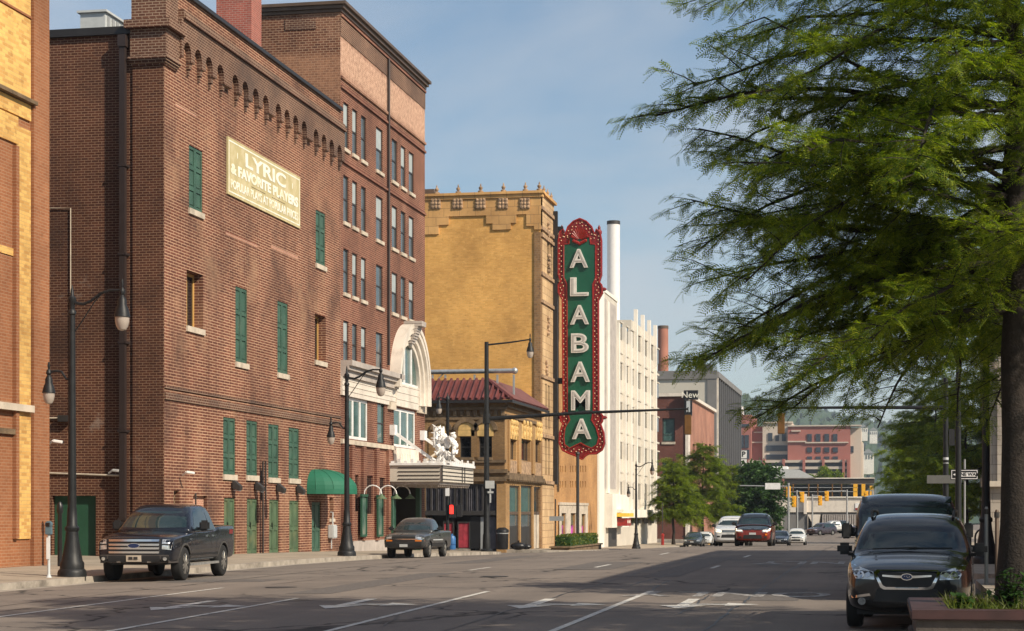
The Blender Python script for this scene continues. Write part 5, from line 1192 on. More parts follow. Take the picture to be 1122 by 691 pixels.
for (px, py, w_, h_, lab) in ((934, 474, 7, 3.2, 'white house highest on the far hillside right of the brick complex'), (946, 470, 9, 4, 'pale house row on the far hillside between the trees'), (957, 473, 8, 3.5, 'long white house on the far hillside nearest the right trees'), (951, 498, 12, 3, 'long pale flat roofed hall below the far hill')):
    Yh = 1500 if py < 480 else 900; a, zz = onY(px, py, Yh); t = thing('hillside_house', lab, 'house', (a, Yh, zz-6)); k = Yh/2100
    MB().box(a-w_*k/2, a+w_*k/2, Yh, Yh+15, zz-9, zz+h_*k*.5).build('wall', m_white, t); MB().prism([(a-w_*k*.56, zz+h_*k*.5), (a+w_*k*.56, zz+h_*k*.5), (a, zz+h_*k*.5+2.2)], 'y', Yh-.5, Yh+15.5).build('roof', m_grey, t)
    q = MB(); 
    for i in range(4): q.box(a-w_*k/2+w_*k*(i+.3)/4, a-w_*k/2+w_*k*(i+.6)/4, Yh-.2, Yh, zz-2, zz)
    q.build('window', m_kd, t)
g = MB(); sheet(g, -160, 140, 640, 1500, lambda x, y: -4+(y-640)*.028 + 3*math.sin(x*.03+y*.01), sx=20, sy=40); structure('hillside', g, m_hill)
# railway bridge with its glazed concourse and the bus canopy in front
VY = 340.0
b = thing('railway_bridge', 'cream concrete railway bridge with glazed concourse crossing the end of the street', 'bridge', (onY(905, 580, VY)[0], VY, -1.5))
def VB(name, x0, x1, yt, yb, d0, d1, mat, par=b):
    a, zl = onY(x0, yb, VY); c, zh = onY(x1, yt, VY); return MB().box(a, c, VY-d0, VY+d1, zl, zh).build(name, mat, par)
VB('deck', 826, 985, 545.5, 561, 0, 46, m_cream); VB('parapet', 826, 985, 543.8, 545.3, .3, .2, m_white); VB('beam', 826, 985, 561, 563.5, -.4, 45, m_gc)
VB('abutment', 826, 885, 563.5, 596, -.2, 45, m_gc); VB('abutment', 940.5, 985, 563.5, 596, -.2, 45, m_cream)
VB('concourse_glass', 862, 960, 530, 543.8, -3, 5, plain('concourse_glazing', (.14, .19, .23), .25, var=.3, scale=.3)); VB('concourse_roof', 859, 958, 524.3, 529.5, -1, 8, m_dark); VB('roof_edge', 859, 958, 523, 524.3, -.8, 8, m_white)
for y_ in (534, 538.5): VB('glazing_bar', 862, 940, y_-.3, y_+.3, -2.8, 0, m_lgrey)
for x in (869, 886, 896, 912, 922): VB('glazing_post', x-.6, x+.6, 530, 543.8, -2.7, 0, m_signal)
VB('orange_panel', 935, 939.5, 530, 545, -2.6, 0, m_signaly); VB('orange_panel', 944, 948, 530, 543, -2.6, 0, m_signaly); VB('orange_panel', 953, 957, 532, 543, -2.6, 0, m_signaly)
VB('pier', 880.8, 884.2, 541, 563, .5, 1, m_cream); VB('bridge_sign', 937, 944.5, 551, 559, .1, 0, m_whitepaint); VB('sign_red_bar', 937.2, 944.3, 556.4, 558.6, .16, -.1, m_sred2)
q = MB(); xa, zl = onY(885, 596, VY); xc, zh = onY(899, 563.5, VY); q.prism([(xa, zl), (xa, zh), (xc, zh)] + [(xa+(xc-xa)*(1-math.sin(R(k*15))), zl+(zh-zl)*.15+(zh-zl)*.85*math.cos(R(90-k*15))*1.0) for k in range(1, 6)], 'y', VY-.1, VY+12); q.build('arch_haunch', m_cream, b)
q = MB()
for k in range(16):
    a, zl = onY(900+k*2.5, 596, VY+44); c, zh = onY(900.9+k*2.5, 563.8, VY+44); q.box(a, c, VY+44, VY+44.4, zl, zh)
q.build('colonnade', m_stone, b)
a, zl = onY(870, 600, VY+40); c, zh = onY(960, 566, VY+40)
t = thing('far_street_wall', 'pale building front seen through the bridge opening', 'building', ((a+c)/2, VY+40, zl)); MB().box(a-8, c+8, VY+70, VY+80, zl-2, zh+3).build('wall', m_creamd, t)
q = MB()
for k in range(18): q.box(a+k*.85, a+k*.85+.45, VY+69.9, VY+70, zl+1, zl+4.2)
q.build('window', m_kd, t)
CY = 300.0
t = thing('bus_canopy', 'broad pale grey wing shaped canopy roof in front of the railway bridge', 'canopy', (onY(862, 523, CY)[0], CY, onY(862, 580, CY)[1]))
P3 = lambda px, py: onY(px, py, CY)
q = MB(); q.prism([P3(826, 523.5), P3(885, 523.5), P3(892, 522.8), P3(876, 514.5), P3(843, 512.6), P3(826, 514)], 'y', CY, CY+9); q.build('roof', m_lgrey, t)
q = MB(); 
for px in (854, 838): a, zl = P3(px-2.4, 600); c, zh = P3(px+2.4, 523.5); q.box(a, c, CY+2, CY+3, zl, zh)
q.build('column', m_creamd, t); a, zl = P3(843, 515.5); c, zh = P3(862, 510.5); MB().box(a, c, CY+1, CY+6, zl, zh).build('rooflight', m_whitepaint, t)

# ------------------------------------------------------------------ vehicles (front towards -Y, standing on z = 0)
def applied(me, mods):
    o = bpy.data.objects.new('working', me); COL.objects.link(o)
    tmp = []
    for k in mods:
        if k[0] == 'sub': m = o.modifiers.new('s', 'SUBSURF'); m.levels = m.render_levels = k[1]
        elif k[0] == 'cut':
            c = bpy.data.objects.new('working', k[1]); COL.objects.link(c); tmp.append(c); m = o.modifiers.new('b', 'BOOLEAN'); m.object = c; m.operation = 'DIFFERENCE'; m.solver = 'EXACT'
    bpy.context.view_layer.update()
    dg = bpy.context.evaluated_depsgraph_get(); out = bpy.data.meshes.new_from_object(o.evaluated_get(dg))
    for x in [o]+tmp: bpy.data.objects.remove(x)
    return out
def loft(stations, crease_rows=(), lv=2):
    """stations: (y, [(x, z) from the middle underneath round to the middle on top])"""
    n = len(stations[0][1]); bm = bmesh.new(); rings = []
    cl = bm.edges.layers.float.get('crease_edge') or bm.edges.layers.float.new('crease_edge')
    for y, pts in stations:
        r = [bm.verts.new((x, y, z)) for x, z in pts]
        l = [r[0]] + [bm.verts.new((-x, y, z)) for x, z in pts[1:-1]] + [r[-1]]
        rings.append((r, l))
    for (r0, l0), (r1, l1) in zip(rings[:-1], rings[1:]):
        for i in range(n-1):
            bm.faces.new([r0[i], r0[i+1], r1[i+1], r1[i]])
            bm.faces.new([l0[i+1], l0[i], l1[i], l1[i+1]])
    for (r, l), fl in ((rings[0], 1), (rings[-1], -1)):
        for i in range(n-1):
            vs = [r[i], r[i+1], l[i+1], l[i]]; u = []
            for v in vs:
                if v not in u: u.append(v)
            bm.faces.new(u)
    bmesh.ops.recalc_face_normals(bm, faces=bm.faces)
    for row, cr in crease_rows:
        for (r0, l0), (r1, l1) in zip(rings[:-1], rings[1:]):
            for a, c in ((r0[row], r1[row]), (l0[row], l1[row])):
                e = bm.edges.get((a, c))
                if e: e[cl] = cr
    me = bpy.data.meshes.new('loft'); bm.to_mesh(me); bm.free()
    return applied(me, [('sub', lv)])
def bvh_of(me):
    return BVHTree.FromPolygons([v.co.copy() for v in me.vertices], [list(p.vertices) for p in me.polygons])
def decal(par, name, mat, bvh, poly, d, off=.006, depth=.03, step=.12, org=None):
    """a shaped skin laid on the bodywork: outline seen along d ('f' front, 'b' back, 'l'/'r' sides, 't' top), pressed on to the surface"""
    D = {'f': Vector((0, 1, 0)), 'b': Vector((0, -1, 0)), 'l': Vector((1, 0, 0)), 'r': Vector((-1, 0, 0)), 't': Vector((0, 0, -1))}[d]
    bm = bmesh.new()
    bm.faces.new([bm.verts.new((u, v, 0)) for u, v in poly])
    us = [p[0] for p in poly]; vs = [p[1] for p in poly]
    for k in range(1, int((max(us)-min(us))/step)+1):
        u = min(us)+k*(max(us)-min(us))/(int((max(us)-min(us))/step)+1)
        bmesh.ops.bisect_plane(bm, geom=bm.verts[:]+bm.edges[:]+bm.faces[:], plane_co=(u, 0, 0), plane_no=(1, 0, 0))
    for k in range(1, int((max(vs)-min(vs))/step)+1):
        v = min(vs)+k*(max(vs)-min(vs))/(int((max(vs)-min(vs))/step)+1)
        bmesh.ops.bisect_plane(bm, geom=bm.verts[:]+bm.edges[:]+bm.faces[:], plane_co=(0, v, 0), plane_no=(0, 1, 0))
    last = None; todo = []
    for v in bm.verts:
        u, w = v.co.x, v.co.y
        O = {'f': (u, -20, w), 'b': (u, 20, w), 'l': (-20, u, w), 'r': (20, u, w), 't': (u, w, 20)}[d]
        hit = bvh.ray_cast(Vector(O), D)
        if hit[0] is None: todo.append((v, O)); continue
        v.co = hit[0]; last = v
    for v, O in todo:
        near = min((x for x in bm.verts if all(x is not t[0] for t in todo)), key=lambda x: (x.co-Vector(O)).cross(D).length, default=None)
        p = Vector(O); t = (near.co-p).dot(D) if near else 20; v.co = p+D*t
    geo = bmesh.ops.extrude_face_region(bm, geom=bm.faces[:])
    top = [g for g in geo['geom'] if isinstance(g, bmesh.types.BMVert)]
    for v in bm.verts: v.co += D*depth
    for v in top: v.co -= D*(depth+off)
    bmesh.ops.recalc_face_normals(bm, faces=bm.faces)
    me = bpy.data.meshes.new(name); bm.to_mesh(me); bm.free(); me.materials.append(mat)
    me.polygons.foreach_set('use_smooth', [True]*len(me.polygons)); me.set_sharp_from_angle(angle=R(35))
    o = bpy.data.objects.new(name, me); COL.objects.link(o); o.parent = par; OFF[o.name] = Vector(); return o
def mir(poly): return [(-u, v) for u, v in poly][::-1]
def wheel(par, x, y, r, w, side, rim=None, spokes=5, dark=False):
    mb = MB(); s = side
    mb.lathe([(r*.62, -w/2), (r*.9, -w/2), (r*.97, -w*.42), (r, -w*.3), (r, w*.3), (r*.97, w*.42), (r*.9, w/2), (r*.64, w/2)], (x, y, r), 22, axis='x')
    t = mb.build('wheel', m_tyre, par, smooth=True)
    q = MB(); q.lathe([(r*.60, -w*.35), (r*.63, s*w*.5), (r*.56, s*w*.5), (r*.54, s*w*.28)], (x, y, r), 20, axis='x')
    for k in range(spokes):
        a = 2*math.pi*k/spokes+.3
        for da in (-.16, .16): q.bar((x+s*w*.46, y+r*.12*math.cos(a+da*2), r+r*.12*math.sin(a+da*2)), (x+s*w*.44, y+r*.57*math.cos(a+da), r+r*.57*math.sin(a+da)), .045, .05)
    q.lathe([(r*.15, s*w*.3), (r*.15, s*w*.5), (r*.08, s*w*.53)], (x, y, r), 10, axis='x')
    q.build('rim', rim or m_alloy, t, smooth=True)
    return t
def arches(me, ys, r, W, x_in=.5):
    for y in ys:
        c = MB()
        for s in (-1, 1):
            c.lathe([(r, s*(W/2-x_in+.0)), (r, s*(W/2+.5))], (0, y, r*.93), 24, axis='x')
        cm = bpy.data.meshes.new('cut'); cm.from_pydata(c.v, [], c.f)
        bm = bmesh.new(); bm.from_mesh(cm); bmesh.ops.recalc_face_normals(bm, faces=bm.faces); bm.to_mesh(cm); bm.free()
        me = applied(me, [('cut', cm)])
    return me
def place_mesh(name, me, mats, par):
    me.materials.clear()
    for m in (mats if isinstance(mats, (list, tuple)) else [mats]): me.materials.append(m)
    me.polygons.foreach_set('use_smooth', [True]*len(me.polygons)); me.set_sharp_from_angle(angle=R(32))
    o = bpy.data.objects.new(name, me); COL.objects.link(o); o.parent = par; OFF[o.name] = Vector(); return o
def car_root(name, label, cat, x, y, rz=0.0, group=None):
    dzdy = (G(x, y+1.5)-G(x, y-1.5))/3
    return thing(name, label, cat, (x, y, G(x, y)+.004), group, rz, local=True, pitch=math.atan(dzdy) if abs(rz) < .3 else 0)
def mirror_pair(par, W, y, z, mat, sz=(.22, .16, .18)):
    for s in (-1, 1):
        q = MB(); a, c = sorted((s*(W/2-.0), s*(W/2+sz[0]))); q.box(a, c, y-sz[1]*.5, y+sz[1]*.4, z-sz[2]*.5, z+sz[2]*.5); m = q.build('wing_mirror', mat, par, smooth=True, bevel=.045)
        q = MB(); q.bar((s*(W/2-.12), y+.02, z-sz[2]*.5), (s*(W/2+.06), y, z-sz[2]*.45), .05, .05); q.build('mirror_arm', m_plast, m)
def wagon_body(L, W, H, hood, cowl, wsT, belt, tail, rearT, zb=.25, nose=.75, rw=.72, wtop=.86):
    """stations of a car: L length, hood height, cowl y, windscreen top y, belt height, rear"""
    w = W/2
    S_ = []
    def low(y, k, zlo, zh, zs=None):   # bonnet section
        S_.append((y, [(0, zlo), (w*k*.82, zlo), (w*k*.97, zlo+.10), (w*k, (zlo+zh)*.52), (w*k*.965, zh-.10), (w*k*.80, zh-.015), (w*k*.45, zh+.01), (0, zh+.02)]))
    def cab(y, k, zlo, zt, tw, bl=None):
        bl = bl or belt; S_.append((y, [(0, zlo), (w*k*.82, zlo), (w*k*.97, zlo+.10), (w*k, (zlo+bl)*.52), (w*k*.97, bl), (w*(bl_ := tw)+.06, zt-.12), (w*tw*.86, zt-.005), (0, zt+.01)]))
    low(0.0, .74, zb+.14, nose-.03); low(.05, .84, zb+.06, nose+.01); low(.28, .94, zb+.0, nose+.10); low(.75, 1.0, zb, hood-.03); low(cowl-.45, 1.0, zb, hood); 
    low(cowl-.05, 1.0, zb, hood+.035)
    cab(cowl+.12, 1.0, zb, hood+.10, .80, hood-.0); cab((cowl+wsT)/2, 1.0, zb, hood+.05+(H-hood)*.56, rw+.07); cab(wsT, 1.0, zb, H-.045, rw); cab(wsT+.35, 1.0, zb, H, rw)
    cab((wsT+rearT)/2, 1.0, zb, H, rw); cab(rearT, 1.0, zb, H-.05, rw-.01); 
    if tail > 0: # boot of a saloon
        cab(rearT+.55, 1.0, zb, belt+.14, rw+.06); low(rearT+.75, .99, zb, belt+.06); low(L-.12, .93, zb+.05, belt+.02); low(L, .84, zb+.12, belt-.06)
    else:
        cab(L-.30, .985, zb, H-.16, rw-.03); cab(L-.08, .95, zb+.05, belt+.20, rw+.06, belt-.02); low(L, .88, zb+.12, belt-.02)
    return loft(S_, [(4, .35), (2, .3)], 2)
def road_car(name, label, cat, x, y, paint, L=4.6, W=1.80, H=1.66, hood=1.02, cowl=1.30, wsT=2.02, belt=1.0, tail=0, rearT=4.0, r=.34, detail=2, rz=0.0, face='bar', group=None, wb=(.92, 3.58), nose=.78, lit=False, zb=.22, hoodcol=None, rw=.70):
    t = car_root(name, label, cat, x, y, rz, group)
    me = wagon_body(L, W, H, hood, cowl, wsT, belt, tail, rearT, zb, nose, rw)
    bv = bvh_of(me)
    me2 = arches(me, wb, r*1.16, W, .30) if detail > 0 else me
    place_mesh('body', me2, paint, t)
    w = W/2
    # glass
    wz0, wz1 = hood+.075, H-.062
    d0, d1 = w*.84, w*(rw-.02)
    ws = [(-d0, wz0), (0, wz0-.01), (d0, wz0), (d1, wz1), (0, wz1+.015), (-d1, wz1)]
    decal(t, 'windscreen', m_carglass, bv, ws, 'f', .005, .02, .14)
    if detail > 0:
        y0 = cowl+.42; zb_, zt = belt+.03, H-.13
        sw = [(y0, zb_), (rearT-.05, zb_+.03), (rearT-.25, zt-.02), ((wsT+rearT)/2, zt+.01), (wsT+.12, zt-.01)]
        if tail == 0: sw = [(y0, zb_), (L-.42, zb_+.06), (L-.62, zt-.05), ((wsT+rearT)/2, zt+.01), (wsT+.12, zt-.01)]
        for s in ('l', 'r'): 
            g_ = decal(t, 'side_window', m_carglass, bv, sw, s, .005, .02, .16)
            pm = (wsT+rearT)/2+.1
            decal(g_, 'door_pillar', m_plast, bv, [(pm-.05, zb_), (pm+.05, zb_), (pm+.03, zt), (pm-.05, zt)], s, .009, .02, .2)
        rwz = [(-w*.72, belt+.12), (w*.72, belt+.12), (w*(rw-.12), H-.20), (-w*(rw-.12), H-.20)]
        decal(t, 'rear_window', m_carglass, bv, rwz, 'b', .005, .02, .18)
        for s in (-1, 1):
            P = [(s*u, v) for u, v in ((w*.62, belt-.12), (w*.86, belt-.12), (w*.84, belt+.05), (w*.66, belt+.02))]
            decal(t, 'tail_light', m_tailred, bv, P, 'b', .008, .02, .15)
    # face
    hz = nose
    for s in (-1, 1):
        P = [(s*u, v) for u, v in ((w*.50, hz-.13), (w*.80, hz-.12), (w*.90, hz+.06), (w*.84, hz+.07), (w*.52, hz-.02))]
        decal(t, 'headlight', m_lit if lit else m_headl, bv, P, 'f', .008, .03, .08)
        P = [(s*u, v) for u, v in ((w*.58, hz-.42), (w*.76, hz-.42), (w*.76, hz-.33), (w*.58, hz-.33))]
        decal(t, 'fog_lamp', m_plast, bv, P, 'f', .006, .03, .1)
    if face == 'bar':
        decal(t, 'grille', m_plast, bv, [(-w*.44, hz-.13), (w*.44, hz-.13), (w*.47, hz-.01), (-w*.47, hz-.01)], 'f', .008, .03, .12)
        decal(t, 'grille_bar', m_chrome, bv, [(-w*.42, hz-.085), (w*.42, hz-.085), (w*.42, hz-.055), (-w*.42, hz-.055)], 'f', .016, .02, .2)
    decal(t, 'lower_grille', m_plast, bv, [(-w*.52, hz-.44), (w*.52, hz-.44), (w*.46, hz-.26), (-w*.46, hz-.26)], 'f', .006, .03, .12)
    decal(t, 'number_plate', m_lgrey, bv, [(-.16, hz-.25), (.16, hz-.25), (.16, hz-.15), (-.16, hz-.15)], 'f', .02, .02, .3)
    mirror_pair(t, W*.98, cowl+.45, belt+.09, m_plast)
    for yy in wb:
        for s in (-1, 1): wheel(t, s*(w-.12), yy, r, .22, s)
    q = MB(); q.box(-w*.8, w*.8, .35, L-.35, zb-.02, zb+.2); q.build('underbody', m_plast, t)
    return t, bv

# the black estate parked at the kerb, nearest car on the right
navy = carpaint('black_blue_paint', (0.006, 0.008, 0.012), .3, .2)
SX, SYY = 0.30, 27.6
def forester():
    W, L, H = 1.80, 4.6, 1.66
    t, bv = road_car('parked_suv', 'black sport utility car with silver hexagon grille parked nearest on the right', 'car', SX, SYY, navy, L, W, H, 1.06, 1.28, 2.0, 1.04, 0, 4.0, .345, 2, R(-3.0), face='none', nose=.86, zb=.24, rw=.77)
    w = W/2
    go = [(-.42, .87), (-.46, .83), (-.37, .62), (-.32, .59), (.32, .59), (.37, .62), (.46, .83), (.42, .87)]
    gi = [(u*.90, .73+(v-.73)*.74) for u, v in go]
    fr = decal(t, 'grille_surround', m_chrome, bv, go, 'f', .018, .03, .1)
    gr = decal(t, 'grille', m_plast, bv, gi, 'f', .022, .03, .1)
    decal(gr, 'grille_wing', m_chrome, bv, [(-.34, .775), (-.12, .755), (.12, .755), (.34, .775), (.34, .80), (.12, .79), (-.12, .79), (-.34, .80)], 'f', .035, .02, .1)
    q = MB()
    for k in range(7): q.box(-.27, .27, -.03, -.02, .63+k*.03, .638+k*.03)
    decal(gr, 'badge', m_chrome, bv, [(.085*math.cos(2*math.pi*k/16), .772+.05*math.sin(2*math.pi*k/16)) for k in range(16)], 'f', .045, .02, .2)
    decal(gr, 'badge_face', plain('badge_blue', (.02, .04, .12), .2), bv, [(.070*math.cos(2*math.pi*k/16), .772+.038*math.sin(2*math.pi*k/16)) for k in range(16)], 'f', .05, .02, .2)
    for (u, v) in ((-.03, .782), (.01, .764), (.035, .778), (.0, .785), (.03, .76)): decal(gr, 'badge_star', m_chrome, bv, [(u-.007, v), (u, v-.007), (u+.007, v), (u, v+.007)], 'f', .054, .01, .2)
    for s in (-1, 1):
        decal(t, 'fog_trim', m_chrome, bv, [(s*u, v) for u, v in ((w*.56, .50), (w*.86, .46), (w*.88, .49), (w*.58, .535))], 'f', .02, .02, .1)
        P = [(s*(w*.70)+.055*math.cos(2*math.pi*k/14), .42+.055*math.sin(2*math.pi*k/14)) for k in range(14)]
        decal(t, 'fog_lamp', m_headl, bv, P, 'f', .012, .02, .1)
        for (cu, rr) in ((w*.72, .05), (w*.60, .035)):
            P = [(s*cu+rr*math.cos(2*math.pi*k/14), .80+rr*math.sin(2*math.pi*k/14)) for k in range(14)]
            decal(t, 'lamp_projector', m_chrome, bv, P, 'f', .014, .02, .1)
    for s in (-1, 1):
        q = MB(); q.tube([(s*.60, 2.05, 1.585), (s*.61, 2.2, 1.69), (s*.62, 3.7, 1.69), (s*.61, 3.85, 1.60)], .022, 8); q.build('roof_rail', m_plast, t, smooth=True)
    q = MB(); q.tube([(-.55, 1.22, 1.135), (.1, 1.27, 1.16)], .012, 5); q.tube([(-.02, 1.22, 1.15), (.6, 1.27, 1.15)], .012, 5); q.build('wiper', m_plast, t)
    q = MB(); q.box(-.10, .10, 1.98, 2.02, 1.45, 1.50); q.build('rear_view_mirror', m_plast, t)
forester()
# the big dark one behind it
t, bv = road_car('parked_suv', 'tall dark blue full size sport utility car parked directly behind the black one', 'car', SX+.14, 36.0, carpaint('dark_slate_paint', (.012, .020, .028), .4, .25), 5.2, 2.02, 1.99, 1.22, 1.35, 2.0, 1.2, 0, 4.7, .40, 2, R(1.0), face='bar', nose=1.0, wb=(1.0, 4.0), zb=.3, rw=.86)
for s in (-1, 1):
    q = MB(); a, c = sorted((s*1.06, s*1.24)); q.box(a, c, 1.62, 1.78, 1.12, 1.42); q.bar((s*.95, 1.72, 1.2), (s*1.10, 1.7, 1.22), .06, .08); q.build('tow_mirror', m_plast, t, smooth=True, bevel=.06)

# ------- pickups
def pickup(name, label, x, y, paint, L, W, hood, nose, H, cowl, wsT, cabE, belt, bed, r, wb, zb, rz=0.0, kind='big'):
    t = car_root(name, label, 'pickup truck', x, y, rz); w = W/2
    S_ = []
    def sec(y, k, zlo, zh, sh=.10, top=.82): S_.append((y, [(0, zlo), (w*k*.85, zlo), (w*k*.98, zlo+.10), (w*k, (zlo+zh)*.5), (w*k*.985, zh-sh), (w*k*top, zh-.01), (w*k*.45, zh+.015), (0, zh+.02)]))
    sec(0, .86, zb+.1, nose-.06); sec(.04, .92, zb+.02, nose); sec(.20, .975, zb, nose+.05); sec(.8, 1, zb, hood-.02); sec(cowl-.4, 1, zb, hood); sec(cowl, 1, zb, hood+.02)
    sec(cowl+.25, 1, zb, belt+.02, .06); sec(cabE-.1, 1, zb, belt+.02, .06); sec(cabE+.05, 1, zb, bed, .05, .93); sec(cabE+.5, 1, zb, bed, .04, .94); sec(L-.5, 1, zb, bed, .04, .94); sec(L-.06, 1, zb, bed, .04, .94); sec(L, .97, zb+.06, bed-.02, .05, .93)
    me = loft(S_, [(4, .5), (2, .3)], 2); bv = bvh_of(me)
    c = MB(); c.box(-w*.84, w*.84, cabE+.12, L-.10, zb+.45, bed+.6); cm = bpy.data.meshes.new('cut'); cm.from_pydata(c.v, [], c.f)
    me = applied(me, [('cut', cm)]); me = arches(me, wb, r*1.17, W, .34); place_mesh('body', me, paint, t)
    C_ = []
    def cs(y, zt, tw, bw=.955): C_.append((y, [(0, belt-.12), (w*bw*.9, belt-.12), (w*bw, belt-.06), (w*bw, belt+.02), (w*(bw*.4+tw*.6), belt+(zt-belt)*.55), (w*tw, zt-.07), (w*tw*.82, zt), (0, zt+.02)]))
    cs(cowl-.02, belt+.06, .90, .93); cs(cowl+.12, belt+.14, .88); cs((cowl+wsT)/2, belt+.07+(H-belt)*.52, .82); cs(wsT, H-.05, .74); cs(wsT+.3, H, .735); cs(cabE-.35, H, .735); cs(cabE-.12, H-.04, .735); cs(cabE-.02, belt+.25, .80); cs(cabE, belt, .84, .94)
    cme = loft(C_, [(3, .3), (6, .2)], 2); cb = bvh_of(cme); place_mesh('cab', cme, paint, t)
    d0, d1 = w*.83, w*.69; wz0, wz1 = belt+.10, H-.10
    decal(t, 'windscreen', m_carglass, cb, [(-d0, wz0), (0, wz0-.02), (d0, wz0), (d1, wz1), (0, wz1+.03), (-d1, wz1)], 'f', .005, .02, .14)
    zt = H-.11
    doors_ = [(wsT+.10, (wsT+cabE)/2+.12), ((wsT+cabE)/2+.22, cabE-.16)] if kind == 'big' else [(wsT+.10, cabE-.22)]
    for s in ('l', 'r'):
        for i, (a, c_) in enumerate(doors_):
            P = [(a-.52 if i == 0 else a, belt+.04), (c_, belt+.04), (c_-(.08 if i == len(doors_)-1 else 0), zt), (a+.05 if i == 0 else a, zt)]
            decal(t, 'side_window', m_carglass, cb, P, s, .005, .02, .16)
            sg = -1 if s == 'l' else 1
            hy = c_-.12; decal(t, 'door_handle', m_chrome if kind == 'big' else m_plast, bv, [(hy-.2, belt-.16), (hy, belt-.16), (hy, belt-.11), (hy-.2, belt-.11)], s, .03, .02, .2)
            decal(t, 'door_gap', m_black, bv, [(c_+.04, zb+.2), (c_+.055, zb+.2), (c_+.055, belt-.04), (c_+.04, belt-.04)], s, .002, .02, .15)
        decal(t, 'sill_trim', m_plast, bv, [(wb[0]+r*1.25, zb+.10), (wb[1]-r*1.25, zb+.10), (wb[1]-r*1.25, zb+.24), (wb[0]+r*1.25, zb+.24)], s, .008, .02, .3)
        for yy in wb:
            P = []
            for k in range(13):
                a = math.pi*k/12; P.append((yy+r*1.30*math.cos(a), max(zb+.06, r*.93+r*1.30*math.sin(a))))
            P += [(yy+r*1.19*math.cos(math.pi*k/12), max(zb+.06, r*.93+r*1.19*math.sin(math.pi*k/12))) for k in range(12, -1, -1)]
            decal(t, 'arch_trim', plain('grey_trim', (.07, .065, .06), .5) if kind == 'big' else paint, bv, P, s, .012, .02, .3)
    decal(t, 'rear_window', m_carglass, cb, [(-w*.6, belt+.2), (w*.6, belt+.2), (w*.52, H-.17), (-w*.52, H-.17)], 'b', .005, .02, .2)
    for s in (-1, 1): decal(t, 'tail_light', m_tailred, bv, [(s*w*.84, bed-.5), (s*w*.96, bed-.5), (s*w*.96, bed-.1), (s*w*.84, bed-.1)], 'b', .01, .02, .2)
    for yy in wb:
        for s in (-1, 1): wheel(t, s*(w-.14), yy, r, .27 if kind == 'big' else .22, s, spokes=6)
    q = MB(); q.box(-w*.7, w*.7, .3, L-.3, zb-.02, zb+.2); q.build('underbody', m_plast, t)
    mz = belt+.14
    for s in (-1, 1):
        sx_, sz_ = (.26, .27) if kind == 'big' else (.22, .17)
        q = MB(); a, c = sorted((s*(w+.02), s*(w+.02+sx_))); q.box(a, c, wsT-.23, wsT-.08, mz-sz_/2, mz+sz_/2); mm = q.build('wing_mirror', m_plast, t, smooth=True, bevel=.05)
        q = MB(); q.bar((s*(w-.12), wsT-.1, mz-.08), (s*(w+.06), wsT-.14, mz-.08), .06, .07); q.build('mirror_arm', m_plast, mm)
    return t, bv, w
FX, FY_ = -18.32, 44.95
t, bv, w = pickup('pickup_truck', 'large black four door pickup truck with chrome bar grille parked at the left kerb', FX, FY_, carpaint('dark_navy_paint', (.010, .013, .022), .4, .22), 5.75, 2.03, 1.24, 1.10, 1.95, 1.55, 2.35, 4.02, 1.25, 1.38, .43, (1.02, 4.58), .44, R(4.0))
def F(name, mat, P, off=.01, step=.12, par=None): return decal(par or t, name, mat, bv, P, 'f', off, .04, step)
gs = F('grille_surround', m_plast, [(-.66, .70), (.66, .70), (.69, 1.07), (-.69, 1.07)], .012)
for z0, z1 in ((.715, .765), (.815, .865), (.905, .955), (1.01, 1.065)): F('grille_bar', m_chrome, [(-.64, z0), (.64, z0), (.65, z1), (-.65, z1)], .035, par=gs)
F('badge', m_chrome, [(.155*math.cos(2*math.pi*k/20), .905+.065*math.sin(2*math.pi*k/20)) for k in range(20)], .05, par=gs); F('badge_face', plain('badge_oval_blue', (.012, .025, .09), .2), [(.140*math.cos(2*math.pi*k/20), .905+.053*math.sin(2*math.pi*k/20)) for k in range(20)], .055, par=gs)
for s in (-1, 1):
    F('headlight', m_headl, [(s*u, v) for u, v in ((.71, .82), (.93, .80), (.96, 1.05), (.72, 1.06))], .012)
    F('lamp_divider', m_plast, [(s*u, v) for u, v in ((.71, .925), (.945, .915), (.95, .95), (.71, .955))], .018)
    F('fog_lamp', m_plast, [(s*u, v) for u, v in ((.70, .52), (.88, .52), (.90, .64), (.70, .65))], .03); F('fog_lens', m_headl, [(s*.79+.05*math.cos(2*math.pi*k/12), .58+.045*math.sin(2*math.pi*k/12)) for k in range(12)], .04)
    F('tow_hook', m_chrome, [(s*u, v) for u, v in ((.34, .485), (.44, .485), (.44, .515), (.34, .515))], .06)
F('bumper', plain('bronze_grey_bumper', (.09, .08, .075), .4, .3), [(-.98, .47), (.98, .47), (.99, .68), (-.99, .68)], .02)
F('bumper_insert', m_plast, [(-.66, .50), (.66, .50), (.66, .655), (-.66, .655)], .03)
pl = F('number_plate', m_stone, [(-.19, .51), (.19, .51), (.19, .665), (-.19, .665)], .06, .3)
for s in (-.075, .055): F('plate_mark', m_dark, [(s-.05, .56), (s+.05, .56), (s+.05, .63), (s-.05, .63)], .065, .3, pl)
decal(t, 'bed_decal', plain('red_decal', (.20, .02, .02), .4), bv, [(5.15, 1.14), (5.50, 1.14), (5.55, 1.26), (5.2, 1.26)], 'r', .004, .02, .2)
decal(t, 'fender_badge', m_chrome, bv, [(1.50, 1.02), (1.72, 1.02), (1.72, 1.07), (1.50, 1.07)], 'r', .01, .02, .2)
decal(t, 'lower_body_band', plain('grey_lower_paint', (.06, .057, .055), .35, .3), bv, [(1.56, .56), (4.06, .56), (4.06, .78), (1.56, .78)], 'r', .004, .02, .3)
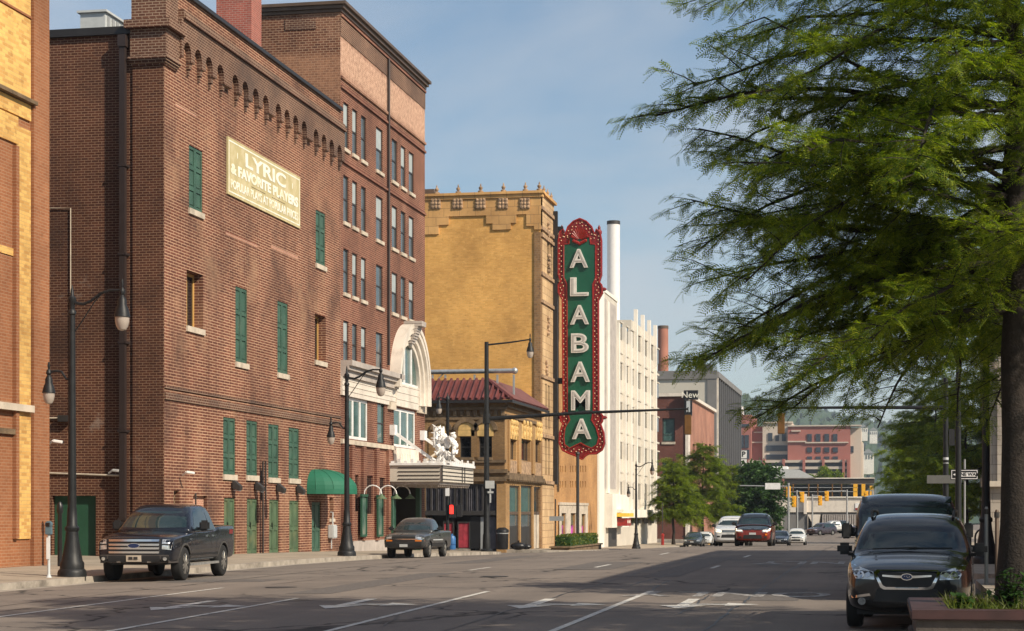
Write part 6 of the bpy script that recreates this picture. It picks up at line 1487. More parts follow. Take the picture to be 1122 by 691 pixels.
q = MB(); q.bar((w-.06, 1.5, .40), (w-.06, 4.1, .40), .12, .06); q.bar((-w+.06, 1.5, .40), (-w+.06, 4.1, .40), .12, .06); q.build('running_board', m_silver, t)
# small grey pickup
t, bv, w = pickup('pickup_truck', 'small dark grey two door pickup truck driving past the marquee', -18.55, 73.0, carpaint('faded_grey_paint', (.055, .058, .06), .4, .3), 4.9, 1.73, 1.02, .90, 1.60, 1.45, 2.15, 3.05, 1.03, 1.10, .33, (.95, 3.75), .36, R(0.5), 'small')
F('grille', m_plast, [(-.45, .66), (.45, .66), (.46, .84), (-.46, .84)], .01); F('grille_bar', m_chrome, [(-.78, .725), (.78, .725), (.78, .765), (-.78, .765)], .02)
for s in (-1, 1):
    F('headlight', m_headl, [(s*u, v) for u, v in ((.48, .77), (.80, .77), (.80, .89), (.48, .89))], .01); F('indicator', m_amber, [(s*u, v) for u, v in ((.46, .66), (.82, .66), (.82, .72), (.46, .72))], .014)
F('bumper', m_plast, [(-.82, .42), (.82, .42), (.83, .63), (-.83, .63)], .03); F('number_plate', m_lgrey, [(-.16, .44), (.16, .44), (.16, .55), (-.16, .55)], .05, .3)
for s in ('r',): decal(t, 'side_moulding', m_lgrey, bv, [(1.45, .70), (3.2, .70), (3.2, .74), (1.45, .74)], s, .008, .02, .3); decal(t, 'side_badge', m_chrome, bv, [(2.1, .85), (2.6, .85), (2.6, .9), (2.1, .9)], s, .008, .02, .3)

# ------- traffic
def posX(px, y): return onX_inv(px, y)
def onX_inv(px, y): return onY(px, 560, y)[0]
i3p = carpaint('orange_red_paint', (.24, .020, .012), .3, .25)
t, bv = road_car('small_hatchback', 'small red and black hatchback with lit headlamps driving towards the camera', 'car', onX_inv(824.5, 92), 92, i3p, 4.0, 1.80, 1.60, 1.02, .95, 1.6, 1.0, 0, 3.5, .35, 2, 0, face='none', nose=.80, wb=(.72, 3.25), rw=.74)
w = .90
bo = [c for c in t.children if c.name.startswith('body')][0]; bo.data.materials.append(carpaint('gloss_black_paint', (.008, .010, .014), .2, .15))
for p in bo.data.polygons:
    if (p.normal.z > .35 and p.center.z > .75) or p.center.z > 1.12: p.material_index = 1
decal(t, 'hood_panel', m_carglass, bv, [(-w*.72, .20), (w*.72, .20), (w*.86, .95), (-w*.86, .95)], 't', .006, .02, .15)
decal(t, 'front_mask', m_carglass, bv, [(-w*.62, .80), (w*.62, .80), (w*.72, .93), (-w*.72, .93)], 'f', .008, .02, .12)
for s in (-1, 1):
    decal(t, 'grille_frame', m_chrome, bv, [(s*u, v) for u, v in ((.06, .77), (.40, .77), (.40, .84), (.08, .84))], 'f', .012, .02, .15); decal(t, 'grille', m_plast, bv, [(s*u, v) for u, v in ((.085, .785), (.38, .785), (.38, .825), (.1, .825))], 'f', .018, .02, .15)
    decal(t, 'light_bar', m_lit, bv, [(s*u, v) for u, v in ((.50, .73), (.80, .73), (.84, .86), (.78, .86), (.76, .77), (.50, .77))], 'f', .016, .02, .1)
decal(t, 'indicator', m_amber, bv, [(.60, .52), (.70, .52), (.70, .60), (.60, .60)], 'f', .016, .02, .2)
wsuv = carpaint('white_car_paint', (.62, .62, .60), .0, .25)
road_car('sport_utility_car', 'white sport utility car half hidden behind the red hatchback', 'car', onX_inv(800, 108), 108, wsuv, 5.0, 1.98, 1.76, 1.14, 1.3, 2.05, 1.1, 0, 4.4, .38, 1, face='bar', nose=.92, wb=(.95, 3.95), lit=True)
road_car('saloon_car', 'dark blue saloon car following the red hatchback on its right', 'car', onX_inv(853.5, 180), 180, carpaint('dark_blue_paint', (.015, .022, .034), .4, .25), 4.7, 1.82, 1.46, .92, 1.3, 2.1, .92, 1, 3.6, .33, 1, wb=(.95, 3.7), nose=.70)
road_car('crossover_car', 'white crossover car in the middle distance beside a dark saloon', 'car', onX_inv(872, 190), 190, wsuv, 4.65, 1.85, 1.66, 1.04, 1.25, 1.95, 1.02, 0, 4.0, .35, 1, wb=(.92, 3.62), nose=.84)
road_car('saloon_car', 'dark saloon car parked at the left kerb under the small street trees', 'car', -18.3, onX(758, 560, -18.3)[0], carpaint('slate_paint', (.04, .055, .07), .4, .25), 4.7, 1.82, 1.46, .92, 1.3, 2.1, .92, 1, 3.6, .33, 1, wb=(.95, 3.7), nose=.70)
road_car('saloon_car', 'silver white saloon car parked at the left kerb behind a dark one', 'car', -18.3, onX(770, 560, -18.3)[0], wsuv, 4.7, 1.82, 1.46, .92, 1.3, 2.1, .92, 1, 3.6, .33, 1, wb=(.95, 3.7), nose=.70)
for px, y, p, kind, lab in ((905.5, 276, (.016, .028, .034), 's', 'dark teal saloon car coming out of the railway underpass'), (914.5, 292, (.014, .018, .024), 'u', 'black sport utility car coming out of the railway underpass'), (924, 300, (.02, .018, .018), 'u', 'dark car partly hidden behind others at the railway underpass'), (934, 250, (.05, .012, .012), 's', 'dark red car beside the mirror of the tall parked vehicle')):
    if kind == 's': road_car('saloon_car', lab, 'car', onX_inv(px, y), y, carpaint('far_paint', p, .4, .25), 4.7, 1.84, 1.48, .92, 1.3, 2.1, .92, 1, 3.6, .33, 0, wb=(.95, 3.7), nose=.70)
    else: road_car('sport_utility_car', lab, 'car', onX_inv(px, y), y, carpaint('far_paint', p, .4, .25), 4.9, 1.95, 1.8, 1.12, 1.3, 2.0, 1.1, 0, 4.3, .37, 0, wb=(.95, 3.9), nose=.9)
road_car('sport_utility_car', 'dark purple grey sport utility car turning in front of the railway bridge', 'car', onX_inv(888, 268), 268, carpaint('plum_paint', (.05, .04, .055), .4, .25), 4.7, 1.9, 1.75, 1.1, 1.3, 2.0, 1.08, 0, 4.2, .36, 1, R(-38), wb=(.95, 3.7), nose=.88)
tt_, _b, _w = pickup('pickup_truck', 'white pickup truck beyond the purple grey car near the railway bridge', onX_inv(894, 284), 284, wsuv, 5.6, 1.98, 1.18, 1.05, 1.88, 1.5, 2.3, 3.7, 1.2, 1.3, .40, (1.0, 4.4), .42, R(-62), 'small')
# police car and white pickup standing in the cross street on the right
pol = road_car('police_car', 'white police sport utility car with a blue side stripe seen side on', 'car', 10.4, 106.0, wsuv, 5.0, 1.95, 1.74, 1.12, 1.3, 2.05, 1.08, 0, 4.4, .38, 1, R(-90), face='bar', nose=.9, wb=(.95, 3.95))
blue = plain('police_blue', (.03, .09, .35), .35)
for s in ('l', 'r'): decal(pol[0], 'blue_stripe', blue, pol[1], [(1.4, .50), (4.4, .50), (4.4, .86), (1.4, .96)], s, .008, .02, .2)
q = MB(); q.box(-.55, .55, 2.3, 2.6, 1.76, 1.88); q.build('light_bar', blue, pol[0])
road_car('saloon_car', 'white saloon car crossing behind the dark lamp post on the right', 'car', 8.3, 109.6, wsuv, 4.7, 1.82, 1.48, .95, 1.3, 2.1, .95, 1, 3.6, .34, 1, R(-90), wb=(.95, 3.7), nose=.74)

# ------------------------------------------------------------------ street furniture
def lamp_head(par, x, z, k=1.0):
    """pendant lantern hung from (x, 0, z)"""
    h = MB(); h.lathe([(.02, .42*k), (.035, .30*k), (.02, .22*k), (.06, .16*k), (.07, .08*k), (.04, .02*k), (.06, -.02*k), (.11*k, -.10*k), (.11*k, -.22*k), (.15*k, -.30*k), (.19*k, -.46*k), (.20*k, -.52*k), (.17*k, -.52*k)], (x, 0, z), 16)
    ho = h.build('lamp_hood', m_lamp, par, smooth=True)
    g_ = MB(); g_.lathe([(.175*k, -.52*k), (.175*k, -.62*k), (.15*k, -.74*k), (.10*k, -.83*k), (.02, -.86*k)], (x, 0, z), 16); g_.build('globe', m_globe, ho, smooth=True)
def street_lamp(label, x, y, H_=7.2, group=None, arm2=True, a1=1.32, z0=None):
    t = thing('street_lamp', label, 'street lamp', (x, y, S(x, y) if z0 is None else z0), group, local=True)
    b = MB(); b.lathe([(.36, -.1), (.36, .10), (.34, .16), (.30, .20), (.30, .34), (.26, .40), (.22, .62), (.165, .95), (.15, 1.12), (.18, 1.16), (.18, 1.22), (.13, 1.28), (.115, 1.7)], (0, 0, 0), 12); b.build('base', m_lamp, t, smooth=True)
    p = MB(); p.lathe([(.105, 1.7), (.075, H_-.75), (.10, H_-.72), (.10, H_-.66), (.06, H_-.60), (.075, H_-.45), (.10, H_-.40), (.10, H_-.32), (.05, H_-.26), (.03, H_-.1), (.012, H_)], (0, 0, 0), 14); p.build('pole', m_lamp, t, smooth=True)
    zA = H_-.42
    a = MB(); pts = [(.05, 0, zA-.02), (.3, 0, zA-.06), (.5, 0, zA+.02), (.75, 0, zA+.2), (1.0, 0, zA+.27), (a1, 0, zA+.26)]
    a.tube(pts, [.04, .04, .038, .036, .034, .03], 8); a.tube([(.06, 0, zA-.75), (.25, 0, zA-.5), (.6, 0, zA-.0), (.8, 0, zA+.21)], .016, 6); a.build('arm', m_lamp, t, smooth=True); lamp_head(t, a1, zA+.12, 1.0)
    if arm2:
        z2 = H_-2.15; a = MB(); a.tube([(-.06, 0, z2-.2), (-.16, 0, z2-.18), (-.28, 0, z2), (-.42, 0, z2+.02), (-.62, 0, z2+.0)], .03, 8); a.build('arm', m_lamp, t, smooth=True); lamp_head(t, -.62, z2-.10, .82)
    return t
grp = 'black twin arm street lamps on the left pavement'
x, y = -19.85, onX(79, 600, -19.85)[0]; street_lamp('black twin arm street lamp beside the large black pickup truck', x, y, 7.25, grp)
y = onX(380, 600, -19.9)[0]; street_lamp('black twin arm street lamp beside the green door awning', -19.9, y, 7.15, grp)
y = onX(697, 600, -19.9)[0]; street_lamp('black twin arm street lamp in front of the white finned building', -19.9, y, 7.15, grp)
street_lamp('thick black street lamp post on the right pavement beside the tree trunk', 2.68, 53.5, 9.0, None, True, 1.3)
def signal_head(par, x, y, z, face=1, mat=None, lens=None, n=3):
    m = mat or m_signal; h = MB(); hh = .34*n
    h.box(x-.17, x+.17, y-.12, y+.14, z-hh, z); o = h.build('signal_head', m, par, bevel=.02)
    v = MB()
    for k in range(n):
        zz = z-.17-.34*k; s = face
        for a in range(10):
            t0, t1 = math.pi*a/10-.0, math.pi*(a+1)/10
            v.quad((x+.14*math.cos(t0), y-s*.12, zz+.14*math.sin(t0)), (x+.14*math.cos(t1), y-s*.12, zz+.14*math.sin(t1)), (x+.14*math.cos(t1), y-s*.34, zz+.14*math.sin(t1)), (x+.14*math.cos(t0), y-s*.34, zz+.14*math.sin(t0)))
    v.build('visor', m, o)
    l = MB()
    for k in range(n): l.lathe([(.12, -.0), (.10, -.012*face), (.02, -.02*face)], (x, y-face*(.12 if face > 0 else .14), z-.17-.34*k), 12, axis='y')
    l.build('lens', lens or m_windark, o)
    return o
# left corner: tall signal pole with a lamp on top and the long mast arm
zb_ = S(-20.5, 98.3)-.05
t = thing('signal_pole', 'tall dark signal pole with a lamp arm and long mast arm at the left corner', 'traffic signal', (-20.5, 98.3, zb_), local=True)
top = onX(533, 375, -20.5)[1]-zb_; armz = onX(535, 459, -20.5)[1]-zb_
p = MB(); p.lathe([(.34, -.1), (.34, .12), (.22, .2), (.20, .9), (.17, 1.0), (.15, 3.0), (.11, top), (.11, top+.03)], (0, 0, 0), 14); p.build('pole', m_lamp, t, smooth=True)
xe, ze = onY(747, 448, 98.3); xe += 20.5; ze -= zb_
a = MB(); a.tube([(.1, 0, armz), (xe*.5, 0, (armz+ze)/2+.06), (xe, 0, ze)], [.11, .085, .05], 10); a.lathe([(.2, -.25), (.2, .25)], (0, 0, armz), 12); a.build('mast_arm', m_lamp, t, smooth=True)
a = MB(); lx = 2.32; a.tube([(.1, 0, top-.12), (1.2, 0, top-.02), (lx, 0, top+.12)], [.05, .045, .035], 8); a.build('lamp_arm', m_lamp, t, smooth=True); lamp_head(t, lx, top-.0, 1.0)
signal_head(t, xe+.32, 0, ze-.3, -1); q = MB(); q.tube([(xe, 0, ze), (xe+.32, 0, ze)], .05, 6); q.tube([(xe+.32, 0, ze+.1), (xe+.32, 0, ze-.3)], .03, 6); q.build('hanger', m_lamp, t)
q = MB(); q.box(-.02, .45, -.22, -.16, 3.35, 3.75); q.box(.20, .27, -.2, -.14, 2.6, 3.35); q.box(.1, .4, -.22, -.17, 3.1, 3.2); q.build('push_button_sign', m_lgrey, t)
# second pole down the side street, with the red hand
px_, Y_ = 490.5, 117.5; xx = onY(px_, 560, Y_)[0]; zb_ = S(-24.5, 121)-.1
t = thing('signal_pole', 'dark lamp pole with a red pedestrian signal behind the white marquee', 'traffic signal', (xx, Y_, zb_), local=True)
top = onY(px_, 430, Y_)[1]-zb_
p = MB(); p.lathe([(.16, -.2), (.12, 1.2), (.10, top-.6), (.13, top-.5), (.13, top-.3), (.05, top-.2), (.02, top)], (0, 0, 0), 12); p.build('pole', m_lamp, t, smooth=True)
a = MB(); a.tube([(-.05, 0, top-.45), (-.3, 0, top-.35), (-.56, 0, top-.3)], .035, 6); a.build('lamp_arm', m_lamp, t); lamp_head(t, -.56, top-.45, 1.05)
zz = onY(497, 552, Y_)[1]-zb_; q = MB(); q.box(.12, .55, -.2, .15, zz-.85, zz); q.box(.62, .9, -.1, .2, zz-.8, zz-.05); ph = q.build('pedestrian_signal', m_plast, t); q = MB(); q.box(.17, .42, -.215, -.2, zz-.62, zz-.18)
for k in range(4): q.box(.18+k*.06, .22+k*.06, -.215, -.2, zz-.178, zz-.08+.02*(k in (1, 2)))
q.build('red_hand', m_redlight, ph)
q = MB(); q.box(-.1, .14, -.2, -.12, zz+.5, zz+1.6); q.build('pole_sign', m_whitepaint, t)
# right corner
zr_ = S(2.86, 95.5); t = thing('signal_pole', 'dark traffic signal pole on the right with its mast arm reaching over the road', 'traffic signal', (2.9, 98.0-2.2, zr_), local=True)
az = onX(1000, 449.5, 1.5)[1]; az = EYE+(HY-449.5)/FPX*97.0-zr_
p = MB(); p.lathe([(.26, -.1), (.26, .1), (.16, .2), (.14, 3), (.11, az+1.4)], (0, 0, 0), 12)
p.build('pole', m_lamp, t, smooth=True); q = MB()
for k in range(3): q.lathe([(.135, 0), (.135, .12)], (0, 0, az-2.6-.26*k), 12)
q.build('reflective_band', m_lgrey, t)
xe = onY(851, 450, 95.8)[0]-2.9
a = MB(); a.tube([(0, 0, az-.05), (xe*.5, 0, az), (xe-.1, 0, az+.02)], [.1, .08, .05], 10); a.build('mast_arm', m_lamp, t, smooth=True)
signal_head(t, xe+.22, 0, az-.25, -1); q = MB(); q.tube([(xe+.22, 0, az+.1), (xe+.22, 0, az-.28)], .04, 6); q.build('hanger', m_lamp, t); q = MB(); q.box(.15, .42, -.1, .1, az-1.9, az-1.1); q.build('signal_box', m_plast, t)
q = MB(); q.box(-.9, .75, -.17, -.14, az-3.75, az-3.35); q.build('street_name_plate', plain('dull_sign_back', (.13, .13, .12), .6), t)
t = thing('utility_pole', 'plain dark pole between the signal pole and the one way sign', 'pole', (onY(1050, 560, 90)[0], 90, S(3, 90)), local=True)
p = MB(); p.lathe([(.2, -.1), (.15, .3), (.13, 4), (.10, 9.0), (.10, 9.05)], (0, 0, 0), 12); p.build('pole', m_lamp, t, smooth=True); a = MB(); a.tube([(0, 0, 8.6), (.8, 0, 8.9), (1.6, 0, 8.9)], .04, 6); a.build('lamp_arm', m_lamp, t); lamp_head(t, 1.6, 8.8, 1.0)
# one way sign
YS = 93.0; xs_ = onY(1057, 520, YS)[0]; zs_ = S(xs_, YS)
t = thing('one_way_sign', 'black and white ONE WAY arrow sign on a grey post at the right corner', 'road sign', (xs_, YS, zs_))
p = MB(); p.tube([(xs_, YS, zs_-.1), (xs_, YS, onY(1057, 503, YS)[1])], .045, 8); p.build('post', m_grey, t)
a, z1 = onY(1041.5, 514, YS-.08); c, z0 = onY(1072, 525.5, YS-.08); L = c-a; hh = z1-z0
MB().box(a, c, YS-.08, YS-.06, z0, z1).build('sign_plate', m_black, t)
q = MB(); e = .04; 
for (u0, u1, v0, v1) in ((a+e, c-e, z0+e, z0+e+.03), (a+e, c-e, z1-e-.03, z1-e), (a+e, a+e+.03, z0+e+.03, z1-e-.03), (c-e-.03, c-e, z0+e+.03, z1-e-.03)): q.box(u0, u1, YS-.086, YS-.08, v0, v1)
q.build('sign_border', m_whitepaint, t)
zm = (z0+z1)/2; A = a+.11; q = MB(); q.prism([(A, zm), (A+.30, z0+.10), (A+.30, zm-.10), (c-.12, zm-.10), (c-.12, zm+.10), (A+.30, zm+.10), (A+.30, z1-.10)], 'y', YS-.086, YS-.08); ar = q.build('arrow', m_whitepaint, t)
textmesh('lettering', 'ONE WAY', .215, m_black, ar, faceY((A+.30+c-.12)/2-.0, YS-.089, zm), extrude=.002, offset=.008)
# white street name sign plate over the far junction, and far signals
def far_signal(label, px, py, Yv, armpx=None, post=True):
    x, z = onY(px, py, Yv); xb = onY(armpx or px, 560, Yv)[0]; zg = G(xb, Yv)
    t = thing('traffic_signal', label, 'traffic signal', (xb, Yv, zg)); of = Vector((xb, Yv, zg))
    q = MB(); q.tube([(xb, Yv, zg), (xb, Yv, z+.7)], .11, 8); 
    if armpx: q.tube([(xb, Yv, z+.55), (x, Yv, z+.5)], .07, 6)
    q.build('pole', m_grey, t)
    h = MB(); h.box(x-.28, x+.28, Yv-.25, Yv+.2, z-.85, z+.5)
    for k in range(3): h.lathe([(.2, 0), (.2, -.25)], (x, Yv-.25, z+.25-.42*k), 10, axis='y')
    h.build('signal_head', m_signaly, t)
far_signal('yellow traffic signal nearest the green street tree at the far junction', 863.8, 537, 232)
far_signal('yellow traffic signal with two heads at the far junction left of the underpass', 869.8, 548, 238, 873.5)
far_signal('yellow traffic signal on a mast arm left of the concourse glass', 878.7, 543, 245, 873)
far_signal('yellow traffic signal hung before the middle of the concourse', 905.8, 542, 262, 928)
far_signal('small yellow traffic signal under the concourse parapet', 898.6, 547, 270, 890)
far_signal('yellow traffic signal at the right end of the railway bridge', 949, 542, 255, 956)
Yv = 228; a, z0 = onY(838.5, 536, Yv); c, z1 = onY(855, 529, Yv); t = thing('overhead_sign', 'white overhead street sign on an arm before the dark green tree', 'sign', (c, Yv, z0-4)); MB().box(a, c, Yv-.1, Yv, z0, z1).build('sign_plate', m_whitepaint, t); q = MB(); xb = onY(864, 560, Yv)[0]; q.tube([(a-3, Yv, z1-.3), (xb, Yv, z1-.4)], .07, 6); q.tube([(xb, Yv, G(xb, Yv)), (xb, Yv, z1)], .12, 8); q.build('support', m_grey, t)
# parking meter and posts
xm, ym = -20.1, onX(53.5, 600, -20.1)[0]
t = thing('parking_meter', 'slim grey parking meter on the left pavement beside the street lamp', 'parking meter', (xm, ym, S(xm, ym)), local=True)
p = MB(); p.lathe([(.09, -.02), (.05, .05), (.035, .1), (.035, 1.05)], (0, 0, 0), 10); p.build('post', m_lgrey, t, smooth=True)
h = MB(); h.box(-.075, .075, -.06, .06, 1.05, 1.25); h.lathe([(.085, -.06), (.085, .06)], (0, 0, 1.30), 14, axis='y'); hm = h.build('head', plain('meter_blue_grey', (.10, .16, .19), .4), t, bevel=.012); q = MB(); q.box(-.05, .05, -.07, -.06, 1.25, 1.34); q.build('display', m_windark, hm)
q = MB(); q.box(-.045, .045, -.045, -.036, .45, .98); q.build('sticker', m_whitepaint, t)
t = thing('black_bollard', 'short dark post against the wall behind the parking meter', 'post', (onX(47, 600, -23.5)[1]*0-23.2, 51.4, S(-23.2, 51.4)), local=True); p = MB(); p.lathe([(.07, -.05), (.06, 1.5), (.09, 1.55), (.09, 1.75), (.03, 1.85)], (0, 0, 0), 10); p.build('post', m_black, t, smooth=True)
for px, y, h_, lab in ((1080.8, 40.0, 1.55, 'thin grey meter post nearest the thick black lamp post'), (1092.3, 37.0, 1.5, 'thin brown meter post beside the tree trunk')):
    x = onY(px, 600, y)[0]; t = thing('meter_post', lab, 'post', (x, y, S(x, y)), 'bare meter posts on the right pavement', local=True); p = MB(); p.lathe([(.06, -.02), (.04, .05), (.035, h_), (.02, h_+.03)], (0, 0, 0), 10); p.build('post', m_grey if px < 1085 else m_brown, t, smooth=True); q = MB(); q.lathe([(.05, h_-.12), (.05, h_-.02)], (0, 0, 0), 10); q.build('collar', m_dark, t)
x = onY(1066, 600, 62)[0]
t = thing('bicycle_rack', 'black hoop bicycle rack on the right pavement behind the parked cars', 'bicycle rack', (x, 62, S(x, 62)), local=True)
for k in (-.32, .32): q = MB(); q.tube([(k-.25, 0, -.05), (k-.25, 0, .6)] + [(k-.25*math.cos(a), 0, .6+.25*math.sin(a)) for a in [math.pi*i/8 for i in range(1, 8)]] + [(k+.25, 0, .6), (k+.25, 0, -.05)], .03, 8); q.build('hoop', m_lamp, t, smooth=True)
q = MB(); q.box(-.75, .75, -.04, .04, .28, .34); q.build('rail', m_lamp, t)
t = thing('litter_bin', 'dark litter bin beside the signal pole at the left corner', 'bin', (-23.9, 119.5, S(-24, 120)), local=True); p = MB(); p.lathe([(.34, 0), (.38, .1), (.40, 1.1), (.44, 1.12), (.42, 1.25), (.2, 1.4)], (0, 0, 0), 14); p.build('body', m_black, t, smooth=True); q = MB(); q.lathe([(.41, 1.0), (.41, 1.06)], (0, 0, 0), 14); q.build('band', m_grey, t)
t = thing('refuse_bag', 'black refuse bag slumped beside the litter bin', 'bag', (-22.9, 119.6, S(-24, 120)), local=True); p = MB(); p.ball((0, 0, .22), .42, 12, 8, (1.2, .8, .6)); p.ball((.5, .1, .18), .3, 10, 6, (1.2, .8, .6)); p.build('bag', m_black, t, smooth=True); q = MB(); q.tube([(0, 0, .45), (.04, 0, .58)], [.04, .09], 6); q.build('knot', m_black, t)
x = onY(501.7, 600, 116.5)[0]; t = thing('water_cooler_bottle', 'small blue drum standing before the pink red curtains', 'drum', (onY(495, 600, 119)[0], 119, S(-24, 120)), local=True); p = MB(); p.lathe([(.24, 0), (.26, .05), (.26, .7), (.2, .85), (.08, .9), (.08, 1.0)], (0, 0, 0), 14); p.build('drum', plain('blue_plastic', (.04, .14, .34), .4), t, smooth=True); q = MB(); q.lathe([(.27, .3), (.27, .36)], (0, 0, 0), 14); q.build('hoop', plain('dark_blue_plastic', (.02, .07, .2), .4), t)
# wall lamps, cameras and the gas meter on the theatre
for px, py, lab in ((254.4, 531.5, 'dark wall floodlight above the first green door from the pickup'), (279.3, 533, 'dark wall floodlight above the second green door from the pickup'), (303, 534.5, 'dark wall floodlight above the third green door from the pickup'), (324.8, 536, 'dark wall floodlight above the door with the oval window')):
    y, z = Yp(px), Zp(px, py); t = thing('wall_floodlight', lab, 'wall lamp', (XF, y, z), 'floodlights over the green theatre doors'); q = MB(); q.prism([(XF+.05, z-.14), (XF+.34, z-.20), (XF+.37, z-.04), (XF+.12, z+.18), (XF+.05, z+.16)], 'y', y-.17, y+.17); q.build('housing', m_dark, t, bevel=.02); MB().box(XF+.10, XF+.31, y-.13, y+.13, z-.215, z-.19).build('lens', m_lgrey, t); q = MB(); q.box(XF, XF+.06, y-.12, y+.12, z-.1, z+.1); q.build('bracket', m_dark, t)
y, z = Yp(361), Zp(361, 581); t = thing('gas_meter', 'pale grey meter box on the brick wall right of the green awning', 'meter', (XF, y, z)); q = MB(); q.box(XF, XF+.28, y-.3, y+.3, z-.35, z+.25); q.build('box', m_lgrey, t, bevel=.04); q = MB(); q.tube([(XF+.12, y+.1, z+.25), (XF+.12, y+.1, z+.8), (XF+.02, y+.1, z+.8)], .035, 6); q.tube([(XF+.12, y-.1, z-.35), (XF+.12, y-.1, z-.8)], .03, 6); q.build('pipe', m_lgrey, t)
def wallcam(lab, p, d):
    t = thing('security_camera', lab, 'camera', p, 'white cameras on the brick walls', local=True); q = MB(); d = Vector(d).normalized(); q.bar(Vector((0, 0, 0)), d*.30, .09, .09); q.build('camera', m_whitepaint, t, bevel=.02); q = MB(); q.tube([(0, 0, 0), (-d.x*.2, .12, -.1)], .03, 6); q.build('bracket', m_whitepaint, t); q = MB(); q.bar(d*.30, d*.315, .07, .07); q.build('lens', m_black, t)
x, z = onX(49, 482, XF+.2)[0], onX(49, 482, XF+.2)[1]; wallcam('white security camera at the corner of the orange brick building', (XF+.2, Y1+.05, z), (1, .2, -.15))
x, z = onY(124, 515, LY0-.2); wallcam('white security camera on the dark side wall beside the downspout', (x, LY0-.25, z), (1, -.3, -.1))
y, z = Yp(195), Zp(195, 517); wallcam('white security camera near the corner of the theatre street wall', (XF+.3, y, z), (1, .5, -.15))
# kerbside planter with a hedge below the vertical sign, and the flagpole in it
def leaf_cloud(mb, cx, cy, cz, sx, sy, sz, n, size, rng):
    P = rng.uniform(-1, 1, (n*2, 3)); P = P[(P**8).sum(1) < 1.0][:n]
    for p in P:
        r = (p**2).sum()**.5
        c = Vector((cx+p[0]*sx, cy+p[1]*sy, cz+p[2]*sz)); d = Vector(rng.normal(size=3)).normalized(); u = d.orthogonal().normalized()*size*rng.uniform(.6, 1.3); v = d.cross(u)*.55
        mb.quad(c-u, c-v, c+u, c+v)
nrng = np.random.RandomState(5)
Yh = 150.0; a, z0 = onX(610, 601, -20.6)[0], 0
y0, y1 = onX(613.5, 600, -20.9)[0], onX(650, 600, -20.9)[0]
zg = S(-21, (y0+y1)/2)
t = thing('hedge_planter', 'long dark planter box with a clipped green hedge under the vertical sign', 'planter', (-20.9, (y0+y1)/2, zg))
q = MB(); q.box(-21.5, -20.3, y0, y1, zg-.3, zg+.24); q.box(-21.6, -20.2, y0-.1, y1+.1, zg+.241, zg+.34); q.build('box', m_dkstone, t)
q = MB(); n0 = 3600; leaf_cloud(q, -20.9, (y0+y1)/2, zg+.68, .62, (y1-y0)/2-1.0, .42, n0, .09, nrng); q.build('hedge', m_hedge, t); q = MB(); q.box(-21.4, -20.4, y0+1.2, y1-1.2, zg+.3, zg+.95); q.build('twigs', m_leafd, t)
yf = onX(633, 560, -20.9)[0]; zt = onX(633, 497, -20.9)[1]
t = thing('slim_pole', 'slim dark pole rising from the hedge planter to the foot of the vertical sign', 'pole', (-20.9, yf, zg+.6)); q = MB(); q.tube([(-20.9, yf, zg+.5), (-20.9, yf, zt)], .11, 8); q.build('pole', m_dark, t, smooth=True); q = MB(); q.ball((-20.9, yf, zt), .16, 8, 6); q.build('finial', m_dark, t)
ys2 = 124.0; xs2, z1 = onY(608.5, 566, 128); z0 = S(-20, 128)
t = thing('street_name_sign', 'grey plate sign on a thin post before the yellow theatre corner', 'road sign', (xs2, 128, z0)); q = MB(); q.tube([(xs2, 128, z0-.1), (xs2, 128, z1+1.2)], .05, 6); q.build('post', m_dark, t); a, zA = onY(602, 570.5, 127.9); c, zB = onY(617.5, 565.5, 127.9); MB().box(a, c, 127.88, 127.93, zA, zB).build('plate', m_grey, t)
t = thing('fire_hydrant', 'red marker post on the left pavement by the white building', 'post', (-21.5, onX(726, 600, -21.5)[0], S(-21.5, 196)), local=True); p = MB(); p.lathe([(.16, -.2), (.14, .9), (.17, .92), (.17, 1.1), (.05, 1.2)], (0, 0, 0), 10); p.build('post', m_sred2, t, smooth=True); p = MB(); p.tube([(0, 0, 1.2), (0, 0, 4.2)], .05, 6); p.build('upper_post', m_dark, t)
t = thing('yellow_bollard', 'short yellow bollard behind the parked cars on the left', 'bollard', (-18.8, onX(776.8, 600, -18.8)[0], G(-18.8, 222)), local=True); p = MB(); p.lathe([(.22, -.2), (.22, 1.0), (.15, 1.15), (.03, 1.2)], (0, 0, 0), 12); p.build('post', m_signaly, t, smooth=True); p = MB(); p.lathe([(.23, .6), (.23, .75)], (0, 0, 0), 12); p.build('band', m_dark, t)
# brick planter round the big tree
PX0, PX1, PY0, PY1 = .33, 3.6, 21.3, 24.4; pz0 = S(KR, 22); pzt = onY(1005, 668, PY0)[1]
t = thing('tree_planter', 'low red brick planter with a pale base round the big tree', 'planter', ((PX0+PX1)/2, (PY0+PY1)/2, pz0))
m_pl = plain('planter_maroon_coping', (.050, .020, .018), .6, var=.25, scale=4); m_plb = plain('planter_concrete', (.075, .062, .052), .85, var=.35, scale=3, bump=.5)
W_ = .30
for nm, (o, zlo, zhi), m_ in (('coping', (.06, pzt-.11, pzt), m_pl), ('wall', (.0, pzt-.34, pzt-.112), m_plb), ('plinth', (.05, pz0-.2, pzt-.342), m_plb)):
    q = MB(); x0, x1, y0, y1 = PX0-o, PX1+o, PY0-o, PY1+o; q.box(x0, x1, y0, y0+W_+o*2, zlo, zhi); q.box(x0, x1, y1-W_-o*2, y1, zlo, zhi); q.box(x0, x0+W_+o*2, y0+W_+o*2, y1-W_-o*2, zlo, zhi); q.box(x1-W_-o*2, x1, y0+W_+o*2, y1-W_-o*2, zlo, zhi); q.build(nm, m_, t, bevel=.015 if nm != 'wall' else 0)
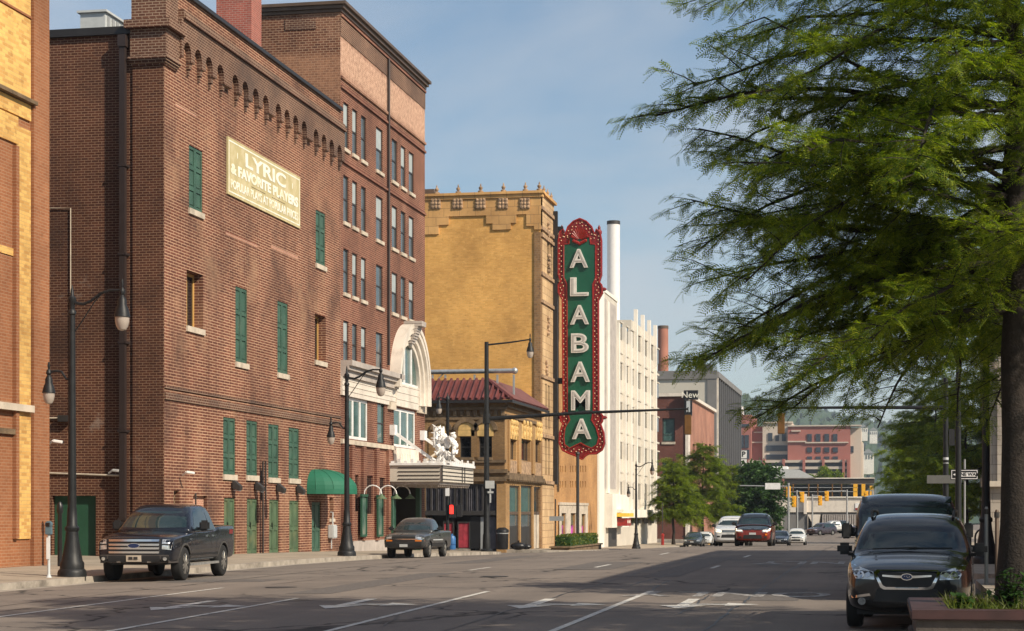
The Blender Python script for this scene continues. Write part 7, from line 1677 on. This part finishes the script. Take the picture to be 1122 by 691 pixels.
q = MB(); q.box(PX0+W_, PX1-W_, PY0+W_, PY1-W_, pz0, pzt-.05); q.build('soil', plain('planter_soil', (.05, .04, .03), .95, var=.4), t)
def stem_plants(mb, x0, x1, y0, y1, z, n, h, rng, wide=.02, lean=.5):
    for _ in range(n):
        p = Vector((rng.uniform(x0, x1), rng.uniform(y0, y1), z)); k = 4; d = Vector((rng.normal()*lean, rng.normal()*lean, 1.0)).normalized(); hh = h*rng.uniform(.35, 1.0)
        s = Vector((rng.normal(), rng.normal(), 0)).normalized()*wide
        prev = p
        for i in range(k):
            q2 = p+d*hh*(i+1)/k+Vector((d.x, d.y, -.2))*hh*.35*((i+1)/k)**2; w0, w1 = s*(1-i/k), s*(1-(i+1)/k)
            mb.add([prev-w0, prev+w0, q2+w1, q2-w1], [[0, 1, 2, 3]]); prev = q2
q = MB(); stem_plants(q, PX0+W_+.05, PX1-W_, PY0+W_, PY1-W_, pzt-.06, 1500, .26, nrng, .012)
o = q.build('planter_grass', m_hedge, None); tag(o, kind='stuff')
def broad_plant(lab, x, y, z, h, n, rng):
    t = thing('leafy_plant', lab, 'plant', (x, y, z)); st = MB(); lf = MB()
    for k in range(n):
        a = rng.uniform(0, 6.28); tip = Vector((x+math.cos(a)*h*rng.uniform(.1, .6), y+math.sin(a)*h*.4, z+h*rng.uniform(.4, 1.0))); st.tube([(x, y, z-.05), ((x+tip.x)/2, (y+tip.y)/2, (z+tip.z)/2+.04), tip], [.008, .006, .004], 5)
        for j in range(6):
            c = Vector((x, y, z)).lerp(tip, .4+.12*j); d = Vector((rng.normal(), rng.normal(), rng.normal()*.4)).normalized(); s = d.cross(Vector((0, 0, 1))).normalized()*.035; L_ = .10*rng.uniform(.7, 1.3)
            lf.add([c, c+d*L_*.5+s, c+d*L_+Vector((0, 0, -.02)), c+d*L_*.5-s], [[0, 1, 2, 3]])
    st.build('stem', m_bark, t); lf.build('foliage', m_leafd, t)
broad_plant('dark broad leaved plant growing beside the tree trunk in the planter', 1.38, 22.3, pzt-.05, .48, 34, nrng)
broad_plant('small bright leaved plant at the left end of the planter', .85, 22.2, pzt-.05, .2, 16, nrng)

# ------------------------------------------------------------------ trees
def spray_template(pairs=7, L=.17, leaf=.052, wid=.0125):
    """one feathery spray: a thin rachis with paired narrow leaves; returns vertices and triangles"""
    vs, fs = [], []
    for i in range(pairs):
        t = (i+.6)/pairs; x = L*t; l = leaf*(1-.45*abs(t-.35)*1.4)
        for s in (-1, 1):
            b = len(vs); d = np.array([.55, s*.83, -.12]); n = np.array([-s*.83, .55, 0])*wid*.5
            p = np.array([x, 0, -.25*L*t*t])
            vs += [p-n*.6, p+d*l*.5+n, p+d*l, p+d*l*.5-n]; fs.append([b, b+1, b+2, b+3])
    b = len(vs); vs += [np.array([0, -wid*.25, 0]), np.array([0, wid*.25, 0]), np.array([L*1.12, 0, -.27*L])]; fs.append([b, b+1, b+2])
    return np.array(vs), fs
def tuft_template(n, rad, size, rng):
    vs, fs = [], []
    for _ in range(n):
        c = rng.normal(size=3)*rad*.5; d = rng.normal(size=3); d /= np.linalg.norm(d); u = np.cross(d, [0, 0, 1.0]); u /= max(1e-6, np.linalg.norm(u)); v = np.cross(d, u)
        b = len(vs); vs += [c-u*size, c-v*size*.5, c+u*size, c+v*size*.5]; fs.append([b, b+1, b+2, b+3])
    return np.array(vs), fs
def foliage_mesh(name, tmpl, pos, dirs, scale, rng, mat, par, up=(0, 0, 1)):
    vs, fs = tmpl; n = len(pos); k = len(vs)
    D = dirs/np.linalg.norm(dirs, axis=1, keepdims=True); U = np.tile(np.array(up, float), (n, 1))+rng.normal(size=(n, 3))*.35
    B = np.cross(U, D); B /= np.maximum(1e-6, np.linalg.norm(B, axis=1, keepdims=True)); N_ = np.cross(D, B)
    V = pos[:, None, :] + scale[:, None, None]*(vs[None, :, 0, None]*D[:, None, :]+vs[None, :, 1, None]*B[:, None, :]+vs[None, :, 2, None]*N_[:, None, :])
    V = V.reshape(-1, 3)
    quads = np.array([f for f in fs if len(f) == 4]); tris = [f for f in fs if len(f) == 3]
    me = bpy.data.meshes.new(name)
    loops = []; starts = []; tot = []
    off = (np.arange(n)*k)[:, None, None]
    Q = (quads[None]+off).reshape(-1, 4) if len(quads) else np.zeros((0, 4), int)
    T = (np.array(tris)[None]+off).reshape(-1, 3) if tris else np.zeros((0, 3), int)
    li = np.concatenate([Q.ravel(), T.ravel()]).astype(np.int32); nf = len(Q)+len(T)
    st = np.concatenate([np.arange(len(Q))*4, len(Q)*4+np.arange(len(T))*3]).astype(np.int32)
    me.vertices.add(len(V)); me.vertices.foreach_set('co', V.ravel().astype(np.float32))
    me.loops.add(len(li)); me.loops.foreach_set('vertex_index', li)
    me.polygons.add(nf); me.polygons.foreach_set('loop_start', st)
    me.update(calc_edges=True); me.validate(); me.materials.append(mat)
    o = bpy.data.objects.new(name, me); COL.objects.link(o); o.parent = par; OFF[o.name] = Vector(); return o
def cypress(label, x, y, z, H_, prof, nlimb, tr, seed, tmpl, dens=.075, sec=.26, scale=1.0, mat=None, name='cypress_tree', group=None, zlow=2.6, limbs_extra=(), droop=.12, seclen=.9, rad=1.0, multi=2, thick=.0070):
    """prof: (height, reach) pairs. Limbs spring from the trunk, side shoots from the limbs, feathery sprays from the shoots"""
    rng = np.random.RandomState(seed); t = thing(name, label, 'tree', (x, y, z), group, local=True)
    wood = MB(); n = 14
    wob = [np.array([rng.normal()*.05*min(1, i/3), rng.normal()*.05*min(1, i/3)]) for i in range(n+1)]
    tp = [(wob[i][0], wob[i][1], H_*i/n) for i in range(n+1)]
    rr = [tr*(1.35 if i == 0 else 1.0)*(1-.93*(i/n)**.9)+.008 for i in range(n+1)]
    wood.tube([(0, 0, -.3)]+tp, [tr*1.6]+rr, 14)
    P, Dn, Sc = [], [], []
    hs = [p[0] for p in prof]; rs = [p[1] for p in prof]
    def limb(h, az, Ln, up, thick):
        k = 8; pts = []; d = np.array([math.cos(az), math.sin(az), up]); p = np.array([np.interp(h, np.linspace(0, H_, n+1), [q[0] for q in tp]), np.interp(h, np.linspace(0, H_, n+1), [q[1] for q in tp]), h]); bend = rng.normal()*.10; 
        pts = [p.copy()]
        for i in range(k):
            a = math.atan2(d[1], d[0])+bend*.35+rng.normal()*.16; up_ = d[2]+rng.normal()*.13-droop*(i/k)
            d = np.array([math.cos(a), math.sin(a), up_]); p = p+d/np.linalg.norm(d)*Ln/k; pts.append(p.copy())
        wood.tube([tuple(q) for q in pts], [thick*(1-.88*i/k)+.004 for i in range(k+1)], 6)
        # side shoots
        s = .16*Ln; side = 1
        while s < Ln*1.0:
            f = s/Ln*k; i = min(int(f), k-1); q = pts[i]+(pts[i+1]-pts[i])*(f-i); ld = pts[i+1]-pts[i]; la = math.atan2(ld[1], ld[0])
            sl = (seclen*(1-.62*s/Ln)*rng.uniform(.55, 1.25)+.12)*rad; sa = la+side*rng.uniform(.55, 1.15)+(0 if s < Ln*.9 else -side*.5)
            sd = np.array([math.cos(sa), math.sin(sa), rng.uniform(-.55, .55)]); e = q.copy(); kk = 3; sp = [e.copy()]
            for j in range(kk): sd = sd+np.array([rng.normal()*.12, rng.normal()*.12, -.10]); e = e+sd/np.linalg.norm(sd)*sl/kk; sp.append(e.copy())
            wood.tube([tuple(w) for w in sp], [.010*rad, .007*rad, .005*rad, .003], 4, caps=False)
            u = .02
            ps = 1
            while u < sl:
                g_ = u/sl*kk; j = min(int(g_), kk-1); w = sp[j]+(sp[j+1]-sp[j])*(g_-j); dd = sp[j+1]-sp[j]; dd = dd/np.linalg.norm(dd)
                pr = np.array([-dd[1], dd[0], 0])*ps; v = dd*rng.uniform(.4, 1.0)+pr*rng.uniform(.5, 1.1)+np.array([0, 0, rng.uniform(-.55, .30)])
                for _ in range(multi):
                    v = dd*rng.uniform(.3, 1.0)+pr*rng.uniform(.3, 1.2)+np.array([0, 0, rng.uniform(-.65, .45)]); P.append(w+rng.normal(size=3)*.035*scale); Dn.append(v); Sc.append(scale*rng.uniform(.65, 1.35)); pr = -pr if rng.rand() < .4 else pr
                ps = -ps; u += dens*rng.uniform(.6, 1.4)
            s += sec*rng.uniform(.7, 1.35); side = -side
    for i in range(nlimb):
        h = zlow+(H_*.97-zlow)*((i+.5)/nlimb)**.9+rng.normal()*.08; az = i*2.39996+rng.normal()*.25; Ln = np.interp(h, hs, rs)*rng.uniform(.72, 1.12); limb(h, az, Ln, rng.uniform(-.05, .30), .010+thick*Ln)
    for (h, az, Ln, up) in limbs_extra: limb(h, az, Ln, up, .012+thick*Ln)
    wood.build('trunk', m_bark, t, smooth=True)
    foliage_mesh('crown', tmpl, np.array(P), np.array(Dn), np.array(Sc), rng, mat or m_leaf, t)
    return t, len(P)
sprayT = spray_template()
TX, TY = 1.50, 23.0; TZ = pzt-.08
ext = []
for (h, deg, Ln, up) in ((6.9, 178, 3.6, 0.16), (5.7, 184, 4.3, 0.02), (5.2, 172, 4.0, 0.0), (4.8, 196, 3.9, 0.0), (4.3, 180, 3.7, -0.02), (7.6, 186, 3.1, 0.34), (8.2, 174, 2.8, 0.35), (4.0, 208, 3.9, 0.0), (3.7, 168, 3.4, -0.04), (6.2, 215, 4.2, 0.08), (5.4, 228, 4.0, 0.02), (4.6, 240, 3.8, 0.0), (7.2, 205, 3.7, 0.2), (6.4, 160, 4.0, 0.1), (3.5, 190, 3.2, -0.02), (5.9, 176, 4.0, 0.06), (6.6, 192, 3.8, 0.12), (4.4, 188, 3.9, 0.04), (8.8, 190, 3.0, 0.35), (9.2, 180, 2.8, 0.3), (4.1, 176, 4.0, 0.0), (3.8, 184, 3.9, 0.05), (3.5, 178, 3.4, 0.02), (4.9, 180, 3.9, 0.05), (3.6, 236, 3.2, 0.0), (4.0, 270, 3.0, 0.0), (5.0, 285, 3.2, 0.05), (6.0, 260, 3.6, 0.1), (7.0, 240, 3.4, 0.15), (3.7, 130, 3.2, 0.0), (4.2, 145, 3.4, 0.0), (3.9, 160, 3.6, -0.02), (3.5, 150, 3.0, .04), (3.6, 120, 3.0, .04), (3.5, 200, 2.9, .04), (4.4, 165, 3.8, 0.0), (4.6, 155, 3.6, 0.02), (3.8, 175, 3.2, 0.03), (4.8, 135, 3.4, 0.0), (3.4, 100, 2.6, .05), (4.2, 110, 3.0, .03), (5.4, 150, 3.7, .04)): ext.append((h, R(deg), Ln, up))
prof = [(2.6, 2.4), (3.5, 3.3), (5.5, 3.7), (8, 3.1), (10, 2.5), (13, .9), (14, .3)]
t_, np_ = cypress('big feathery bald cypress in the brick planter filling the right side of the photo', TX, TY, TZ, 14.0, prof, 62, .19, 11, sprayT, dens=.046, sec=.125, limbs_extra=ext, seclen=1.1, zlow=3.4, multi=2, droop=.10)
print('sprays', np_)
sprayB = spray_template(5, .26, .085, .026)
cypress('bald cypress standing behind the big one, half hidden by its branches', 3.7, 37.0, S(3.7, 37.0), 9.5, [(4.0, 2.8), (5.5, 3.4), (7, 2.8), (9.5, .5)], 58, .14, 21, sprayB, dens=.08, sec=.18, zlow=3.9, seclen=1.0)
cypress('tall bald cypress right of the big one, added mostly out of view to shade the road', 6.9, 24.4, S(6.9, 24), 19.5, [(4, 2.6), (8, 4.6), (13, 4.4), (17, 2.6), (19.5, .5)], 110, .24, 22, sprayB, dens=.12, sec=.22, zlow=3.2, seclen=1.3, scale=1.25)  # added tree, trunk outside the frame, throws the foreground shadow on the road
grp = 'row of green street trees along the right pavement'
sprayC = spray_template(5, .46, .17, .06)
for i, (x, y, H_, r_) in enumerate(((3.6, 142, 13.0, 4.6), (5.2, 128, 11.5, 3.6), (3.4, 178, 12.5, 5.4), (3.2, 205, 11.5, 5.4))):
    cypress(['green street tree above the roof of the tall parked vehicle', 'green street tree second beyond the right signal pole', 'green street tree third beyond the right signal pole', 'farthest green street tree on the right before the railway bridge'][i], x, y, S(x, y), H_, [(1.8, r_*.75), (H_*.4, r_), (H_*.7, r_*.7), (H_, .4)], 54, .16, 30+i, sprayC, dens=.12, sec=.27, zlow=1.9, seclen=1.5, group=grp, name='street_tree')
grp2 = 'young street trees on the left pavement beyond the white building'
for i, (px, H_, r_, X_) in enumerate(((738, 8.8, 3.0, -21.0), (770, 11.4, 4.4, -20.2), (800, 9.8, 3.8, -19.9))):
    y = onX(px, 560, X_)[0]
    cypress(['leftmost bright green street tree before the dark brick building', 'tallest bright green street tree on the left pavement', 'bright green street tree nearest the white sport utility car'][i], X_, y, S(X_, y), H_, [(2.0, r_*.8), (H_*.4, r_), (H_*.75, r_*.6), (H_, .3)], 52, .16, 50+i, sprayC, dens=.12, sec=.27, zlow=2.6, seclen=1.5, group=grp2, name='street_tree', scale=1.1)
tuft = tuft_template(10, .5, .22, np.random.RandomState(2))
for i, (px, Yv, H_, r_, lab) in enumerate(((833, 236, 9.6, 4.2, 'dense dark green tree left of the far junction'), (908, 420, 12.5, 6.5, 'rounded green tree behind the concourse roof'), (890, 425, 11, 5.5, 'low green tree left of the one behind the concourse roof'))):
    x = onY(px, 560, Yv)[0]; cypress(lab, x, Yv, G(x, Yv), H_, [(1.6, r_*.8), (H_*.5, r_), (H_*.8, r_*.75), (H_, .8)], 44, .22, 70+i, tuft, dens=.36, sec=.65, zlow=1.8, seclen=2.0, mat=m_leafd if i == 0 else m_leaf, name='broadleaf_tree')

# ------------------------------------------------------------------ the air: faint summer haze
hz = MB(); hz.box(-3000, 3000, -700, 3200, -12.0, 140.0)
hm = bpy.data.materials.new('summer_haze'); hm.use_nodes = True
hn = hm.node_tree; hn.nodes.clear()
ho = hn.nodes.new('ShaderNodeOutputMaterial'); hv = hn.nodes.new('ShaderNodeVolumePrincipled')
hv.inputs['Color'].default_value = (0.80, 0.88, 1.0, 1); hv.inputs['Density'].default_value = 0.00015; hv.inputs['Anisotropy'].default_value = 0.2
hn.links.new(hv.outputs[0], ho.inputs['Volume'])
o = hz.build('haze', hm); o['kind'] = 'stuff'
